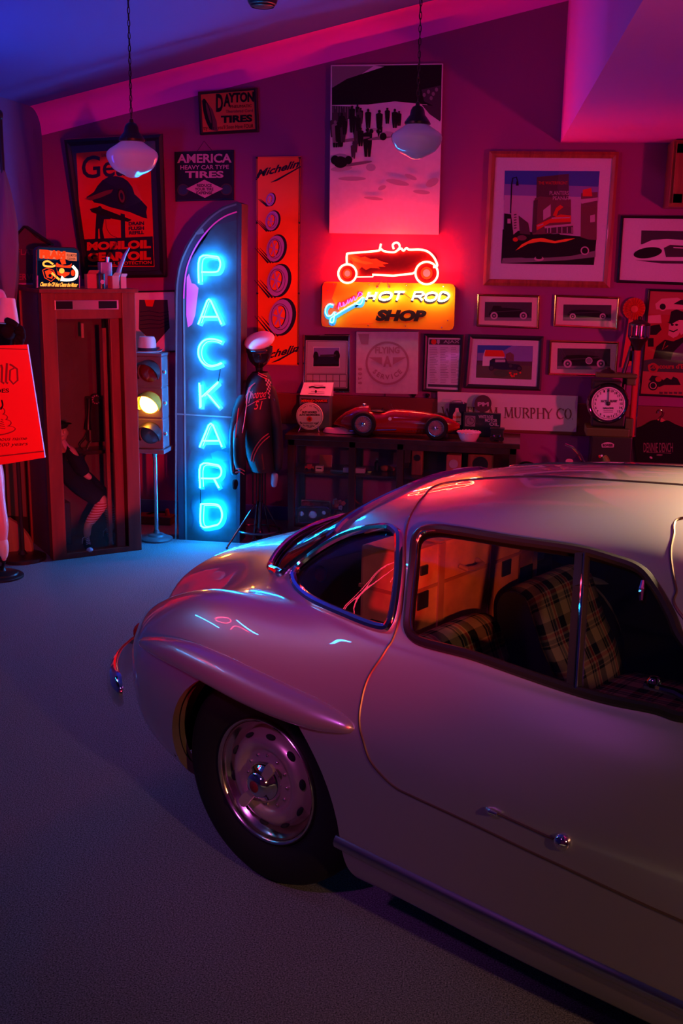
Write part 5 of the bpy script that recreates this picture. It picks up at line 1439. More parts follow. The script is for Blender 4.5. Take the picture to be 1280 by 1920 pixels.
# ================================================================== telephone booth
BA = on_z(100, 1052, 0); BB = on_z(266, 1031, 0); BE = (BB-BA); BW = BE.length; BE = BE.normalized(); BN = Vector((BE.y, -BE.x, 0))
BRZ = atan2(BE.y, BE.x); bd = BN.dot(BA)
def fB(x, y, off=0.0): return on_plane(x, y, BN, bd+off)
def bs(x, y, off=0.0):
    q = fB(x, y, off)-BA; return q.dot(BE), q.z
BH = bs(84, 549)[1]; BD = .52
booth = thing('phone_booth', BA, 'tall reddish wooden telephone booth with a dressed dummy seated inside', 'phone booth', BRZ)
def BL(s, d, z): return Vector((s, d, z))
pw = .085
sx = lambda x, y: bs(x, y)[0]
m = MB()
m.box2((0, 0, 0), (pw, .07, BH)); m.box2((BW-pw, 0, 0), (BW, .07, BH)); m.box2((0, BD-.03, 0), (pw, BD, BH)); m.box2((BW-.04, BD-.03, 0), (BW, BD, BH))
zh = bs(160, 598)[1]
m.box2((pw, .005, zh), (BW-pw, .065, BH)); m.box2((-.015, -.02, BH), (BW+.015, BD+.01, BH+.022)); m.box2((pw, .0, 0), (BW-pw, .07, .035))
m.build('frame', M['wood_red'], booth, local=True, bevel=.004)
m = MB(); m.box2((.012, .07, 0), (.032, BD-.03, BH)); m.box2((BW-.032, .07, 0), (BW-.012, BD-.03, BH)); m.box2((pw, BD-.02, 0), (BW-.04, BD-.005, BH)); m.box2((.03, .02, BH-.03), (BW-.03, BD-.02, BH-.01)); m.box2((.03, .03, .0), (BW-.03, BD-.02, .02))
m.build('inner_panels', P('booth_panel_brown', (0.10, 0.06, 0.065), .5, noise=.15, nscale=8), booth, local=True)
m = MB(); s1 = sx(214, 800); s2 = sx(234, 800); m.box2((s1, .012, .035), (s1+.055, .045, zh)); m.build('folding_door', M['wood_red'], booth, local=True, bevel=.003)
m = MB(); m.box2((s1-.035, .06, .035), (s1-.012, .08, zh-.06)); m.build('door_track', M['wood_frame'], booth, local=True)
m = MB(); a = bs(102, 563); b_ = bs(222, 580)
m.box2((a[0], -.006, b_[1]), (b_[0], .004, a[1])); vn = m.build('vent_plate', M['steel'], booth, local=True, bevel=.002)
m = MB(); h = (a[1]-b_[1])
for k in range(5): m.box((a[0]+.055, -.008, b_[1]+h*(.15+.16*k)), (.09, .004, h*.09))
m.box2((a[0]+.006, -.009, b_[1]+.006), (a[0]+.105, -.006, a[1]-.006)); m.box2((b_[0]-.125, -.009, b_[1]+.006), (b_[0]-.012, -.006, a[1]-.006))
m.build('louvre', M['matte_black'], vn, local=True)
m = MB(); m.box2((pw, .030, .035), (s1, .034, zh)); m.build('glass', M['case_glass'], booth, local=True)
m = MB(); m.tube([BL(*bs(183, 612)[:1], .30, bs(183, 612)[1]), BL(bs(184, 640)[0], .30, bs(184, 640)[1])], .010, 10); m.build('tube_lamp', P('dim_tube_glass', (.6, .4, .42), .2), booth, smooth=True, local=True)
m = MB(); z = bs(170, 850, -.3)[1]; m.box2((.20, BD-.19, z-.015), (BW-.06, BD-.02, z+.01)); m.build('shelf', M['wood_dark'], booth, local=True, bevel=.003)
# wall telephone
ph = lambda x, y, o: fB(x, y, -o)
c0 = ph(180, 790, BD-.05)
tel = thing('wall_telephone', c0, 'black rotary wall telephone at the back of the booth', 'telephone', BRZ)
TI = lambda x, y, o: ph(x, y, o)
m = MB(); R3 = Matrix.Rotation(BRZ, 3, 'Z'); zc = (ph(180,735,BD-.05).z+ph(180,835,BD-.05).z)/2
m.box((ph(182,790,BD-.055).x, ph(182,790,BD-.055).y, zc), (.14, .08, .30), 0, R3); tb = m.build('body', M['black'], tel, bevel=.012)
cd = ph(180, 749, BD-.105)
m = MB(); Ry = Matrix((BE, -BN, Vector((0, 0, 1)))).transposed()
for k in range(10):
    a = radians(20+k*32); m.ball(cd+Ry @ Vector((.026*cos(a), -.006, .026*sin(a))), .0058, 0, 8)
dl = m.build('dial_numbers', M['pale_pink'], tel, smooth=True)
m = MB(); m.lathe([(.036, .0), (.036, -.006), (.018, -.008), (.017, -.012), (.001, -.012)], 28, o=cd, axis='y', R=Ry); m.build('dial', M['black'], tel, smooth=True)
m = MB(); a = ph(167, 752, BD-.10); b_ = ph(165, 800, BD-.10); m.tube([a+Vector((0, 0, .02)), a, (a+b_)/2, b_, b_-Vector((0, 0, .02))], [.022, .02, .011, .02, .022], 12); m.build('handset', M['black'], tel, smooth=True)
m = MB(); m.tube([Vector(p) for p in bez([tuple(ph(*q, BD-.12)) for q in ((166,806), (160,822), (150,835), (160,846), (168,832), (172,826))], 6)], .004, 6); m.build('handset_cord', M['black'], tel, smooth=True)
# seated dummy
dm = fB(150, 1040, -.25)
D = lambda x, y, o: fB(x, y, -o)
dummy = thing('dressed_dummy', (dm.x, dm.y, .02), 'seated dummy in black with a cap, pale scarf and striped socks inside the phone booth', 'mannequin', BRZ)
M['suit'] = P('black_wool', (0.012, 0.012, 0.018), .95, spec=.1)
nodes = [(D(128,918,.30), (.085,.075)), (D(124,880,.31), (.078,.066)), (D(118,848,.31), (.082,.06)), (D(113,831,.30), .030), (D(115,814,.28), (.040,.048)), (D(115,800,.28), (.040,.044)),
 (D(160,920,.20), .052), (D(195,938,.13), .042), (D(180,962,.12), .034), (D(164,985,.13), .026), (D(163,1008,.10), .024),
 (D(170,905,.33), .050), (D(202,942,.27), .040), (D(206,962,.25), .032), (D(207,982,.26), .026), (D(206,996,.22), .024),
 (D(134,846,.22), .034), (D(150,876,.17), .028), (D(163,892,.16), .022), (D(172,898,.15), .018), (D(108,852,.36), .034), (D(122,890,.38), .028)]
ed = [(0,1),(1,2),(2,3),(3,4),(4,5),(0,6),(6,7),(7,8),(8,9),(9,10),(0,11),(11,12),(12,13),(13,14),(14,15),(2,16),(16,17),(17,18),(18,19),(2,20),(20,21)]
hd = D(117,808,.24)
skin('body', nodes, ed, M['skin'], dummy, 2, extra=[(D(121,810,.225), (.010,.010,.013)), (D(119,806,.232), (.006,.006,.006)), (D(114,806,.235), (.006,.006,.006)), (D(105,811,.28), (.007,.012,.016)), (D(126,812,.30), (.007,.012,.016)), (D(118,818,.235), (.014,.008,.005))])
def wear(name, idx, grow, mat): 
    mp = {k: i for i, k in enumerate(idx)}
    nn = [(nodes[k][0], tuple(r+grow for r in nodes[k][1]) if hasattr(nodes[k][1], '__len__') else nodes[k][1]+grow) for k in idx]
    return skin(name, nn, [(mp[a], mp[b]) for a, b in ed if a in mp and b in mp], mat, dummy, 2)
wear('coat', [0,1,2,6,11,16,17,18,20,21], .020, M['suit']); wear('trousers', [0,1,6,7,11,12], .017, M['suit'])
def striped(name, c1, c2, sc, axis=2):
    mt = bpy.data.materials.new(name); mt.use_nodes = True; nt = mt.node_tree; b = nt.nodes['Principled BSDF']; b.inputs['Roughness'].default_value = .9
    tc = nt.nodes.new('ShaderNodeTexCoord'); sp = nt.nodes.new('ShaderNodeSeparateXYZ'); ml = nt.nodes.new('ShaderNodeMath'); ml.operation = 'MULTIPLY'; ml.inputs[1].default_value = sc
    fr = nt.nodes.new('ShaderNodeMath'); fr.operation = 'FRACT'; gt = nt.nodes.new('ShaderNodeMath'); gt.operation = 'GREATER_THAN'; gt.inputs[1].default_value = .5
    mx = nt.nodes.new('ShaderNodeMixRGB'); mx.inputs[1].default_value = c1+(1,); mx.inputs[2].default_value = c2+(1,)
    nt.links.new(tc.outputs['Object'], sp.inputs[0]); nt.links.new(sp.outputs[axis], ml.inputs[0]); nt.links.new(ml.outputs[0], fr.inputs[0]); nt.links.new(fr.outputs[0], gt.inputs[0]); nt.links.new(gt.outputs[0], mx.inputs[0]); nt.links.new(mx.outputs[0], b.inputs['Base Color']); return mt
M['sock'] = striped('striped_sock', (.75, .55, .50), (.45, .03, .03), 62)
wear('sock', [7,8,9], .004, M['sock']); wear('sock', [12,13,14], .004, M['sock'])
def sneaker(heel, toe):
    h, t = heel, toe; d = (t-h); d.z = 0; d.normalize()
    o = skin('sneaker', [(h+Vector((0, 0, .045)), .028), (h+Vector((0, 0, .015)), (.028,.026)), (h+d*.05+Vector((0, 0, .012)), (.027,.024)), (h+d*.095+Vector((0, 0, .004)), (.026,.018)), (h+d*.12, (.018,.014))], chain(5), M['black_cloth'], dummy, 2)
    m = MB(); m.ball(h+d*.115+Vector((0, 0, .002)), (.022,.022,.016), 0, 12); m.build('toe_cap', M['pale_pink'], o, smooth=True)
    m = MB(); s_ = d.cross(Vector((0, 0, 1)))
    for k in range(6):
        c_ = h+d*(.020+.011*k)+Vector((0, 0, .070-.008*k)); m.tube([c_-s_*.013, c_+Vector((0, 0, .004)), c_+s_*.013], .0028, 6)
    m.tube([h+d*.02+Vector((0, 0, .075)), h+d*.035+s_*.03+Vector((0, 0, .06)), h+d*.05+s_*.035+Vector((0, 0, .03))], .0022, 5)
    m.build('lace', M['white'], o, smooth=True)
hA_ = D(162,1002,.13); hB_ = D(200,992,.25); hA_.z = .035; hB_.z = .035
sneaker(hA_, D(168,1030,.02)); sneaker(hB_, D(210,1020,.12))
m = MB(); m.ball(D(112,797,.27), (.052,.055,.026), 0, 16); m.build('cap', M['suit'], dummy, smooth=True)
m = MB(); a = D(124,794,.20); m.ball(a, (.036,.030,.006), 0, 14); m.build('cap_peak', M['suit'], dummy, smooth=True)
m = MB(); pts = [tuple(D(*q, o)) for *q, o in ((117,826,.235), (124,838,.222), (134,852,.205), (144,866,.195), (152,876,.185))]
pp = [Vector(p) for p in bez(pts, 5)]; m.tube(pp, [.012+.012*sin(pi*min(1, i/len(pp)+.15)) for i in range(len(pp))], 8); m.build('scarf', M['pale_pink'], dummy, smooth=True)
m = MB(); q = BL(.16, .33, 0); m.T = booth.matrix_basis if False else WM[booth.name]
m.box2((.03, .26, .02), (.20, .48, .30)); m.build('stool', M['wood_dark'], booth, bevel=.006)

# ================================================================== lit sign and clutter on the booth roof
ztop = BH+.022
def roof(x, y): return on_z(x, y, ztop)
off = .10
S0_, = (fB(70, 546, -off),)
sg = thing('lit_counter_sign', (fB(109,546,-off).x, fB(109,546,-off).y, ztop), 'small backlit FRAM oil cleaner sign glowing orange on the booth roof', 'sign', BRZ)
def fS(x, y, h=0): return fB(x, y, -off+h)
zf = fS(109, 546).z-ztop                     # seat the sign on the roof
def fS(x, y, h=0): p = fB(x, y, -off+h); return Vector((p.x, p.y, p.z-zf))
oc = [(68,546), (68,474), (72,469), (80,467), (140,469), (147,473), (150,480), (151,546)]
m = MB(); m.prism([fS(x, y)-BN*.07 for x, y in oc], BN*.07); m.build('housing', M['black'], sg, bevel=.003)
M['lit_dark'] = emis('lit_navy', (0.001, 0.003, 0.014), 1.0); M['lit_blue'] = emis('lit_dull_blue', (0.006, 0.014, 0.045), 1.0)
M['lit_red'] = emis('lit_red', (1.0, 0.05, 0.01), 1.0); M['lit_orange'] = emis('lit_orange', (1.0, 0.30, 0.04), 2.2); M['lit_white'] = emis('lit_white', (1.0, 0.85, 0.55), 3.0); M['lit_pink'] = emis('lit_salmon', (0.9, 0.16, 0.08), 1.0)
A = Art(fS)
A.poly([(70,543), (70,475), (74,470.5), (80,469), (140,471), (146,475), (148,480), (149,543)], M['lit_blue'], 1)
A.flat(71,494, 148,494, 149,543, 71,542, m=M['lit_dark'], lay=2)
A.flat(74,473, 144,480, 144,495, 74,489, m=M['lit_pink'], lay=3); A.text('FRAM', 75,473, 123,490, M['lit_red'], 5, .09, 0, -3); A.text('OIL & MOTOR', 125,481, 144,486, M['lit_dark'], 5, .02, rise=-1); A.text('CLEANER', 126,488, 142,492, M['lit_dark'], 5, .02, rise=-1)
A.flat(105,500, 112,491, 126,492, 135,500, 130,520, 120,526, 108,520, m=M['lit_red'], lay=4); A.ell(120,497, 14, 6, M['lit_dark'], 5, 24, rot=.15); A.flat(112,492, 122,490, 124,500, 116,502, m=M['lit_red'], lay=6); A.flat(106,506, 134,508, 132,516, 108,514, m=M['lit_dark'], lay=5); A.ell(116,513, 5, 5, M['lit_orange'], 6)
A.line(bez([(100,501), (90,495), (82,498), (84,504), (98,505), (104,503)]), 3.4, M['lit_orange'], 5)
A.line(bez([(136,504), (144,514), (142,526), (130,530), (114,529)]), [4]*26+[5]*15 if False else 5, M['lit_white'], 6); A.flat(116,522, 113,532, 126,533, m=M['lit_white'], lay=6)
A.line([(97,517), (112,530)], 4, M['lit_orange'], 5)
A.line([(80,512), (88,508), (100,512), (106,524), (96,533), (84,526), (80,512)], 1.6, M['lit_red'], 5); A.flat(84,514, 92,511, 102,516, 98,528, 88,526, m=M['lit_red'], lay=4); A.ell(94,522, 3, 3, M['lit_dark'], 6); A.ell(137,517, 4, 6, M['lit_red'], 4)
A.text('Cleans the Oil that Cleans the Motor', 76,534, 146,542, M['lit_orange'], 5, .03, .3, -1.5)
A.done('lit_panel', sg)
for x in (70.5, 149): 
    m = MB(); m.bar(fS(x, 545, .004), fS(x, 522, .004), .007, .005); m.build('side_clip', M['pale_pink'], sg)
def on_roof(px_, depth): 
    p = fB(px_, 548, -depth); return Vector((p.x, p.y, ztop))
def carton(name, x, depth, w, d, h, rz, mat, label, lid=True, cat='box', top=None):
    b0 = on_roof(x, depth); r = thing(name, b0, label, cat, BRZ+rz)
    m = MB(); m.box((0, 0, h/2), (w, d, h)); bo = m.build('carton', mat, r, local=True, bevel=.002)
    if lid:
        m = MB(); m.add([(-w/2, -d/2, h), (w/2, -d/2, h), (w*.62, -d*.9, h*1.28), (-w*.38, -d*.9, h*1.28)], [(0, 1, 2, 3)]); m.add([(w/2, -d/2, h), (w/2, d/2, h), (w*.85, d*.4, h*1.2), (w*.85, -d*.4, h*1.2)], [(0, 1, 2, 3)]); m.build('flap', mat, r, local=True)
    return r
M['card_red'] = P('red_card', (0.50, 0.10, 0.08), .6); M['card_pale'] = P('pale_card', (0.55, 0.50, 0.52), .6); M['tin'] = P('blue_grey_tin', (0.35, 0.42, 0.50), .3, .5)
r = carton('carton', 171, .10, .062, .06, .085, 0, M['card_red'], 'red open carton at the front left of the booth roof clutter')
r = carton('carton', 213, .08, .050, .05, .075, .3, M['card_red'], 'red open carton near the right front corner of the booth roof')
r = carton('carton', 231, .10, .034, .05, .070, -.2, M['card_pale'], 'narrow pale carton with a flared flap at the right end of the booth roof')
r = carton('oil_tin', 198, .21, .072, .05, .155, .1, M['tin'], 'tall blue grey tin standing behind the red cartons on the booth roof', lid=False, cat='tin')
m = MB(); m.lathe([(.012, .155), (.012, .175), (.015, .176), (.015, .186), (.001, .187)], 16, o=(.018, 0, 0)); m.build('cap', M['steel'], r, local=True, smooth=True)
b0 = on_roof(190, .06); r = thing('small_can', b0, 'small black can with a round badge between the two red cartons', 'can', BRZ)
m = MB(); m.lathe([(.001, 0), (.026, 0), (.026, .085), (.024, .09), (.001, .09)], 24); m.build('can_body', M['black'], r, local=True, smooth=True)
m = MB(); m.lathe([(.013, .0), (.013, -.002), (.001, -.002)], 20, o=(0, -.026, .04), axis='y'); m.build('badge', M['pale_pink'], r, local=True)
b0 = on_roof(220, .15); r = thing('pouring_spout', b0, 'long slim metal pouring spout leaning upright at the rear of the booth roof', 'spout', BRZ)
m = MB(); m.tube([Vector((-.01, 0, 0)), Vector((-.005, 0, .05)), Vector((.02, 0, .12)), Vector((.055, 0, .20)), Vector((.085, 0, .245))], [.020, .018, .014, .010, .004], 12); m.build('spout_tube', M['tin'], r, local=True, smooth=True)
m = MB(); m.lathe([(.001, 0), (.028, 0), (.026, .012), (.018, .02)], 20, o=(-.01, 0, 0)); m.build('spout_base', M['tin'], r, local=True, smooth=True)

# ================================================================== left edge: service sign, cupboard, rounded board, flag
zb = BH+.03; CY_ = 6.60; xr = -3.13
R = thing('cupboard', ((XL+.02+xr)/2, CY_+.15, 0), 'tall dark cupboard half hidden between the left wall and the booth', 'cupboard')
m = MB(); m.box2((XL+.02, CY_, 0), (xr, CY_+.32, zb)); m.build('carcass', M['wood_dark'], R, bevel=.004)
m = MB(); m.box2((XL+.05, CY_-.012, .15), (xr-.02, CY_, zb*.62)); m.build('door', P('dim_brown_panel', (.16, .08, .06), .6), R, bevel=.002)
f = yplane(6.66)
hs = [(27,549), (24,470), (30,461), (47,441), (66,460), (92,476), (95,549)]
zz = f(50, 549).z-zb
g = lambda x, y, h=0: (lambda p: Vector((p.x, p.y-h, p.z-zz)))(on_y(x, y, 6.66))
R = thing('gable_sign', (g(60,549).x, 6.66, zb), 'dark gable-shaped board lettered FLAT SERVICE behind the lit orange sign', 'sign')
m = MB(); m.prism([g(x, y)+Vector((0, .03, 0)) for x, y in hs], (0, -.03, 0)); m.build('board', P('dark_maroon_board', (.09, .012, .012), .6), R, bevel=.002)
A = Art(g); SR = P('dull_red_lettering', (.36, .035, .04), .6)
A.text('FLAT TIRE', 33,483, 112,494, SR, 2, .005) if False else A.text('FLAT', 33,483, 66,494, SR, 2, .01)
A.text('SERVICE', 28,529, 82,541, SR, 2, .02); A.done('lettering', R)
m = MB(); m.bar(g(28,548,.004), g(94,548,.004), .012, .01); m.build('ledge_strip', P('pale_strip', (.45, .2, .25), .6), R)
m = MB(); m.bar(g(47,442,.0)+Vector((0, .015, .004)), g(24,470,0)+Vector((-.004, .015, .006)), .05, .012); m.bar(g(47,442,0)+Vector((0, .015, .004)), g(94,477,0)+Vector((.01, .015, .006)), .05, .012); m.build('roof_moulding', M['matte_black'], R)
# rounded board with slot
f = yplane(6.20); zz = f(40, 1046).z
g2 = lambda x, y, h=0: (lambda p: Vector((p.x, p.y-h, p.z-zz+.0)))(on_y(x, y, 6.20))
cvx = [(12,982), (22,983), (33,990), (45,1003), (54,1016), (59,1030), (59,1042), (54,1046), (36,1045), (10,1041)]
R = thing('rounded_board', (g2(40,1046).x, 6.20, 0), 'brown rounded wooden board with a narrow slot, on the floor beside the booth', 'board')
bp = [(p[0], p[1], 0) for p in cvx]; bp = bez(bp, 4, True)
lo = min(g2(x, y).z for x, y, _ in bp)
m = MB(); m.prism([g2(x, y)+Vector((0, .03, -lo)) for x, y, _ in bp], (0, -.03, 0)); m.build('panel', wood('pale_plywood', (.36, .16, .07), (.46, .22, .10), .5, 5), R, bevel=.002)
m = MB(); m.bar(g2(43,1014,.001)+Vector((0, 0, -lo)), g2(45,1032,.001)+Vector((0, 0, -lo)), .007, .004); m.build('slot', M['matte_black'], R)
# furled flag at the edge
R = thing('furled_flag', (on_y(6,300,6.12).x, 6.12, 0), 'pale furled flag on a dark pole at the far left edge', 'flag')
f = yplane(6.12); xp = f(4, 300).x
m = MB(); m.tube([Vector((xp, 6.12, .0)), Vector((xp, 6.12, f(4,222).z))], .013, 10); m.ball(Vector((xp, 6.12, f(4,216).z)), (.02, .02, .03), 0, 12); m.lathe([(.001, 0), (.14, 0), (.14, .02), (.03, .035), (.013, .06)], 28, o=(xp, 6.12, 0)); m.build('pole', M['bronze'], R, smooth=True)
M['flag'] = P('pale_flag_cloth', (.16, .08, .10), .85)
rows = [(300,5,.010), (318,9,.026), (345,17,.055), (380,26,.085), (420,34,.105), (460,38,.115), (520,36,.11), (570,30,.09)]
m = MB(); vs = []; n = 28
for y, xrr, _ in rows:
    c_ = f(0, y); r_ = f(xrr, y).x-xp
    for j in range(n):
        a = 2*pi*j/n; k = 1+.14*sin(5*a+y*.02); vs.append(Vector((xp+r_*k*cos(a)/1.14, 6.12+.75*r_*k*sin(a), c_.z)))
m.add(vs, [(i*n+j, i*n+(j+1) % n, (i+1)*n+(j+1) % n, (i+1)*n+j) for i in range(len(rows)-1) for j in range(n)]+[tuple(range(n)), tuple((len(rows)-1)*n+j for j in range(n))]); m.build('cloth', M['flag'], R, smooth=True)

# ================================================================== display figure holding the red board (mostly outside the frame)
YF = 5.66; f = yplane(YF)
fb = on_z(8, 1082, 0)
R = thing('display_figure', (fb.x, fb.y, 0), 'pale display figure on tiptoe on a black base, half cut by the left edge', 'mannequin')
M['figure'] = P('pale_figure_paint', (.80, .42, .45), .35, coat=.3)
F = lambda x, y, d=0: on_y(x, y, YF+d)
zsh = F(-30, 1050).z
nd = [(F(-62,840,.06), (.13,.11)), (F(-66,740,.06), (.12,.10)), (F(-70,640,.06), (.15,.11)), (F(-74,585,.05), .05), (F(-76,540,.03), (.10,.115)), (F(-77,500,.03), (.105,.12)), (F(-77,470,.03), (.06,.07)),
 (F(-18,600,.02), .045), (F(-2,545,.0), .036), (F(10,590,-.04), .030),
 (F(-18,880,.0), .085), (F(-6,935,.0), .048), (F(0,962,0), .040), (F(2,985,0), .047), (F(4,1015,0), .030), (F(7,1040,.0), .020), (F(8,1052,0), .012),
 (F(-95,880,.08), .085), (F(-98,940,.08), .05), (F(-98,1000,.08), .045), (F(-96,1045,.08), .025),
 (F(-120,620,.08), .05), (F(-135,720,.05), .04), (F(-130,800,0), .03)]
ren = lambda k: k if k <= 5 else k+1
ed2 = [(0,1),(1,2),(2,3),(3,4),(4,5),(2,6),(6,7),(7,8),(0,9),(9,10),(10,11),(11,12),(12,13),(13,14),(14,15),(0,16),(16,17),(17,18),(18,19),(2,20),(20,21),(21,22)]
skin('body', nd, [(ren(a_), ren(b2)) for a_, b2 in ed2]+[(5, 6)], M['figure'], R, 2, extra=[(F(-76,520,-.08), (.016,.022,.030)), (F(-92,515,-.065), (.014,.008,.009)), (F(-60,515,-.065), (.014,.008,.009)), (F(-76,545,-.075), (.026,.010,.008))])
m = MB(); bz = fb
m.lathe([(.001, .0), (.128, .0), (.128, .010), (.120, .016), (.098, .020), (.094, .028), (.070, .034), (.03, .040), (.02, .06)], 40, o=(F(0,1080).x-.03, fb.y, 0)); m.tube([Vector((F(0,1080).x-.03, fb.y, .03)), F(8,1052,0), ], .010, 8)
m.build('base', M['black'], R, smooth=True)
o = skin('slipper', [(F(3,1006,-.0), .034), (F(5,1022,-.004), .037), (F(7,1038,-.004), .030), (F(9,1049,-.002), .014)], chain(4), M['paper'], R, 2)
m = MB()
a, b_ = F(14,560,-.02), F(15,606,-.04)
m.tube([a, a+(b_-a)*.1, b_], [.040, .042, .058], 24); m.build('cuff', M['paper'], R, smooth=True)
# gloved fist over the top edge of the board
gl = [(F(8,612,-.05), (.055,.05)), (F(20,622,-.055), (.062,.05)), (F(30,630,-.055), (.045,.04))]
skin('glove', gl, chain(3), M['black_cloth'], R, 2)
for k, (x0, y0) in enumerate(((44,618), (45,626), (42,634), (36,639))):
    skin('glove_finger', [(F(28,y0-4,-.075), .020), (F(x0-4,y0-3,-.085), .019), (F(x0,y0+5,-.070), .017), (F(x0-5,y0+11,-.05), .014)], chain(4), M['black_cloth'], R, 1)
skin('glove_thumb', [(F(10,600,-.10), .02), (F(22,604,-.12), .02), (F(34,612,-.11), .016)], chain(3), M['black_cloth'], R, 1)
# the red board
YB = 5.58
fq, nq = quadplane((50,648), (83,858), (0,871), YB, YB-.02, YB-.05)
c = q4(-70,650, 51,646, 84,858, -50,880)
bb = (fq(84,858)+fq(-50,880))/2
R = thing('advertising_board', (bb.x, bb.y, min(fq(84,858).z, fq(-50,880).z)), 'bright red board with black shoe drawings and old-style lettering, held by the gloved figure', 'sign')
M['board_red'] = P('bright_red_board', (1.0, .025, .012), .45)
board('panel', c, fq, .018, M['board_red'], R, edge=P('board_edge_white', (.6, .6, .65), .5))
A = Art(fq)
M['board_ink'] = P('board_dark_red_ink', (.22, .012, .01), .6)
def BI(pts, w=1.6, m=None): A.line(bez(pts, 4) if len(pts) > 2 else pts, w, m or M['ink'], 2)
BM = M['board_ink']
# blackletter tail of the brand word
for pts in ([(-8,690),(-10,716)],[(-2,688),(-4,712)],[(2,684),(4,690),(3,716),(8,719)],[(13,681),(11,716),(15,719)]): A.line(pts, 4.2, BM, 2)
A.line([(19,694), (18,712), (25,720), (33,713), (32,692), (22,685), (18,683)], 3.4, BM, 2, False); A.line([(19,694), (27,690)], 2.4, BM, 2)
A.text('SHOES', -28,730, 17,737.5, M['ink'], 2, .03, rise=1.5)
# stacked shoe drawing
for cx, cy, rx, ry in ((-4,808,34,9), (2,795,20,9), (0,784,15,8), (-2,772,12,9)): A.ell(cx, cy, rx, ry, BM, 2, 26, rot=-.12); A.ell(cx-.5, cy-.5, rx-1.6, ry-1.6, M['board_red'], 3, 26, rot=-.12)
A.line(bez([(3,750), (5,760), (1,768)]), 3, M['ink'], 4)
for k in range(5): A.line([(2-k, 786+k*4), (6+k, 788+k*4)], 1.4, BM, 5)
A.text('the famous name', -36,821, 51,828, M['ink'], 2, 0, .4, 3); A.text('nearly 200 years', -44,833, 52,842, M['ink'], 2, 0, .4, 5)
A.line([(-60,652), (51,655)], 1.5, BM, 2); A.line([(-60,862), (82,846)], 2.2, BM, 2)
A.done('lettering', R)
# ================================================================== traffic light
YT = 6.756; f = yplane(YT-.08); Ft = lambda x, y, d=0: on_y(x, y, YT+d)
tb_ = on_z(298, 1012, 0); xt = Ft(288, 757).x
R = thing('traffic_light', (xt, YT, 0), 'traffic light on a pole with its amber lens lit, beside the cyan letter sign', 'traffic light')
M['tl_paint'] = P('traffic_grey_blue_paint', (.10, .11, .13), .4)
z0, z1 = Ft(288, 842, -.08).z, Ft(288, 668, -.08).z; hw = (Ft(311,757,-.08).x-Ft(263,757,-.08).x)/2
m = MB(); hgt = (z1-z0)/3
for k in range(3): m.box2((xt-hw, YT-.08, z0+hgt*k+.003), (xt+hw, YT+.08, z0+hgt*(k+1)-.003))
m.box2((xt-hw*.95, YT-.075, z0), (xt+hw*.95, YT+.075, z1)); m.build('housing', M['tl_paint'], R, bevel=.006)
m = MB(); m.box2((xt-hw*1.12, YT-.10, z0-.028), (xt+hw*1.12, YT+.09, z0)); m.build('bottom_plate', M['tl_paint'], R, bevel=.004)
m = MB(); m.box2((xt-hw*1.05, YT-.09, z1), (xt+hw*1.05, YT+.085, z1+.018)); m.build('top_plate', M['tl_paint'], R, bevel=.004)
M['amber'] = emis('amber_lamp', (1.0, .30, .015), 80.0); M['lens_red'] = P('dark_red_lens', (.10, .006, .008), .06, coat=1); M['lens_green'] = P('dark_blue_green_lens', (.02, .12, .17), .06, coat=1)
for k, (px_, mat, nm) in enumerate((((287,700), M['lens_red'], 'red_lens'), ((287,757), M['amber'], 'amber_lens'), ((291,811), M['lens_green'], 'green_lens'))):
    zc = z0+hgt*(2.5-k); c_ = Vector((xt, YT-.08, zc)); rl = hw*.80
    m = MB(); m.lathe([(.001, -.026), (rl*.5, -.021), (rl*.85, -.009), (rl, .002)], 32, o=c_, axis='y'); m.build(nm, mat, R, smooth=True)
    m = MB(); vs = []; n = 40; L0 = .012
    for j in range(n+1):
        a = radians(-125+250*j/n); q = abs(a)/radians(125); dep = .015+.105*(1-q**2.2)
        for rr in (rl*1.08, rl*1.14):
            for d_ in (0, dep): vs.append(c_+Vector((rr*sin(a), -d_, rr*cos(a)-(.018*(d_/.12) if d_ else 0))))
    fs = []
    for j in range(n):
        o_ = 4*j
        fs += [(o_, o_+1, o_+5, o_+4), (o_+2, o_+6, o_+7, o_+3), (o_+1, o_+3, o_+7, o_+5)]
    m.add(vs, fs); m.build('visor', P('amber_glow_visor', (.55, .30, .02), .35) if k == 1 else M['black'], R, smooth=True, sharp=50)  # visor around the lit lens carries the amber glow in its colour
    m = MB(); m.ball(c_+Vector((hw+.012, .02, .0)), (.014, .014, .014), 0, 10); m.build('hinge_knob', M['steel'], R, smooth=True)
m = MB(); m.tube([Vector((xt+.002, YT, z0-.02)), Vector((xt, YT, .03))], .014, 12); m.lathe([(.035, 0), (.020, -.02), (.014, -.05)], 16, o=(xt, YT, z0-.02)); m.build('pole', M['steel'], R, smooth=True)
m = MB(); m.lathe([(.001, 0), (.104, 0), (.106, .012), (.095, .022), (.060, .028), (.052, .040), (.022, .046), (.016, .07)], 40, o=(xt, YT, 0)); m.build('base_disc', M['tl_paint'], R, smooth=True)
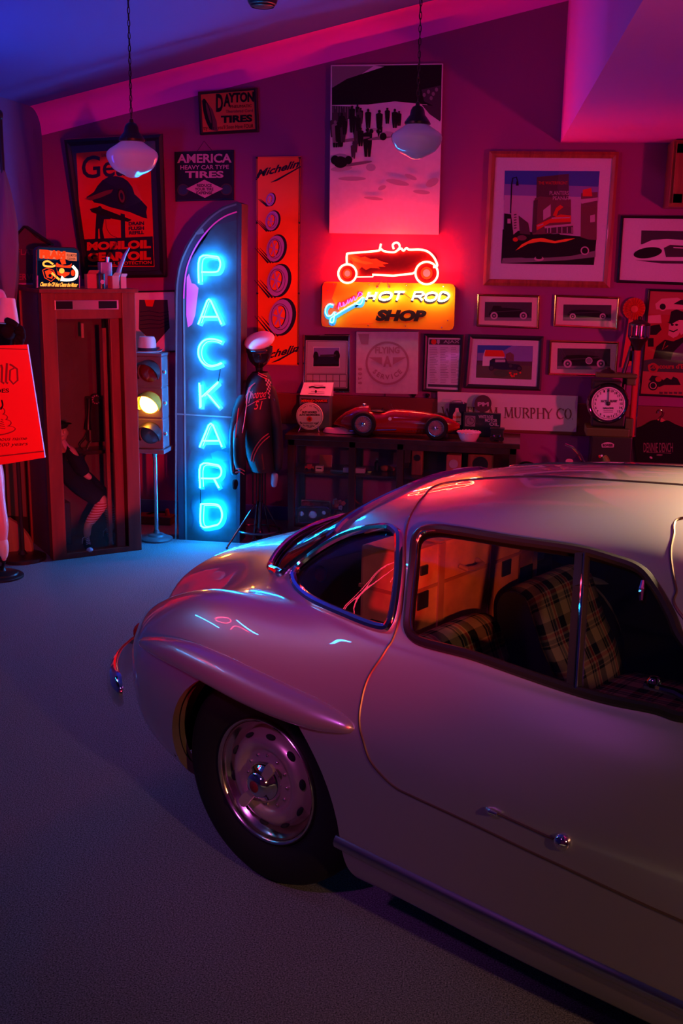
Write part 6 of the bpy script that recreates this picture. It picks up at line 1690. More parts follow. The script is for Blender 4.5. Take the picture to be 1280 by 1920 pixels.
# fedora
zt2 = z1+.018; cH = Vector((xt-.035, YT, zt2)); M['hat'] = P('grey_felt', (.42, .42, .45), .85, bump=.2, bscale=200)
R = thing('fedora_hat', cH, 'grey felt fedora with a dark band resting on top of the traffic light', 'hat')
m = MB(); n = 36; vs = []
rows = [(.105, .012, .9), (.100, .004, .9), (.075, .003, .9), (.060, .006, .88), (.059, .04, .88), (.057, .075, .84), (.048, .098, .78), (.028, .100, .6), (.010, .088, .5), (.001, .084, .5)]
for r_, h_, k_ in rows:
    for j in range(n):
        a = 2*pi*j/n; hz = h_+(.012*sin(2*a+1.2) if r_ > .09 else 0)+(-.006 if r_ > .09 and sin(a) < 0 else 0)
        if r_ > .09: hz = max(hz, .002)
        vs.append(cH+Vector((r_*cos(a), r_*k_*sin(a), hz)))
m.add(vs, [(i*n+j, i*n+(j+1) % n, (i+1)*n+(j+1) % n, (i+1)*n+j) for i in range(len(rows)-1) for j in range(n)]); m.build('felt', M['hat'], R, smooth=True)
m = MB(); m.lathe([(.0605, .008), (.0605, .026), (.0590, .030)], 36, o=(0, 0, 0)); m.v = [cH+Vector((v.x, v.y*.88, v.z)) for v in m.v]; m.build('hat_band', M['navy'], R, smooth=True)

# little ledge with a loop of cord behind the pole
f = yplane(7.2)
R = thing('power_strip', (f(300,1000).x, 7.2, 0), 'low dark box with a looped cord on the floor behind the traffic light pole', 'box')
m = MB(); m.box2((f(262,1000).x, 7.14, 0), (f(325,1000).x, 7.26, .06)); m.build('case', M['darkred'], R, bevel=.006)
m = MB(); m.tube([f(*q) for q in bez([(268,988), (272,968), (284,962), (300,960), (312,962), (320,975), (316,985)], 5)], .006, 6); m.build('cord', M['matte_black'], R, smooth=True)
m = MB(); m.lathe([(.001, .11), (.012, .105), (.018, .06)], 14, o=(f(314,980).x, 7.2, 0)); m.build('plug', M['red'], R, smooth=True)

# ================================================================== coat stand figure with jacket and cap
YM = 6.90; Fm = lambda x, y, d=0: on_y(x, y, YM+d)
xm = on_z(487, 1010, 0).x; base = Vector((xm, YM, 0))
R = thing('coat_stand', base, 'black glossy head stand on a folding tripod, wearing the dark jacket beside the cyan sign', 'mannequin stand')
c_ = Fm(486, 664); hr = (Fm(508,664).x-Fm(463,664).x)/2
M['gloss_black'] = P('gloss_black', (.012, .011, .013), .08, coat=1)
m = MB(); vs = []
prof = [(.001, 1.18), (.5, 1.12), (.86, .88), (1.0, .5), (1.0, .15), (.93, -.22), (.80, -.55), (.58, -.82), (.38, -.98), (.31, -1.15), (.30, -1.6), (.32, -2.0), (.55, -2.3)]
m.lathe([(r*hr, h*hr) for r, h in prof], 32, o=c_); m.ball(c_+Vector((.25*hr, -.95*hr, -.15*hr)), (.16*hr, .22*hr, .25*hr), 0, 10); m.build('head_form', M['gloss_black'], R, smooth=True)
M['tube_metal'] = P('dark_tube_metal', (.10, .10, .11), .22, .9)
m = MB()
for q, w in (((474,800,-.04), (474,945)), ((481,800,-.03), (481,945)), ((492,800,.03), (492,945)), ((497,800,.05), (497,945))): m.tube([Fm(*q), Fm(w[0], w[1], q[2])], .0055, 8)
m.tube([Fm(487,700), Fm(487,948)], .010, 10); m.tube([Fm(487,940), Vector((xm, YM, .05))], .016, 12); m.ball(Vector((xm, YM, .045)), (.03,.03,.045), 0, 12); m.build('pole', M['tube_metal'], R, smooth=True)
for k, ((fx, fy), (tx, ty, td)) in enumerate((((425,1027), (478,945,-.05)), ((530,1006), (496,945,-.02)), ((475,1013), (481,945,-.06)), ((506,1004), (494,945,.06)))):
    m = MB(); m.tube([Fm(tx, ty, td), on_z(fx, fy, .008)], .0062, 8); m.ball(on_z(fx, fy, .009), .009, 0, 8); m.build('leg', M['tube_metal'], R, smooth=True)
m = MB(); cc = Vector((xm, YM-.01, .075)); m.tube([cc+Vector((.155*cos(a), .13*sin(a), 0)) for a in [2*pi*i/28 for i in range(28)]], .0075, 8, closed=True); m.build('brace_ring', M['tube_metal'], R, smooth=True)
# jacket
J = thing('jacket', Fm(487, 885), 'black club jacket with red and white piping and red script, hung on the coat stand', 'jacket')
M['jacket'] = P('navy_black_satin', (.007, .008, .015), .62, bump=.4, bscale=18); M['piping'] = P('red_piping', (.60, .07, .10), .5); M['jlining'] = P('maroon_lining', (.10, .008, .008), .6)
rows = [(697,474,502,.060), (706,466,507,.085), (716,461,509,.105), (735,456,511,.12), (765,452,513,.13), (800,452,512,.135), (830,456,512,.13), (852,460,514,.125), (868,466,516,.12), (880,472,516,.115)]
n = 32; vs = []
for y, xl, xrr, d_ in rows:
    a_, b_ = Fm(xl, y), Fm(xrr, y); cx = (a_.x+b_.x)/2; rx = (b_.x-a_.x)/2
    for j in range(n):
        t = 2*pi*j/n; k = 1+.025*sin(7*t+y*.05); vs.append(Vector((cx+rx*k*cos(t), YM+d_*k*sin(t), a_.z)))
m = MB(); m.add(vs, [(i*n+j, i*n+(j+1) % n, (i+1)*n+(j+1) % n, (i+1)*n+j) for i in range(len(rows)-1) for j in range(n)])
body_ = m.build('torso', M['jacket'], J, smooth=True)
jb = BVHTree.FromPolygons([v.copy() for v in vs], m.f)
def fj(x, y, h=0):
    d = ray(x, y).normalized(); loc = jb.ray_cast(CP, d)[0]
    if loc is None: loc = Fm(x, y, -.09)
    return loc-d*(h*.6+.003)
skin('sleeve', [(Fm(463,712,-.01), .038), (Fm(455,745,-.06), .044), (Fm(450,785,-.13), .044), (Fm(448,825,-.19), .043), (Fm(449,862,-.20), .044), (Fm(450,884,-.20), .034)], chain(6), M['jacket'], J, 2)
skin('sleeve', [(Fm(504,722,-.0), .036), (Fm(511,752,-.02), .042), (Fm(518,800,-.01), .040), (Fm(521,850,-.0), .038), (Fm(520,884,-.0), .032)], chain(5), M['jacket'], J, 2)
skin('far_sleeve', [(Fm(462,722,-.03), .034), (Fm(447,765,-.13), .036), (Fm(438,815,-.16), .034), (Fm(438,860,-.16), .03), (Fm(440,892,-.16), .026)], chain(5), M['jacket'], J, 2)
skin('glove', [(Fm(440,898,-.16), .020), (Fm(441,908,-.16), .022), (Fm(439,918,-.16), .013)], chain(3), M['black_cloth'], J, 2)
skin('glove', [(Fm(515,886,-.02), .024), (Fm(514,900,-.02), .026), (Fm(513,914,-.02), .018)], chain(3), P('blue_grey_satin', (.30,.40,.50), .35), J, 2)
def ring_at(y, xl, xrr, d_, a0, a1, r_, yoff=0):
    a_, b_ = Fm(xl, y), Fm(xrr, y); cx = (a_.x+b_.x)/2; rx = (b_.x-a_.x)/2
    return [Vector((cx+(rx+.004)*cos(t), YM+(d_+.004)*sin(t), a_.z)) for t in [radians(a0+(a1-a0)*i/20) for i in range(21)]]
for k, pts in enumerate(([(470,864), (473,850), (480,836), (490,823), (503,813)], [(474,866), (477,853), (484,839), (493,828), (505,818)])):
    m = MB(); m.tube([fj(x, y, .004) for x, y in bez(pts, 5)], .0040, 6); m.build('hem_piping', M['piping'], J, smooth=True)
for pts in ([(442,880), (450,879), (459,884)], [(441,886), (450,885), (458,890)]):
    m = MB(); m.tube([Fm(x, y, -.240) for x, y in bez(pts, 4)], .0038, 6); m.build('cuff_piping', M['piping'], J, smooth=True)
for pts in ([(481,697), (490,702), (500,706)], [(484,702), (492,707), (501,711)]):
    m = MB(); m.tube([fj(x, y, .006) for x, y in bez(pts, 4)], .0032, 6); m.build('collar_piping', M['piping'], J, smooth=True)
for pts in ([(478,718), (466,730), (462,760), (458,790), (454,812)], [(447,765), (443,800), (440,840), (437,885)]):
    m = MB(); m.tube([Fm(x, y, -.215) if k else fj(x, y, .004) for x, y in bez(pts, 4)], .0028, 6); m.build('sleeve_piping', M['piping'], J, smooth=True)
A = Art(lambda x, y, h=0: fj(x, y, h+.002))
PI_ = M['piping']
A.line(bez([(466,728), (478,718), (470,726), (463,745), (457,765), (454,768), (461,742), (470,735), (466,756)], 4), 1.5, PI_, 1)
A.text('hotrod', 470,733, 499,748, PI_, 1, .01, .3, 3); A.line(bez([(455,766), (470,758), (485,750), (499,747)], 4), 1.2, PI_, 1)
A.text('51', 478,752, 490,768, PI_, 1, .0, .25)
A.done('embroidery', J)
A = Art(lambda x, y, h=0: fj(x, y, h+.003))
for r_ in range(10):
    for c2 in range(4):
        if (r_+c2) % 2 == 0: x0 = 497+c2*2.6+r_*.75; y0 = 711+r_*4; A.flat(x0,y0, x0+2.6,y0+.6, x0+3.0,y0+4.4, x0+.5,y0+4, m=M['pale_pink'], lay=1)
A.done('chequered_band', J)
m = MB(); m.add([fj(478,866,.002), fj(492,850,.002), fj(496,880,.002), fj(484,884,.002)], [(0,1,2,3)]); m.build('lining', M['jlining'], J)
# cap
cC = Fm(486, 643, -.02); R = thing('flat_cap', Fm(486, 660), 'white flat peaked cap tilted on the black head of the coat stand', 'cap')
Rm = Matrix.Rotation(radians(24), 3, 'X') @ Matrix.Rotation(radians(-10), 3, 'Y'); rw = (Fm(514,643).x-Fm(457,643).x)/2
m = MB(); m.ball(cC+Vector((0, 0, .015)), (rw, rw*1.0, rw*.42), 0, 28, Rm); m.build('crown', M['white'], R, smooth=True)
m = MB(); m.lathe([(hr*1.06, -.03), (hr*1.08, .012)], 32, o=c_+Vector((0, 0, hr*.50))); m.build('head_band', M['black'], R, smooth=True)
m = MB(); m.ball(c_+Vector((.2*hr, -1.15*hr, hr*.42)), (hr*.72, hr*.45, .008), 0, 20, Matrix.Rotation(radians(22), 3, 'X')); m.build('peak', M['gloss_black'], R, smooth=True)

# ================================================================== glass showcase
YC = 7.02; YCB = YW-.035; zt = .702; fC = yplane(YC)
xl, xr = fC(533,815).x, fC(975,833).x
SCs = thing('showcase', ((xl+xr)/2, (YC+YCB)/2, 0), 'long dark wooden glass showcase under the wall pictures, behind the coupe', 'display case')
m = MB(); m.box2((xl, YC, zt-.034), (xr, YCB, zt)); m.build('top', M['wood_dark'], SCs, bevel=.005)
m = MB(); pwid = .045
posts = [xl+.02, fC(652,880).x, fC(742,880).x, fC(956,880).x-.01]
for x in posts:
    m.box2((x, YC+.02, .06), (x+pwid, YC+.065, zt-.034)); m.box2((x, YCB-.05, .06), (x+pwid, YCB-.005, zt-.034))
for y0, y1 in ((YC+.02, YC+.065), (YCB-.05, YCB-.005)): m.box2((xl+.02, y0, zt-.075), (xr-.02, y1, zt-.034)); m.box2((xl+.02, y0, .0), (xr-.02, y1, .07))
for x in (xl+.02, xr-.065): m.box2((x, YC+.06, .0), (x+pwid, YCB-.02, .07))
m.box2((fC(742,880).x+.05, YC+.03, zt-.16), (fC(742,880).x+.09, YC+.05, zt-.05)); m.build('frame', M['wood_dark'], SCs, bevel=.003)
m = MB(); m.box2((xl+.03, YC+.03, .05), (xr-.03, YCB-.01, .07)); m.build('bottom', M['wood_dark'], SCs)
zs2 = on_y(620, 889, YC+.06).z
m = MB(); m.box2((xl+.03, YC+.075, zs2-.014), (xr-.03, YCB-.02, zs2)); m.build('shelf', M['wood_dark'], SCs)
m = MB(); m.box2((xl+.03, YC+.036, .07), (xr-.03, YC+.041, zt-.075)); m.build('glass_front', M['case_glass'], SCs)
m = MB(); m.box2((xl+.032, YC+.05, .07), (xl+.036, YCB-.03, zt-.05)); m.build('glass_side', M['case_glass'], SCs)
m = MB(); m.box2((fC(755,880).x+.04, YCB-.06, .07), (xr-.05, YCB-.055, zt-.05)); m.build('back_panel', M['wood_dark'], SCs)
def on_shelf(x, y): return on_z(x, y, zs2)
def put(name, x, yd, label, cat, z=None, rz=0, group=None): return thing(name, (on_y(x, 885, yd).x, yd, zs2 if z is None else z), label, cat, rz, group)
YS1 = YC+.16
wpx = lambda n: n*YS1/FPX
R = put('small_box', 599, YS1, 'small pale lettered box on the showcase shelf, left bay', 'box'); m = MB(); m.box((0,0,wpx(10)*.5), (wpx(14), .05, wpx(10))); m.build('carton', M['mat_tan'], R, local=True, bevel=.001)
m = MB(); m.box((0,-.0255,wpx(6)), (wpx(10), .001, wpx(2))); m.build('label_strip', M['ink'], R, local=True)
R = put('toy_car', 580, YS1, 'dark red toy saloon at the left end of the showcase shelf', 'toy'); 
m = MB(); m.box((0,0,.020), (.062,.03,.02)); m.box((.0,0,.036), (.034,.026,.016)); m.build('toy_body', M['red'], R, local=True, bevel=.005)
m = MB()
for sx_ in (-.018, .02): m.lathe([(.001,-.019),(.009,-.019),(.009,.019),(.001,.019)], 12, o=(sx_,0,.009), axis='y')
m.build('toy_wheels', M['ink'], R, local=True)
R = put('propped_book', 610, YS1+.12, 'red book propped open on the showcase shelf, left bay', 'book', rz=.1); m = MB(); m.box((0,0,.045), (.085,.016,.09), 0, Matrix.Rotation(radians(-35),3,'X')); m.build('cover', M['card_red'], R, local=True, bevel=.001); m = MB(); m.box((0.004,.0,.045), (.080,.010,.084), 0, Matrix.Rotation(radians(-35),3,'X')); m.build('pages', M['paper'], R, local=True)
R = put('long_box', 664, YS1-.03, 'long pale pink box on the showcase shelf in front of the middle post', 'box'); m = MB(); m.box((0,0,.022), (wpx(42), .05, .032)); m.build('carton', M['pale_pink'], R, local=True, bevel=.002); m = MB(); m.box((0,0,.003), (wpx(42), .05, .006)); m.build('base_tray', M['ink'], R, local=True)
for k, (x, mat, nm, lb, cat, shp) in enumerate(((632, M['steel'], 'pocket_knife', 'small steel pocket knife near the front of the shelf, left bay', 'knife', 0), (706, M['navy'], 'blue_bottle', 'little blue bottle on the showcase shelf, second bay', 'bottle', 1), (690, M['brass'], 'chain_bracelet', 'coiled brass chain on the showcase shelf, second bay', 'chain', 2), (722, M['strap'], 'leather_glove', 'crumpled brown glove on the showcase shelf, second bay', 'glove', 3), (748, M['red'], 'red_figurine', 'small red figurine on the showcase shelf against the right post', 'figurine', 4))):
    yd = YS1+(.0, .12, .05, .10, .02)[k]
    R = put(nm, x, yd, lb, cat)
    m = MB()
    if shp == 0: m.bar((-.045,0,.006), (.045,-.01,.006), .014, .010)
    elif shp == 1: m.lathe([(.001,0),(.017,0),(.017,.05),(.008,.062),(.008,.075),(.001,.075)], 20)
    elif shp == 2: m.tube([Vector((.004*k2*cos(k2*.6), .004*k2*sin(k2*.6), .004)) for k2 in range(12)], .004, 6)
    elif shp == 3:
        o_ = skin('leather', [(Vector(wm(R).to_translation())+Vector(v), r_) for v, r_ in (((-.04,0,.02),.02), ((0,0,.022),.024), ((.035,0,.018),.018), ((.065,-.01,.012),.009), ((.065,.012,.012),.009), ((.06,.028,.012),.008), ((.01,-.03,.012),.009))], [(0,1),(1,2),(2,3),(2,4),(2,5),(1,6)], mat, R, 1)
    elif shp == 4: m.lathe([(.001,0),(.02,0),(.018,.006),(.010,.012),(.013,.035),(.008,.05),(.011,.06),(.008,.072),(.001,.075)], 20)
    if shp != 3: m.build(('blade_case','glass','links','leather','figure')[shp], mat, R, local=True, smooth=shp != 0)
    if shp == 1: m = MB(); m.lathe([(.009,.07),(.009,.082),(.001,.082)], 14); m.build('stopper', M['steel'], R, local=True, smooth=True)
# bottom of the case: gauge cluster, wrapped bundle, flowers
YG = YC+.14; fg = yplane(YG)
ga = [fg(556,975), fg(616,975), fg(612,998), fg(560,1000)]
R = thing('gauge_panel', (fg(586,1000).x, YG, .07), 'black instrument panel with three round gauges in the bottom of the showcase', 'gauge panel')
zsh = .072-min(p.z for p in ga)
g3 = lambda x, y, h=0: (lambda p: Vector((p.x, p.y-h, p.z+max(zsh, 0))))(on_y(x, y, YG))
m = MB(); m.prism([g3(x, y)+Vector((0,.05,0)) for x, y in ((556,976),(562,972),(612,972),(618,977),(616,999),(560,1001))], (0,-.05,0)); m.build('panel', M['black'], R, bevel=.003)
m = MB(); m.tube([g3(x, y, .004) for x, y in ((556,976),(562,972),(612,972),(618,977),(616,999),(560,1001))], .003, 6, closed=True); m.build('bright_edge', M['chrome'], R, smooth=True)
for x, y, r_ in ((565,984,.019), (586,986,.030), (607,982,.015)):
    c2 = g3(x, y, .002); m = MB(); m.lathe([(r_,0),(r_,-.006),(r_*.86,-.008),(r_*.84,-.002),(.001,-.002)], 28, o=c2, axis='y'); m.bar(c2+Vector((0,-.004,0)), c2+Vector((r_*.6,-.004,r_*.5)), .003, .002); m.build('gauge', M['chrome'], R, smooth=True)
R = thing('wrapped_bundle', (fg(584,965).x, YG+.16, .072), 'mottled red wrapped bundle behind the gauges in the showcase bottom', 'bundle')
m = MB(); m.box((fg(584,960).x, YG+.16, .072+.06), (.20,.10,.12), 0, None); m.build('wrapping', P('mottled_wrap', (.32,.10,.08), .8, noise=.6, nscale=30), R, bevel=.02)
m = MB(); m.box((fg(584,960).x, YG+.16, .072+.06), (.206,.012,.124)); m.build('string', M['cream'], R)
R = thing('cloth_flowers', (fg(632,965).x, YG+.06, .072), 'bunch of blue and red cloth flowers in the showcase bottom', 'flowers')
m = MB(); m.lathe([(.001,0),(.03,0),(.035,.05),(.03,.08)], 16, o=(fg(632,965).x, YG+.06, .072)); m.build('pot', M['black'], R, smooth=True)
random.seed(3)
for k in range(9):
    c2 = Vector((fg(622+random.random()*22,962).x, YG+.03+random.random()*.06, .17+random.random()*.06)); m = MB()
    for j in range(5): a = 2*pi*j/5; m.ball(c2+Vector((.010*cos(a), -.002, .010*sin(a))), (.008,.004,.008), 0, 8)
    m.build('bloom', M['tin'] if k % 2 else M['card_red'], R, smooth=True)
R = thing('dark_case', (fg(655,970).x, YG+.10, .072), 'dark leather case tipped in the showcase bottom beside the flowers', 'case')
m = MB(); m.box((fg(655,970).x, YG+.10, .072+.075), (.13,.08,.13), 0, Matrix.Rotation(radians(12),3,'Y')); m.build('case_shell', M['black'], R, bevel=.008); m = MB(); m.tube([Vector((fg(655,970).x-.03, YG+.10, .21)), Vector((fg(655,970).x+.01, YG+.10, .235)), Vector((fg(655,970).x+.05, YG+.10, .20))], .005, 6); m.build('handle', M['strap'], R, smooth=True)
# things seen in the right bays
for k, (x, w, h, mat, lb, nm) in enumerate(((782,.075,.20,M['wood_frame'],'upright wooden block clock in the third bay of the showcase','block_clock'), (850,.10,.15,M['card_red'],'red upright box in the right bay of the showcase','tall_box'), (900,.17,.16,M['wood_frame'],'low brown wooden radio in the right bay of the showcase','table_radio'))):
    yd = YC+.20; R = put(nm, x, yd, lb, ('clock','box','radio')[k])
    m = MB(); m.box((0,0,h/2), (w,.09,h)); m.build('case', mat, R, local=True, bevel=.01)
    m = MB(); m.lathe([(w*.3,-.046),(w*.3,-.05),(.001,-.05)], 24, o=(0,0,h*.6), axis='y'); m.build('dial', M['black'] if k != 1 else M['pale_pink'], R, local=True, smooth=True)

# ================================================================== on the showcase: model racing car
def T_(x, y): return on_z(x, y, zt)
w1, w2 = T_(681, 818), T_(817, 824); ax = (w2-w1); LW = ax.length; rzM = atan2(ax.y, ax.x)
rw_ = (on_y(681,772,w1.y).z-on_y(681,818,w1.y).z)/2
R = thing('model_racing_car', ((w1.x+w2.x)/2, (w1.y+w2.y)/2+.09, zt), 'large red model of a vintage open-wheel racing car on top of the showcase', 'model car', rzM)
M['racing_red'] = P('racing_red_lacquer', (.34, .008, .006), .12, coat=1)
WMx = wm(R); 
def mc(x, y): 
    """photo pixel -> local x (along), z on the car's centre plane"""
    nrm = Vector((-sin(rzM), cos(rzM), 0)); p = on_plane(x, y, nrm, nrm.dot(Vector(R.location))); q = WMx.inverted() @ p; return q.x, q.z
top = [(626,792),(634,783),(648,772),(665,764),(680,760),(692,760),(694,770),(706,772),(722,772),(732,768),(742,767),(770,769),(795,772),(820,777),(845,785),(862,795)]
bot = [(626,795),(634,798),(648,803),(665,808),(680,812),(692,813),(694,813),(706,814),(722,815),(732,815),(742,815),(770,816),(795,816),(820,815),(845,812),(862,803)]
hwid = [.006,.022,.040,.052,.058,.060,.060,.060,.060,.060,.058,.056,.052,.046,.036,.014]
m = MB(); vs = []; n = 24
for (tx, ty), (bx, by), h in zip(top, bot, hwid):
    x0, z1_ = mc(tx, ty); _, z0_ = mc(bx, by); z0_ = max(z0_, .018); zc = (z0_+z1_)/2; hz = (z1_-z0_)/2
    for j in range(n):
        a = 2*pi*j/n; ca, sa = cos(a), sin(a)
        vs.append(Vector((x0, h*(abs(ca)**.75)*(1 if ca > 0 else -1), zc+hz*(abs(sa)**.85)*(1 if sa > 0 else -1))))
k = len(top); m.add(vs, [(i*n+j, i*n+(j+1) % n, (i+1)*n+(j+1) % n, (i+1)*n+j) for i in range(k-1) for j in range(n)]+[tuple(range(n)), tuple((k-1)*n+j for j in range(n))])
m.build('body', M['racing_red'], R, smooth=True, local=True, sharp=50)
for (px_, py_), s in (((681,795),0), ((817,802),0), ((681,795),1), ((817,802),1)):
    lx, lz = mc(px_, py_); lx = (WMx.inverted() @ (w1 if px_ < 700 else w2)).x; yy = -.088 if s == 0 else .088; rr = rw_*(1.0 if px_ < 700 else .93); sg_ = -1 if s == 0 else 1
    o_ = Vector((lx, yy, rr))
    m = MB(); m.lathe([(rr*.66, sg_*.018), (rr*.72, sg_*.022), (rr*.92, sg_*.020), (rr, sg_*.010), (rr, -sg_*.014), (rr*.9, -sg_*.022), (rr*.66, -sg_*.020)], 40, o=o_, axis='y'); tt = m.build('wheel', M['rubber'], R, smooth=True, local=True)
    m = MB(); m.tube([o_+Vector((rr*.68*cos(a), sg_*.019, rr*.68*sin(a))) for a in [2*pi*i/28 for i in range(28)]], .0032, 6, closed=True)
    for q in range(18): a = 2*pi*q/18; m.tube([o_+Vector((rr*.66*cos(a), sg_*.012, rr*.66*sin(a))), o_+Vector((rr*.14*cos(a+.5), sg_*.020, rr*.14*sin(a+.5)))], .0009, 4)
    m.lathe([(rr*.18, sg_*.010), (rr*.16, sg_*.024), (.001, sg_*.028)], 16, o=o_, axis='y'); m.build('wire_spokes', M['chrome'], tt, smooth=True, local=True)
    m = MB(); m.lathe([(rr*.66, sg_*.004), (.001, sg_*.004)], 28, o=o_, axis='y'); m.build('brake_disc', M['faded'], tt, local=True)
    m = MB(); m.tube([o_, Vector((lx, sg_*.02, rr))], .006, 8); m.tube([o_+Vector((0,0,.01)), Vector((lx+.05, sg_*.045, rr+.015))], .004, 6); m.build('axle', M['steel'], R, smooth=True, local=True)
cxk = mc(708, 771); m = MB(); m.ball(Vector((cxk[0], 0, cxk[1]+.002)), (.052,.040,.010), 0, 20); m.build('cockpit', M['black'], R, smooth=True, local=True)
m = MB(); m.tube([Vector((cxk[0]+.03+.0*i, .022*cos(2*pi*i/16), cxk[1]+.012+.016*sin(2*pi*i/16))) for i in range(16)], .0025, 6, closed=True); m.build('steering_wheel', M['black'], R, smooth=True, local=True)
wx = mc(735, 766); m = MB(); vs = []
for j in range(13):
    a = -pi/2+pi*j/12; vs += [Vector((wx[0]-.012+.030*cos(a), .042*sin(a), wx[1]-.006)), Vector((wx[0]-.030+.022*cos(a), .036*sin(a), wx[1]+.034))]
m.add(vs, [(2*i, 2*i+1, 2*i+3, 2*i+2) for i in range(12)]); m.build('windscreen', M['case_glass'], R, smooth=True, local=True)
fx = mc(683, 759); m = MB(); m.lathe([(.014,-.004),(.014,.006),(.009,.010),(.001,.011)], 20, o=(fx[0], 0, fx[1])); m.build('filler_cap', M['chrome'], R, smooth=True, local=True)
m = MB(); a = mc(672,806); b_ = mc(745,803); m.tube([Vector((a[0]-.05, -.064, a[1])), Vector((b_[0], -.066, b_[1]+.0))], .006, 8); m.build('exhaust', M['chrome'], R, smooth=True, local=True)
em = mc(733,783); m = MB(); m.lathe([(.011,0),(.011,-.003),(.001,-.003)], 20, o=(em[0], -.0595, em[1]), axis='y', R=None); m.build('badge', M['paper'], R, local=True); 
m = MB()
for q in range(6): lx, lz = mc(765+q*5.5, 806); m.box((lx, -.0565, lz), (.012,.003,.006))
for q in range(5): lx, lz = mc(745+q*6, 776); m.box((lx, -.046, lz), (.003,.006,.010))
m.build('louvres', M['darkred'], R, local=True)
# pink cloth by the tail
p0 = T_(634, 812); R = thing('polishing_cloth', p0, 'crumpled pink polishing cloth beside the tail of the red model racer', 'cloth')
m = MB(); vs = []; nn_ = 14
random.seed(11)
for i in range(nn_+1):
    for j in range(8):
        u = i/nn_; v_ = j/7; e = sin(pi*min(1, max(0, u)))**.4
        vs.append(p0+Vector((-.105+.235*u, -.05*e+.095*v_*e, .004+(.052-.035*u)*sin(pi*v_)**.7*e+.006*sin(9*u+4*v_)*sin(pi*v_))))
m.add(vs, [(i*8+j, i*8+j+1, (i+1)*8+j+1, (i+1)*8+j) for i in range(nn_) for j in range(7)]); m.build('cloth', P('pink_cloth', (.62,.22,.30), .9), R, smooth=True)
# chamois box with a card and a round disc in front
fY = 7.27; ff = yplane(fY); bx0, bx1 = ff(561,790).x, ff(617,790).x; zb1 = ff(590,744).z
R = thing('shop_display_box', ((bx0+bx1)/2, fY+.05, zt), 'tall dark MERMAID CHAMOIS display box on the left end of the showcase', 'box')
m = MB(); m.box2((bx0, fY, zt), (bx1, fY+.12, zb1)); m.build('carton', P('slate_card', (.10,.11,.14), .6), R, bevel=.002)
A = Art(ff); A.flat(564,747, 614,749, 614,756, 564,754, m=IK, lay=1); A.text('MERMAID CHAMOIS', 565,749, 613,754, M['poster_red'], 3, .03); A.done('lettering', R)
fT, nT = quadplane((563,741), (622,742), (571,717), fY-.01, fY-.01, fY+.075)
cq = [fT(570,717), fT(625,717), fT(620,742), fT(562,740)]
lowz = min(p.z for p in cq); dz = max(0, zb1+.001-lowz)
gT = lambda x, y, h=0: fT(x, y, h)+Vector((0, 0, dz))
R = thing('slanted_card', (gT(590,741).x, fY, zb1), 'bright pink slanted printed card on top of the dark display box', 'card')
m = MB(); pts = [gT(570,717), gT(625,717), gT(620,742), gT(562,740)]; m.prism([p+Vector((0,.010,-.004)) for p in pts], Vector((0,-.010,.004))); m.add([pts[0], pts[1], Vector((pts[1].x, pts[1].y+.0, zb1)), Vector((pts[0].x, pts[0].y, zb1))], [(0,1,2,3)]); m.build('card', M['paper'], R)
A = Art(gT); A.line([(588,722), (606,722.5)], 1, G, 2); A.line(bez([(579,726.5), (586,725), (594,727), (602,726), (610,726.5)], 4), 3, IK, 2); A.line([(583,734), (608,735)], .8, G, 2); A.line([(578,737.5), (608,738)], .8, G, 2); A.ell(592,734, 2, 3, IK, 2, 10); A.done('print', R)
fD = yplane(7.18); R = thing('round_sign', (fD(580,808).x, 7.18, zt), 'round cream printed disc on a wire stand in front of the dark display box', 'sign')
cd_ = fD(580,782); rd = (fD(605,782).x-fD(555,782).x)/2; zlow = max(0, zt+.012-(cd_.z-rd)); cd_ = cd_+Vector((0,0,zlow))
m = MB(); m.lathe([(.001,.016),(rd,.016),(rd,0),(.001,0)], 48, o=cd_, axis='y'); m.build('disc', M['cream'], R)
A = Art(lambda x, y, h=0: fD(x, y, h)+Vector((0,0,zlow)))
A.ring(580,782, 23.2, 24, G, 1, 40); A.text('DUST-SOURED', 566,772, 594,776.5, IK, 2, .05); A.text('AUTO RESURFACING', 561,777.5, 599,781, IK, 2, .05); A.ell(580,787, 5.2, 5.2, M['poster_red'], 2); A.ell(580,787, 2.6, 2.6, M['darkred'], 3); A.text('IN YOUR POCKET RIGHT', 563,793.5, 597,796, IK, 2, .03); A.text('CAN YOU?', 573,797.5, 587,800, IK, 2, .02)
A.arctext('YOU CAN\'T SEE THROUGH', 580,782, 20, 150, 30, 2.4, IK, 2, .02); A.arctext('BUY BEST PREMIUM TODAY', 580,782, 20, 212, 328, 2.4, IK, 2, .02, inward=True); A.done('print', R)
m = MB(); 
for sx_ in (-.6, .6): m.tube([cd_+Vector((sx_*rd, .012, -rd*.55)), cd_+Vector((sx_*rd*1.15, -.012, -rd*.9)), Vector((cd_.x+sx_*rd*1.3, 7.18-.02, zt+.003)), Vector((cd_.x+sx_*rd*1.0, 7.18+.06, zt+.003))], .0022, 6)
m.build('wire_stand', M['steel'], R, smooth=True)
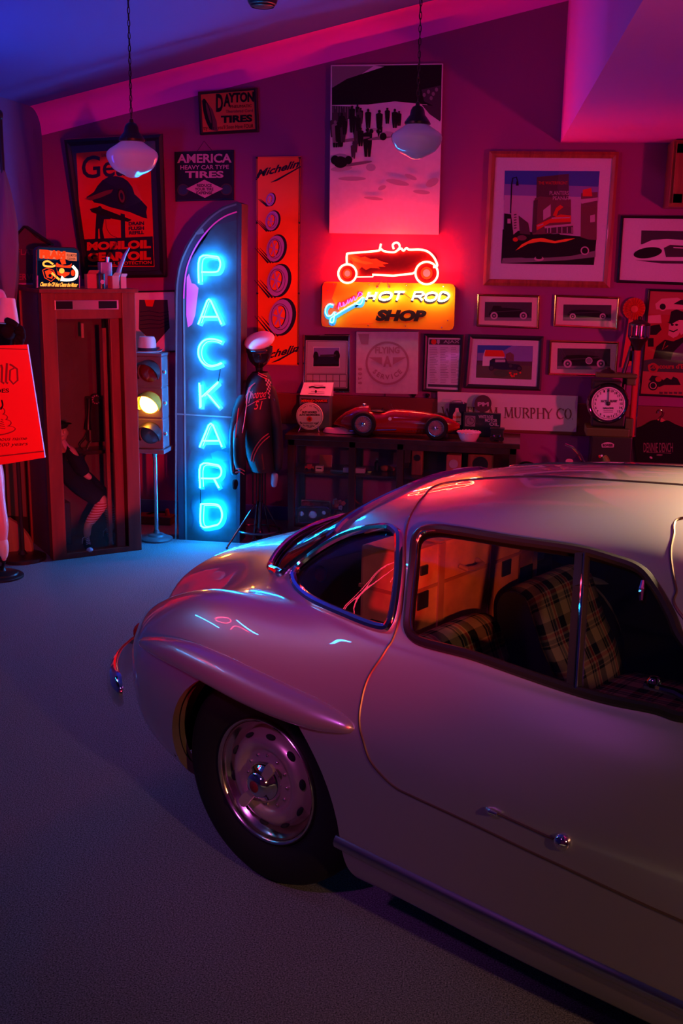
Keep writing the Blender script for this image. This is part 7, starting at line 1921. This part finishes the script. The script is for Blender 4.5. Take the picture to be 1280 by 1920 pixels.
# right end of the top: can, paddle, block sign, bowl, radio
YK = 7.33; fk = yplane(YK)
x0, x1, zk = fk(841,780).x, fk(873,780).x, fk(856,757).z
R = thing('oil_can', ((x0+x1)/2, YK+.03, zt), 'dark blue rectangular oil can with a handle, standing before the long pale sign', 'can')
m = MB(); m.box2((x0, YK, zt), (x1, YK+.07, zk)); m.build('can_body', M['navy'], R, bevel=.004)
m = MB(); m.tube([fk(848,757,-.03), fk(849,751,-.03), fk(864,751,-.03), fk(865,757,-.03)], .003, 6); m.lathe([(.012,0),(.012,.012),(.001,.013)], 16, o=fk(868,757,-.03)); m.build('handle', M['steel'], R, smooth=True)
A = Art(fk); A.flat(849,777, 853,771, 854,765, 859,765, 860,771, 864,776, 864,797, 848,796, m=M['mat_tan'], lay=1); A.text('Nobel', 849,779, 864,785, M['poster_red'], 2, .03, .2, 1); A.line([(850,790), (862,790.5)], 1, IK, 2); A.done('label', R)
R = thing('paddle_sign', (fk(905,800,-.05).x, YK+.05, zt), 'small round maroon PM paddle sign rising behind the block sign', 'sign')
pc = fk(905,757,-.05); rp = (fk(921,757,-.05).x-fk(889,757,-.05).x)/2
m = MB(); m.lathe([(.001,.012),(rp,.012),(rp,0),(.001,0)], 40, o=pc, axis='y'); m.build('disc', M['brick2'], R)
m = MB(); m.tube([pc+Vector((0,.006,-rp)), Vector((pc.x, pc.y+.006, zt))], .006, 8); m.lathe([(.001,0),(.035,0),(.03,.008),(.006,.012)], 20, o=(pc.x, pc.y+.006, zt)); m.build('stick', M['wood_dark'], R, smooth=True)
A = Art(lambda x, y, h=0: fk(x, y, h-.05)); A.text('PM', 895,754, 916,762, M['pale_pink'], 2, .05); A.done('lettering', R)
YK2 = 7.27; fk2 = yplane(YK2); x0, x1, zk = fk2(868,792).x, fk2(938,792).x, fk2(903,775).z
R = thing('block_sign', ((x0+x1)/2, YK2+.02, zt), 'dark block sign with a square clock reading WHITE ROSE MOTOR OIL', 'sign')
m = MB(); m.box2((x0, YK2, zt), (x1, YK2+.05, zk)); m.build('block', P('dark_bottle_green', (.012,.03,.028), .3), R, bevel=.002)
A = Art(fk2); A.flat(872,779, 891,780, 890,800, 871,799, m=G, lay=1); A.ring(881,789.5, 7.4, 8.2, IK, 2); A.line([(881,789.5), (881,784)], 1, IK, 3); A.line([(881,789.5), (886,790)], 1, IK, 3); A.text('WHITE ROSE', 897,778, 924,784, GL_, 2, .02, 0, -1); A.text('MOTOR', 909,785, 932,791, GL_, 2, .02, 0, -1); A.text('OIL', 917,792, 935,798, GL_, 2, .02, 0, -1); A.done('face', R)
pb = T_(878, 826); R = thing('glass_bowl', pb, 'pink lit cut-glass bowl near the front right of the showcase top', 'bowl')
rb = .074
M['bowl'] = P('milky_glass', (.80,.45,.52), .12, coat=1)
m = MB(); m.lathe([(.001,.004),(.045,.003),(.05,0),(.055,.006),(rb*.92,.032),(rb,.058),(rb*.95,.060),(rb*.85,.036),(.04,.012),(.001,.011)], 40, o=pb); m.build('bowl', M['bowl'], R, smooth=True)
m = MB()
for q in range(20): a = 2*pi*q/20; m.ball(pb+Vector((rb*.99*cos(a), rb*.99*sin(a), .056)), (.007,.007,.007), 0, 8)
m.build('beaded_rim', M['bowl'], R, smooth=True)
pr_ = T_(931, 826); R = thing('toy_truck', pr_, 'tiny dark toy truck at the right end of the showcase top', 'toy')
m = MB(); m.box(pr_+Vector((0,.02,.045)), (.085,.06,.05)); m.box(pr_+Vector((.0,.02,.075)), (.095,.07,.012)); m.box(pr_+Vector((0,-.02,.03)), (.05,.03,.03)); m.build('body', M['black'], R, bevel=.005)
for sx_ in (-.03,.03): 
    m = MB(); m.lathe([(.001,-.008),(.016,-.008),(.016,.008),(.001,.008)], 20, o=pr_+Vector((sx_,-.034,.017)), axis='y'); m.build('wheel', M['rubber'], R, smooth=True)
m = MB(); m.box(pr_+Vector((0,-.037,.032)), (.03,.004,.02)); m.ball(pr_+Vector((-.02,-.04,.035)), .006, 0, 8); m.ball(pr_+Vector((.02,-.04,.035)), .006, 0, 8); m.build('grille', M['chrome'], R)
zb2 = on_y(700, 742, YW).z
for x in (775, 801):
    kx = on_y(x, 746, YW-.015).x
    R = thing('door_knob', (kx, YW-.016, zb2), 'dark round knob on the maroon ledge, %s' % ('nearer the round emblem panel' if x == 775 else 'nearer the long pale sign'), 'knob', group='knobs on the maroon ledge')
    m = MB(); m.lathe([(.001,0),(.010,0),(.008,.006),(.016,.014),(.018,.022),(.012,.030),(.001,.032)], 20, o=(kx, YW-.016, zb2)); m.build('knob', M['gloss_black'], R, smooth=True)

# ================================================================== air and fuel dial pump
YP = 7.15; fp = yplane(YP); 
pcx = fp(1140,757)
R = thing('fuel_pump', (pcx.x, YP+.12, 0), 'black vintage fuel pump with a white numbered dial and green brackets', 'fuel pump')
rdl = (fp(1171,757).x-fp(1109,757).x)/2
m = MB(); m.lathe([(.001,.20),(rdl*1.05,.20),(rdl*1.25,.17),(rdl*1.30,.05),(rdl*1.26,.01),(rdl*1.18,-.005),(rdl*1.08,-.004),(rdl*1.02,.006)], 48, o=pcx, axis='y')
m.build('dial_case', M['gloss_black'], R, smooth=True, sharp=60)
m = MB(); m.box2((fp(1108,800).x, YP+.03, fp(1140,802).z), (fp(1172,800).x, YP+.20, pcx.z)); m.box2((fp(1112,710).x, YP+.03, pcx.z), (fp(1168,710).x, YP+.20, fp(1140,716).z)); m.build('dial_pedestal', M['black'], R, bevel=.012)
A = Art(lambda x, y, h=0: fp(x, y, h-.004)); DK = M['ink']
A.ell(1140,757, 31.5, 31.5, P('dial_white', (.78,.74,.72), .5), 0, 48); A.ring(1140,757, 28.6, 29.2, DK, 1, 40)
for k, s in enumerate(('20','19','18','17','16','15','14','13','12','11','10','9','8','7','6','5','4','3','2','1')):
    a = radians(90-18*k); x, y = 1140+24.5*cos(a), 757-24.5*sin(a); A.text(s, x-2.1*len(s)*.6, y-2.2, x+2.1*len(s)*.6, y+2.2, DK, 2, .03)
for k in range(60): a = 2*pi*k/60; A.line([(1140+27*cos(a), 757+27*sin(a)), (1140+28.6*cos(a), 757+28.6*sin(a))], .5, DK, 2)
A.text('XACTO', 1126,750, 1138,754.5, DK, 2, .04); A.text('DELIVERY', 1143,750, 1157,754.5, DK, 2, .04); A.text('GALLONS', 1130,763.5, 1150,767, DK, 2, .04)
for y in (769.5, 771.5, 773.5): A.line([(1131,y), (1149,y)], .5, DK, 2)
A.done('dial_face', R)
m = MB(); c2 = fp(1140,757,.006); m.bar(c2, fp(1141.5,729,.006), .010, .003); m.lathe([(.014,0),(.010,-.008),(.001,-.009)], 20, o=c2, axis='y'); m.build('pointer', M['black'], R)
m = MB(); zt1 = fp(1140,709).z; m.box2((fp(1118,705).x, YP+.02, zt1), (fp(1196,705).x, YP+.14, fp(1140,701).z)); m.box2((fp(1176,710).x, YP+.03, fp(1180,724).z), (fp(1194,710).x, YP+.13, zt1)); m.build('top_bracket', M['green'], R, bevel=.008)
m = MB(); m.lathe([(.05,0),(.04,.012),(.018,.022),(.012,.034),(.001,.036)], 24, o=fp(1141,701)+Vector((0,.09,0))); m.build('top_knob', M['black'], R, smooth=True)
m = MB(); z0_, z1_ = fp(1140,819).z, fp(1140,803).z; m.box2((fp(1098,810).x, YP-.01, z0_), (fp(1180,810).x, YP+.22, z1_)); m.box2((fp(1171,810).x, YP+.02, z0_), (fp(1187,810).x, YP+.12, fp(1180,786).z)); m.build('bottom_bracket', M['green'], R, bevel=.008)
m = MB(); m.box2((fp(1108,840).x, YP+.02, 0), (fp(1185,840).x, YP+.24, z0_)); m.build('cabinet', M['black'], R, bevel=.008)
fpl = yplane(YP+.015); A = Art(fpl); A.poly([(1128,839), (1127,833), (1132,830), (1139,829), (1146,830), (1151,833), (1150,839)], M['pale_pink'], 1); A.text('BOWSER', 1129.5,832.5, 1149,837.5, DK, 2, .05); A.done('name_plate', R)
# sight tube and lantern
gx = fp(1194,700).x; gy = YP+.08
g5 = lambda y: on_y(1194, y, gy).z
m = MB(); m.tube([Vector((gx, gy, g5(819))), Vector((gx, gy, g5(655)))], .020, 16); m.build('sight_tube', P('red_tinted_glass_tube', (.60,.05,.05), .06, coat=1), R, smooth=True)
m = MB(); m.tube([Vector((gx-.026, gy-.01, g5(710))), Vector((gx-.026, gy-.01, g5(658)))], .006, 8); m.tube([Vector((gx+.026, gy, g5(819))), Vector((gx+.026, gy, g5(655)))], .005, 8); m.build('guard_rod', M['chrome'], R, smooth=True)
m = MB(); m.tube([Vector((gx-.075, gy+.03, g5(702))), Vector((gx-.035, gy+.03, g5(650)))], .014, 10); m.tube([Vector((gx-.06, gy+.06, g5(822))), Vector((gx-.06, gy+.06, g5(706)))], .014, 10); m.build('feed_pipe', M['black'], R, smooth=True)
m = MB(); rl_ = .064; m.lathe([(.020,g5(657)),(.026,g5(652)),(.045,g5(642)),(rl_,g5(634)),(rl_,g5(631))], 28, o=(gx,gy,0)); m.build('funnel', M['bronze'], R, smooth=True)
m = MB(); m.lathe([(rl_*.82,g5(632)),(rl_*.82,g5(609))], 28, o=(gx,gy,0)); m.build('lantern_glass', M['case_glass'], R, smooth=True)
for q in range(12):
    a = 2*pi*q/12; m = MB(); m.tube([Vector((gx+rl_*cos(a), gy+rl_*sin(a), g5(632))), Vector((gx+rl_*cos(a), gy+rl_*sin(a), g5(608)))], .0042, 8); m.build('lantern_bar', M['chrome'], R, smooth=True)
m = MB(); m.lathe([(rl_*1.08,g5(610)),(rl_*1.08,g5(607)),(rl_*.6,g5(602)),(.012,g5(599)),(.014,g5(594)),(.001,g5(592))], 28, o=(gx,gy,0)); m.build('lantern_cap', M['bronze'], R, smooth=True)

# ================================================================== T-shirt on a hanger
YH2 = YW-.06; fh = yplane(YH2)
R = thing('t_shirt', fh(1245, 860), 'black printed T-shirt hung flat on the wall beside the fuel pump', 't-shirt')
ol = bez([(1194,880,0), (1190,840,0), (1187,808,0), (1205,800,0), (1222,790,0), (1232,788,0), (1241,792,0), (1252,789,0), (1266,796,0), (1284,803,0), (1300,812,0), (1296,850,0), (1292,900,0), (1290,960,0), (1240,964,0), (1200,960,0)], 3, True)
m = MB(); m.prism([fh(x, y)+Vector((0,.022,0)) for x, y, _ in ol], (0,-.022,0)); m.build('cloth', M['black_cloth'], R, bevel=.006)
A = Art(lambda x, y, h=0: fh(x, y, h+.001)); TI_ = P('shirt_print_grey', (.20,.10,.11), .8)
A.text('DENNIE DENCH', 1206,830, 1261,848, TI_, 1, .01); A.line([(1211,848), (1258,850)], .8, TI_, 1); A.ell(1220,858, 3, 2, M['pale_pink'], 1, 10, rot=.6); A.ell(1236,853, 6, 1.6, TI_, 1, 14); A.line([(1217,875), (1246,875.5)], 2.5, TI_, 1); A.done('chest_print', R)
R = thing('coat_hanger', fh(1237, 790), 'wire and wood hanger holding the black T-shirt', 'hanger')
m = MB(); m.tube([fh(x, y, -.012) for x, y in bez([(1233,775), (1235,770), (1240,769), (1244,773), (1243,779), (1238,784), (1237,790)], 4)], .0035, 6); m.build('hook', M['chrome'], R, smooth=True)
m = MB(); m.prism([fh(x, y, -.02) for x, y in ((1228,791), (1233,786), (1238,783), (1244,786), (1249,790), (1241,794))], (0,.012,0)); m.build('hanger_neck', M['card_red'], R)

# ================================================================== behind the coupe roof: low table, parrot, toy motorcycle
YL = 6.98; zl = on_y(1110, 889, YL).z
R = thing('low_table', (on_y(1110,889,YL).x, YL+.02, 0), 'low dark table behind the coupe roof carrying the parrot and toy motorcycle', 'table')
x0, x1 = on_y(1040,889,YL).x, on_y(1165,889,YL).x
m = MB(); m.box2((x0, YL-.14, zl-.03), (x1, YL+.14, zl)); m.build('table_top', M['wood_dark'], R, bevel=.004)
for x in (x0+.03, x1-.03):
    for y in (YL-.11, YL+.11): m = MB(); m.box2((x-.018, y-.018, 0), (x+.018, y+.018, zl-.03)); m.build('leg', M['wood_dark'], R)
fl_ = yplane(YL-.02); pb = Vector((fl_(1136,880).x, YL-.02, zl))
R = thing('parrot', pb, 'green toy parrot with a red beak in front of the black fuel pump', 'toy')
M['parrot_green'] = P('parrot_green', (.16,.24,.03), .6)
h0 = fl_(1131,855); 
skin('body', [(h0, .020), (h0+Vector((.012,0,-.012)), .022), (Vector((pb.x+.004, YL-.02, h0.z-.05)), (.030,.028)), (Vector((pb.x+.012, YL-.02, (h0.z-.05+zl)/2)), (.028,.026)), (Vector((pb.x+.022, YL-.02, zl+.022)), (.016,.014)), (Vector((pb.x+.034, YL-.015, zl+.006)), .006)], chain(6), M['parrot_green'], R, 2)
m = MB(); m.ball(h0+Vector((-.022,-.004,-.003)), (.011,.007,.010), 0, 10); m.build('beak', M['red'], R, smooth=True)
m = MB(); m.ball(h0+Vector((-.012,-.016,.004)), (.007,.005,.007), 0, 10); m.build('cheek', M['white'], R, smooth=True)
m = MB(); m.ball(Vector((pb.x+.016, YL-.05, (h0.z+zl)/2-.012)), (.020,.010,.042), 0, 14, Matrix.Rotation(radians(-15),3,'Y')); m.build('wing', P('parrot_wing', (.22,.26,.03), .6), R, smooth=True)
pm = Vector((on_y(1078,880,YL).x, YL, zl)); R = thing('toy_motorcycle', pm, 'toy motorcycle with raised bright forks left of the parrot', 'toy')
Pm_ = lambda x, y, d=0: on_y(x, y, YL+d)
m = MB(); m.tube([Pm_(1059,833,-.03), Pm_(1072,838,-.03), Pm_(1082,847,-.03), Pm_(1094,868,-.03), Pm_(1100,874,-.03)], [.008,.010,.013,.011,.008], 10); m.build('fork', M['chrome'], R, smooth=True)
for x in (1072, 1096):
    zc = zl+.026; cx = Pm_(x,880).x; m = MB(); m.tube([Vector((cx+.022*cos(a), YL, zl+.026+.020*sin(a))) for a in [2*pi*i/20 for i in range(20)]], .0055, 8, closed=True); m.build('wheel', M['rubber'], R, smooth=True)
m = MB(); m.box((Pm_(1084,872).x, YL, zl+.04), (.07,.03,.028)); m.ball((Pm_(1086,862).x, YL, zl+.062), (.03,.018,.016), 0, 12); m.build('engine', M['black'], R, bevel=.004)
R = thing('teddy_bear', Pm_(1066,880,-.09), 'small pinkish teddy bear holding a white card beside the toy motorcycle', 'toy')
R.location.z = zl; WM[R.name] = Matrix.Translation(R.location); b0 = Vector(R.location)
skin('body', [(b0+Vector((0,0,.026)), .026), (b0+Vector((0,0,.055)), .022), (b0+Vector((0,0,.085)), .024), (b0+Vector((.02,-.005,.105)), .008), (b0+Vector((-.02,-.005,.105)), .008), (b0+Vector((.022,-.02,.05)), .009), (b0+Vector((-.022,-.02,.05)), .009), (b0+Vector((.022,-.03,.012)), .011), (b0+Vector((-.022,-.03,.012)), .011)], [(0,1),(1,2),(2,3),(2,4),(1,5),(1,6),(0,7),(0,8)], P('pink_plush', (.55,.22,.26), .9), R, 2, extra=[(b0+Vector((0,-.026,.082)), (.010,.008,.008))])
m = MB(); m.box(b0+Vector((.004,-.044,.034)), (.034,.003,.026), 0, Matrix.Rotation(radians(-30),3,'Y')); m.build('card', M['paper'], R)
# black cable on the wall to the right of the showcase
R = thing('wall_cable', on_y(992,870,YW-.01), 'black cable arching along the wall right of the showcase', 'cable')
m = MB(); m.tube([on_y(x, y, YW-.012) for x, y in bez([(972,872), (984,867), (997,869), (1010,876), (1030,884)], 5)], .007, 8); m.build('cable', M['matte_black'], R, smooth=True)
# ================================================================== neon sign high on the left wall (seen in the paint and glass of the coupe)
M['dim_red_tube'] = emis('deep_red_neon', (1.0, 0.04, 0.12), 18.0); M['bar_tube'] = emis('cyan_bar_neon', (0.01, 0.38, 1.0), 38.0)
R = thing('neon_sign', (XL+.32, 3.3, 2.25), 'wall neon sign of red script between two cyan bars, seen as reflections in the coupe', 'sign')
def mirror_hit(x, y, wall=XL+.38):
    q = st_px(x, y); p = surf1(*q); n_ = normals(np.array([q[0]]), np.array([q[1]]))[0]
    if NFLIP: n_ = -n_
    p = CARM @ Vector((p[0], -p[1], p[2])); n_ = (CARM.to_3x3() @ Vector(n_)).normalized(); d = ray(x, y).normalized(); r = d-2*d.dot(n_)*n_
    return p+r*((wall-p.x)/r.x)
def lim(p): return Vector((p.x, p.y, min(p.z, cz(XL+.38)-.06)))
m = MB(); m.box2((XL+.30, 2.35, 1.45), (XL+.335, 4.15, cz(XL)-.06)); m.build('backing_panel', M['matte_black'], R, bevel=.006)
m = MB()
for y in (2.6, 3.9): m.box2((XL+.002, y-.02, 2.2), (XL+.30, y+.02, 2.24))
m.build('wall_bracket', M['matte_black'], R)
for a, b in (((366,1153), (429,1188)), ((443,1162), (505,1199))):
    m = MB(); m.tube([lim(mirror_hit(*a)), lim(mirror_hit(*a)).lerp(lim(mirror_hit(*b)), .8)], .012, 10); m.build('neon_bar', M['bar_tube'], R, smooth=True)
for pts in ([(402,1160),(408,1157),(420,1157),(430,1160),(432,1165),(424,1168),(412,1166),(404,1162),(410,1158),(428,1158)], [(432,1180),(438,1174),(446,1174),(458,1180),(466,1185)]):
    m = MB(); m.tube([lim(mirror_hit(x, y)) for x, y in bez(pts, 4)], .008, 8); m.build('neon_script', M['dim_red_tube'], R, smooth=True)
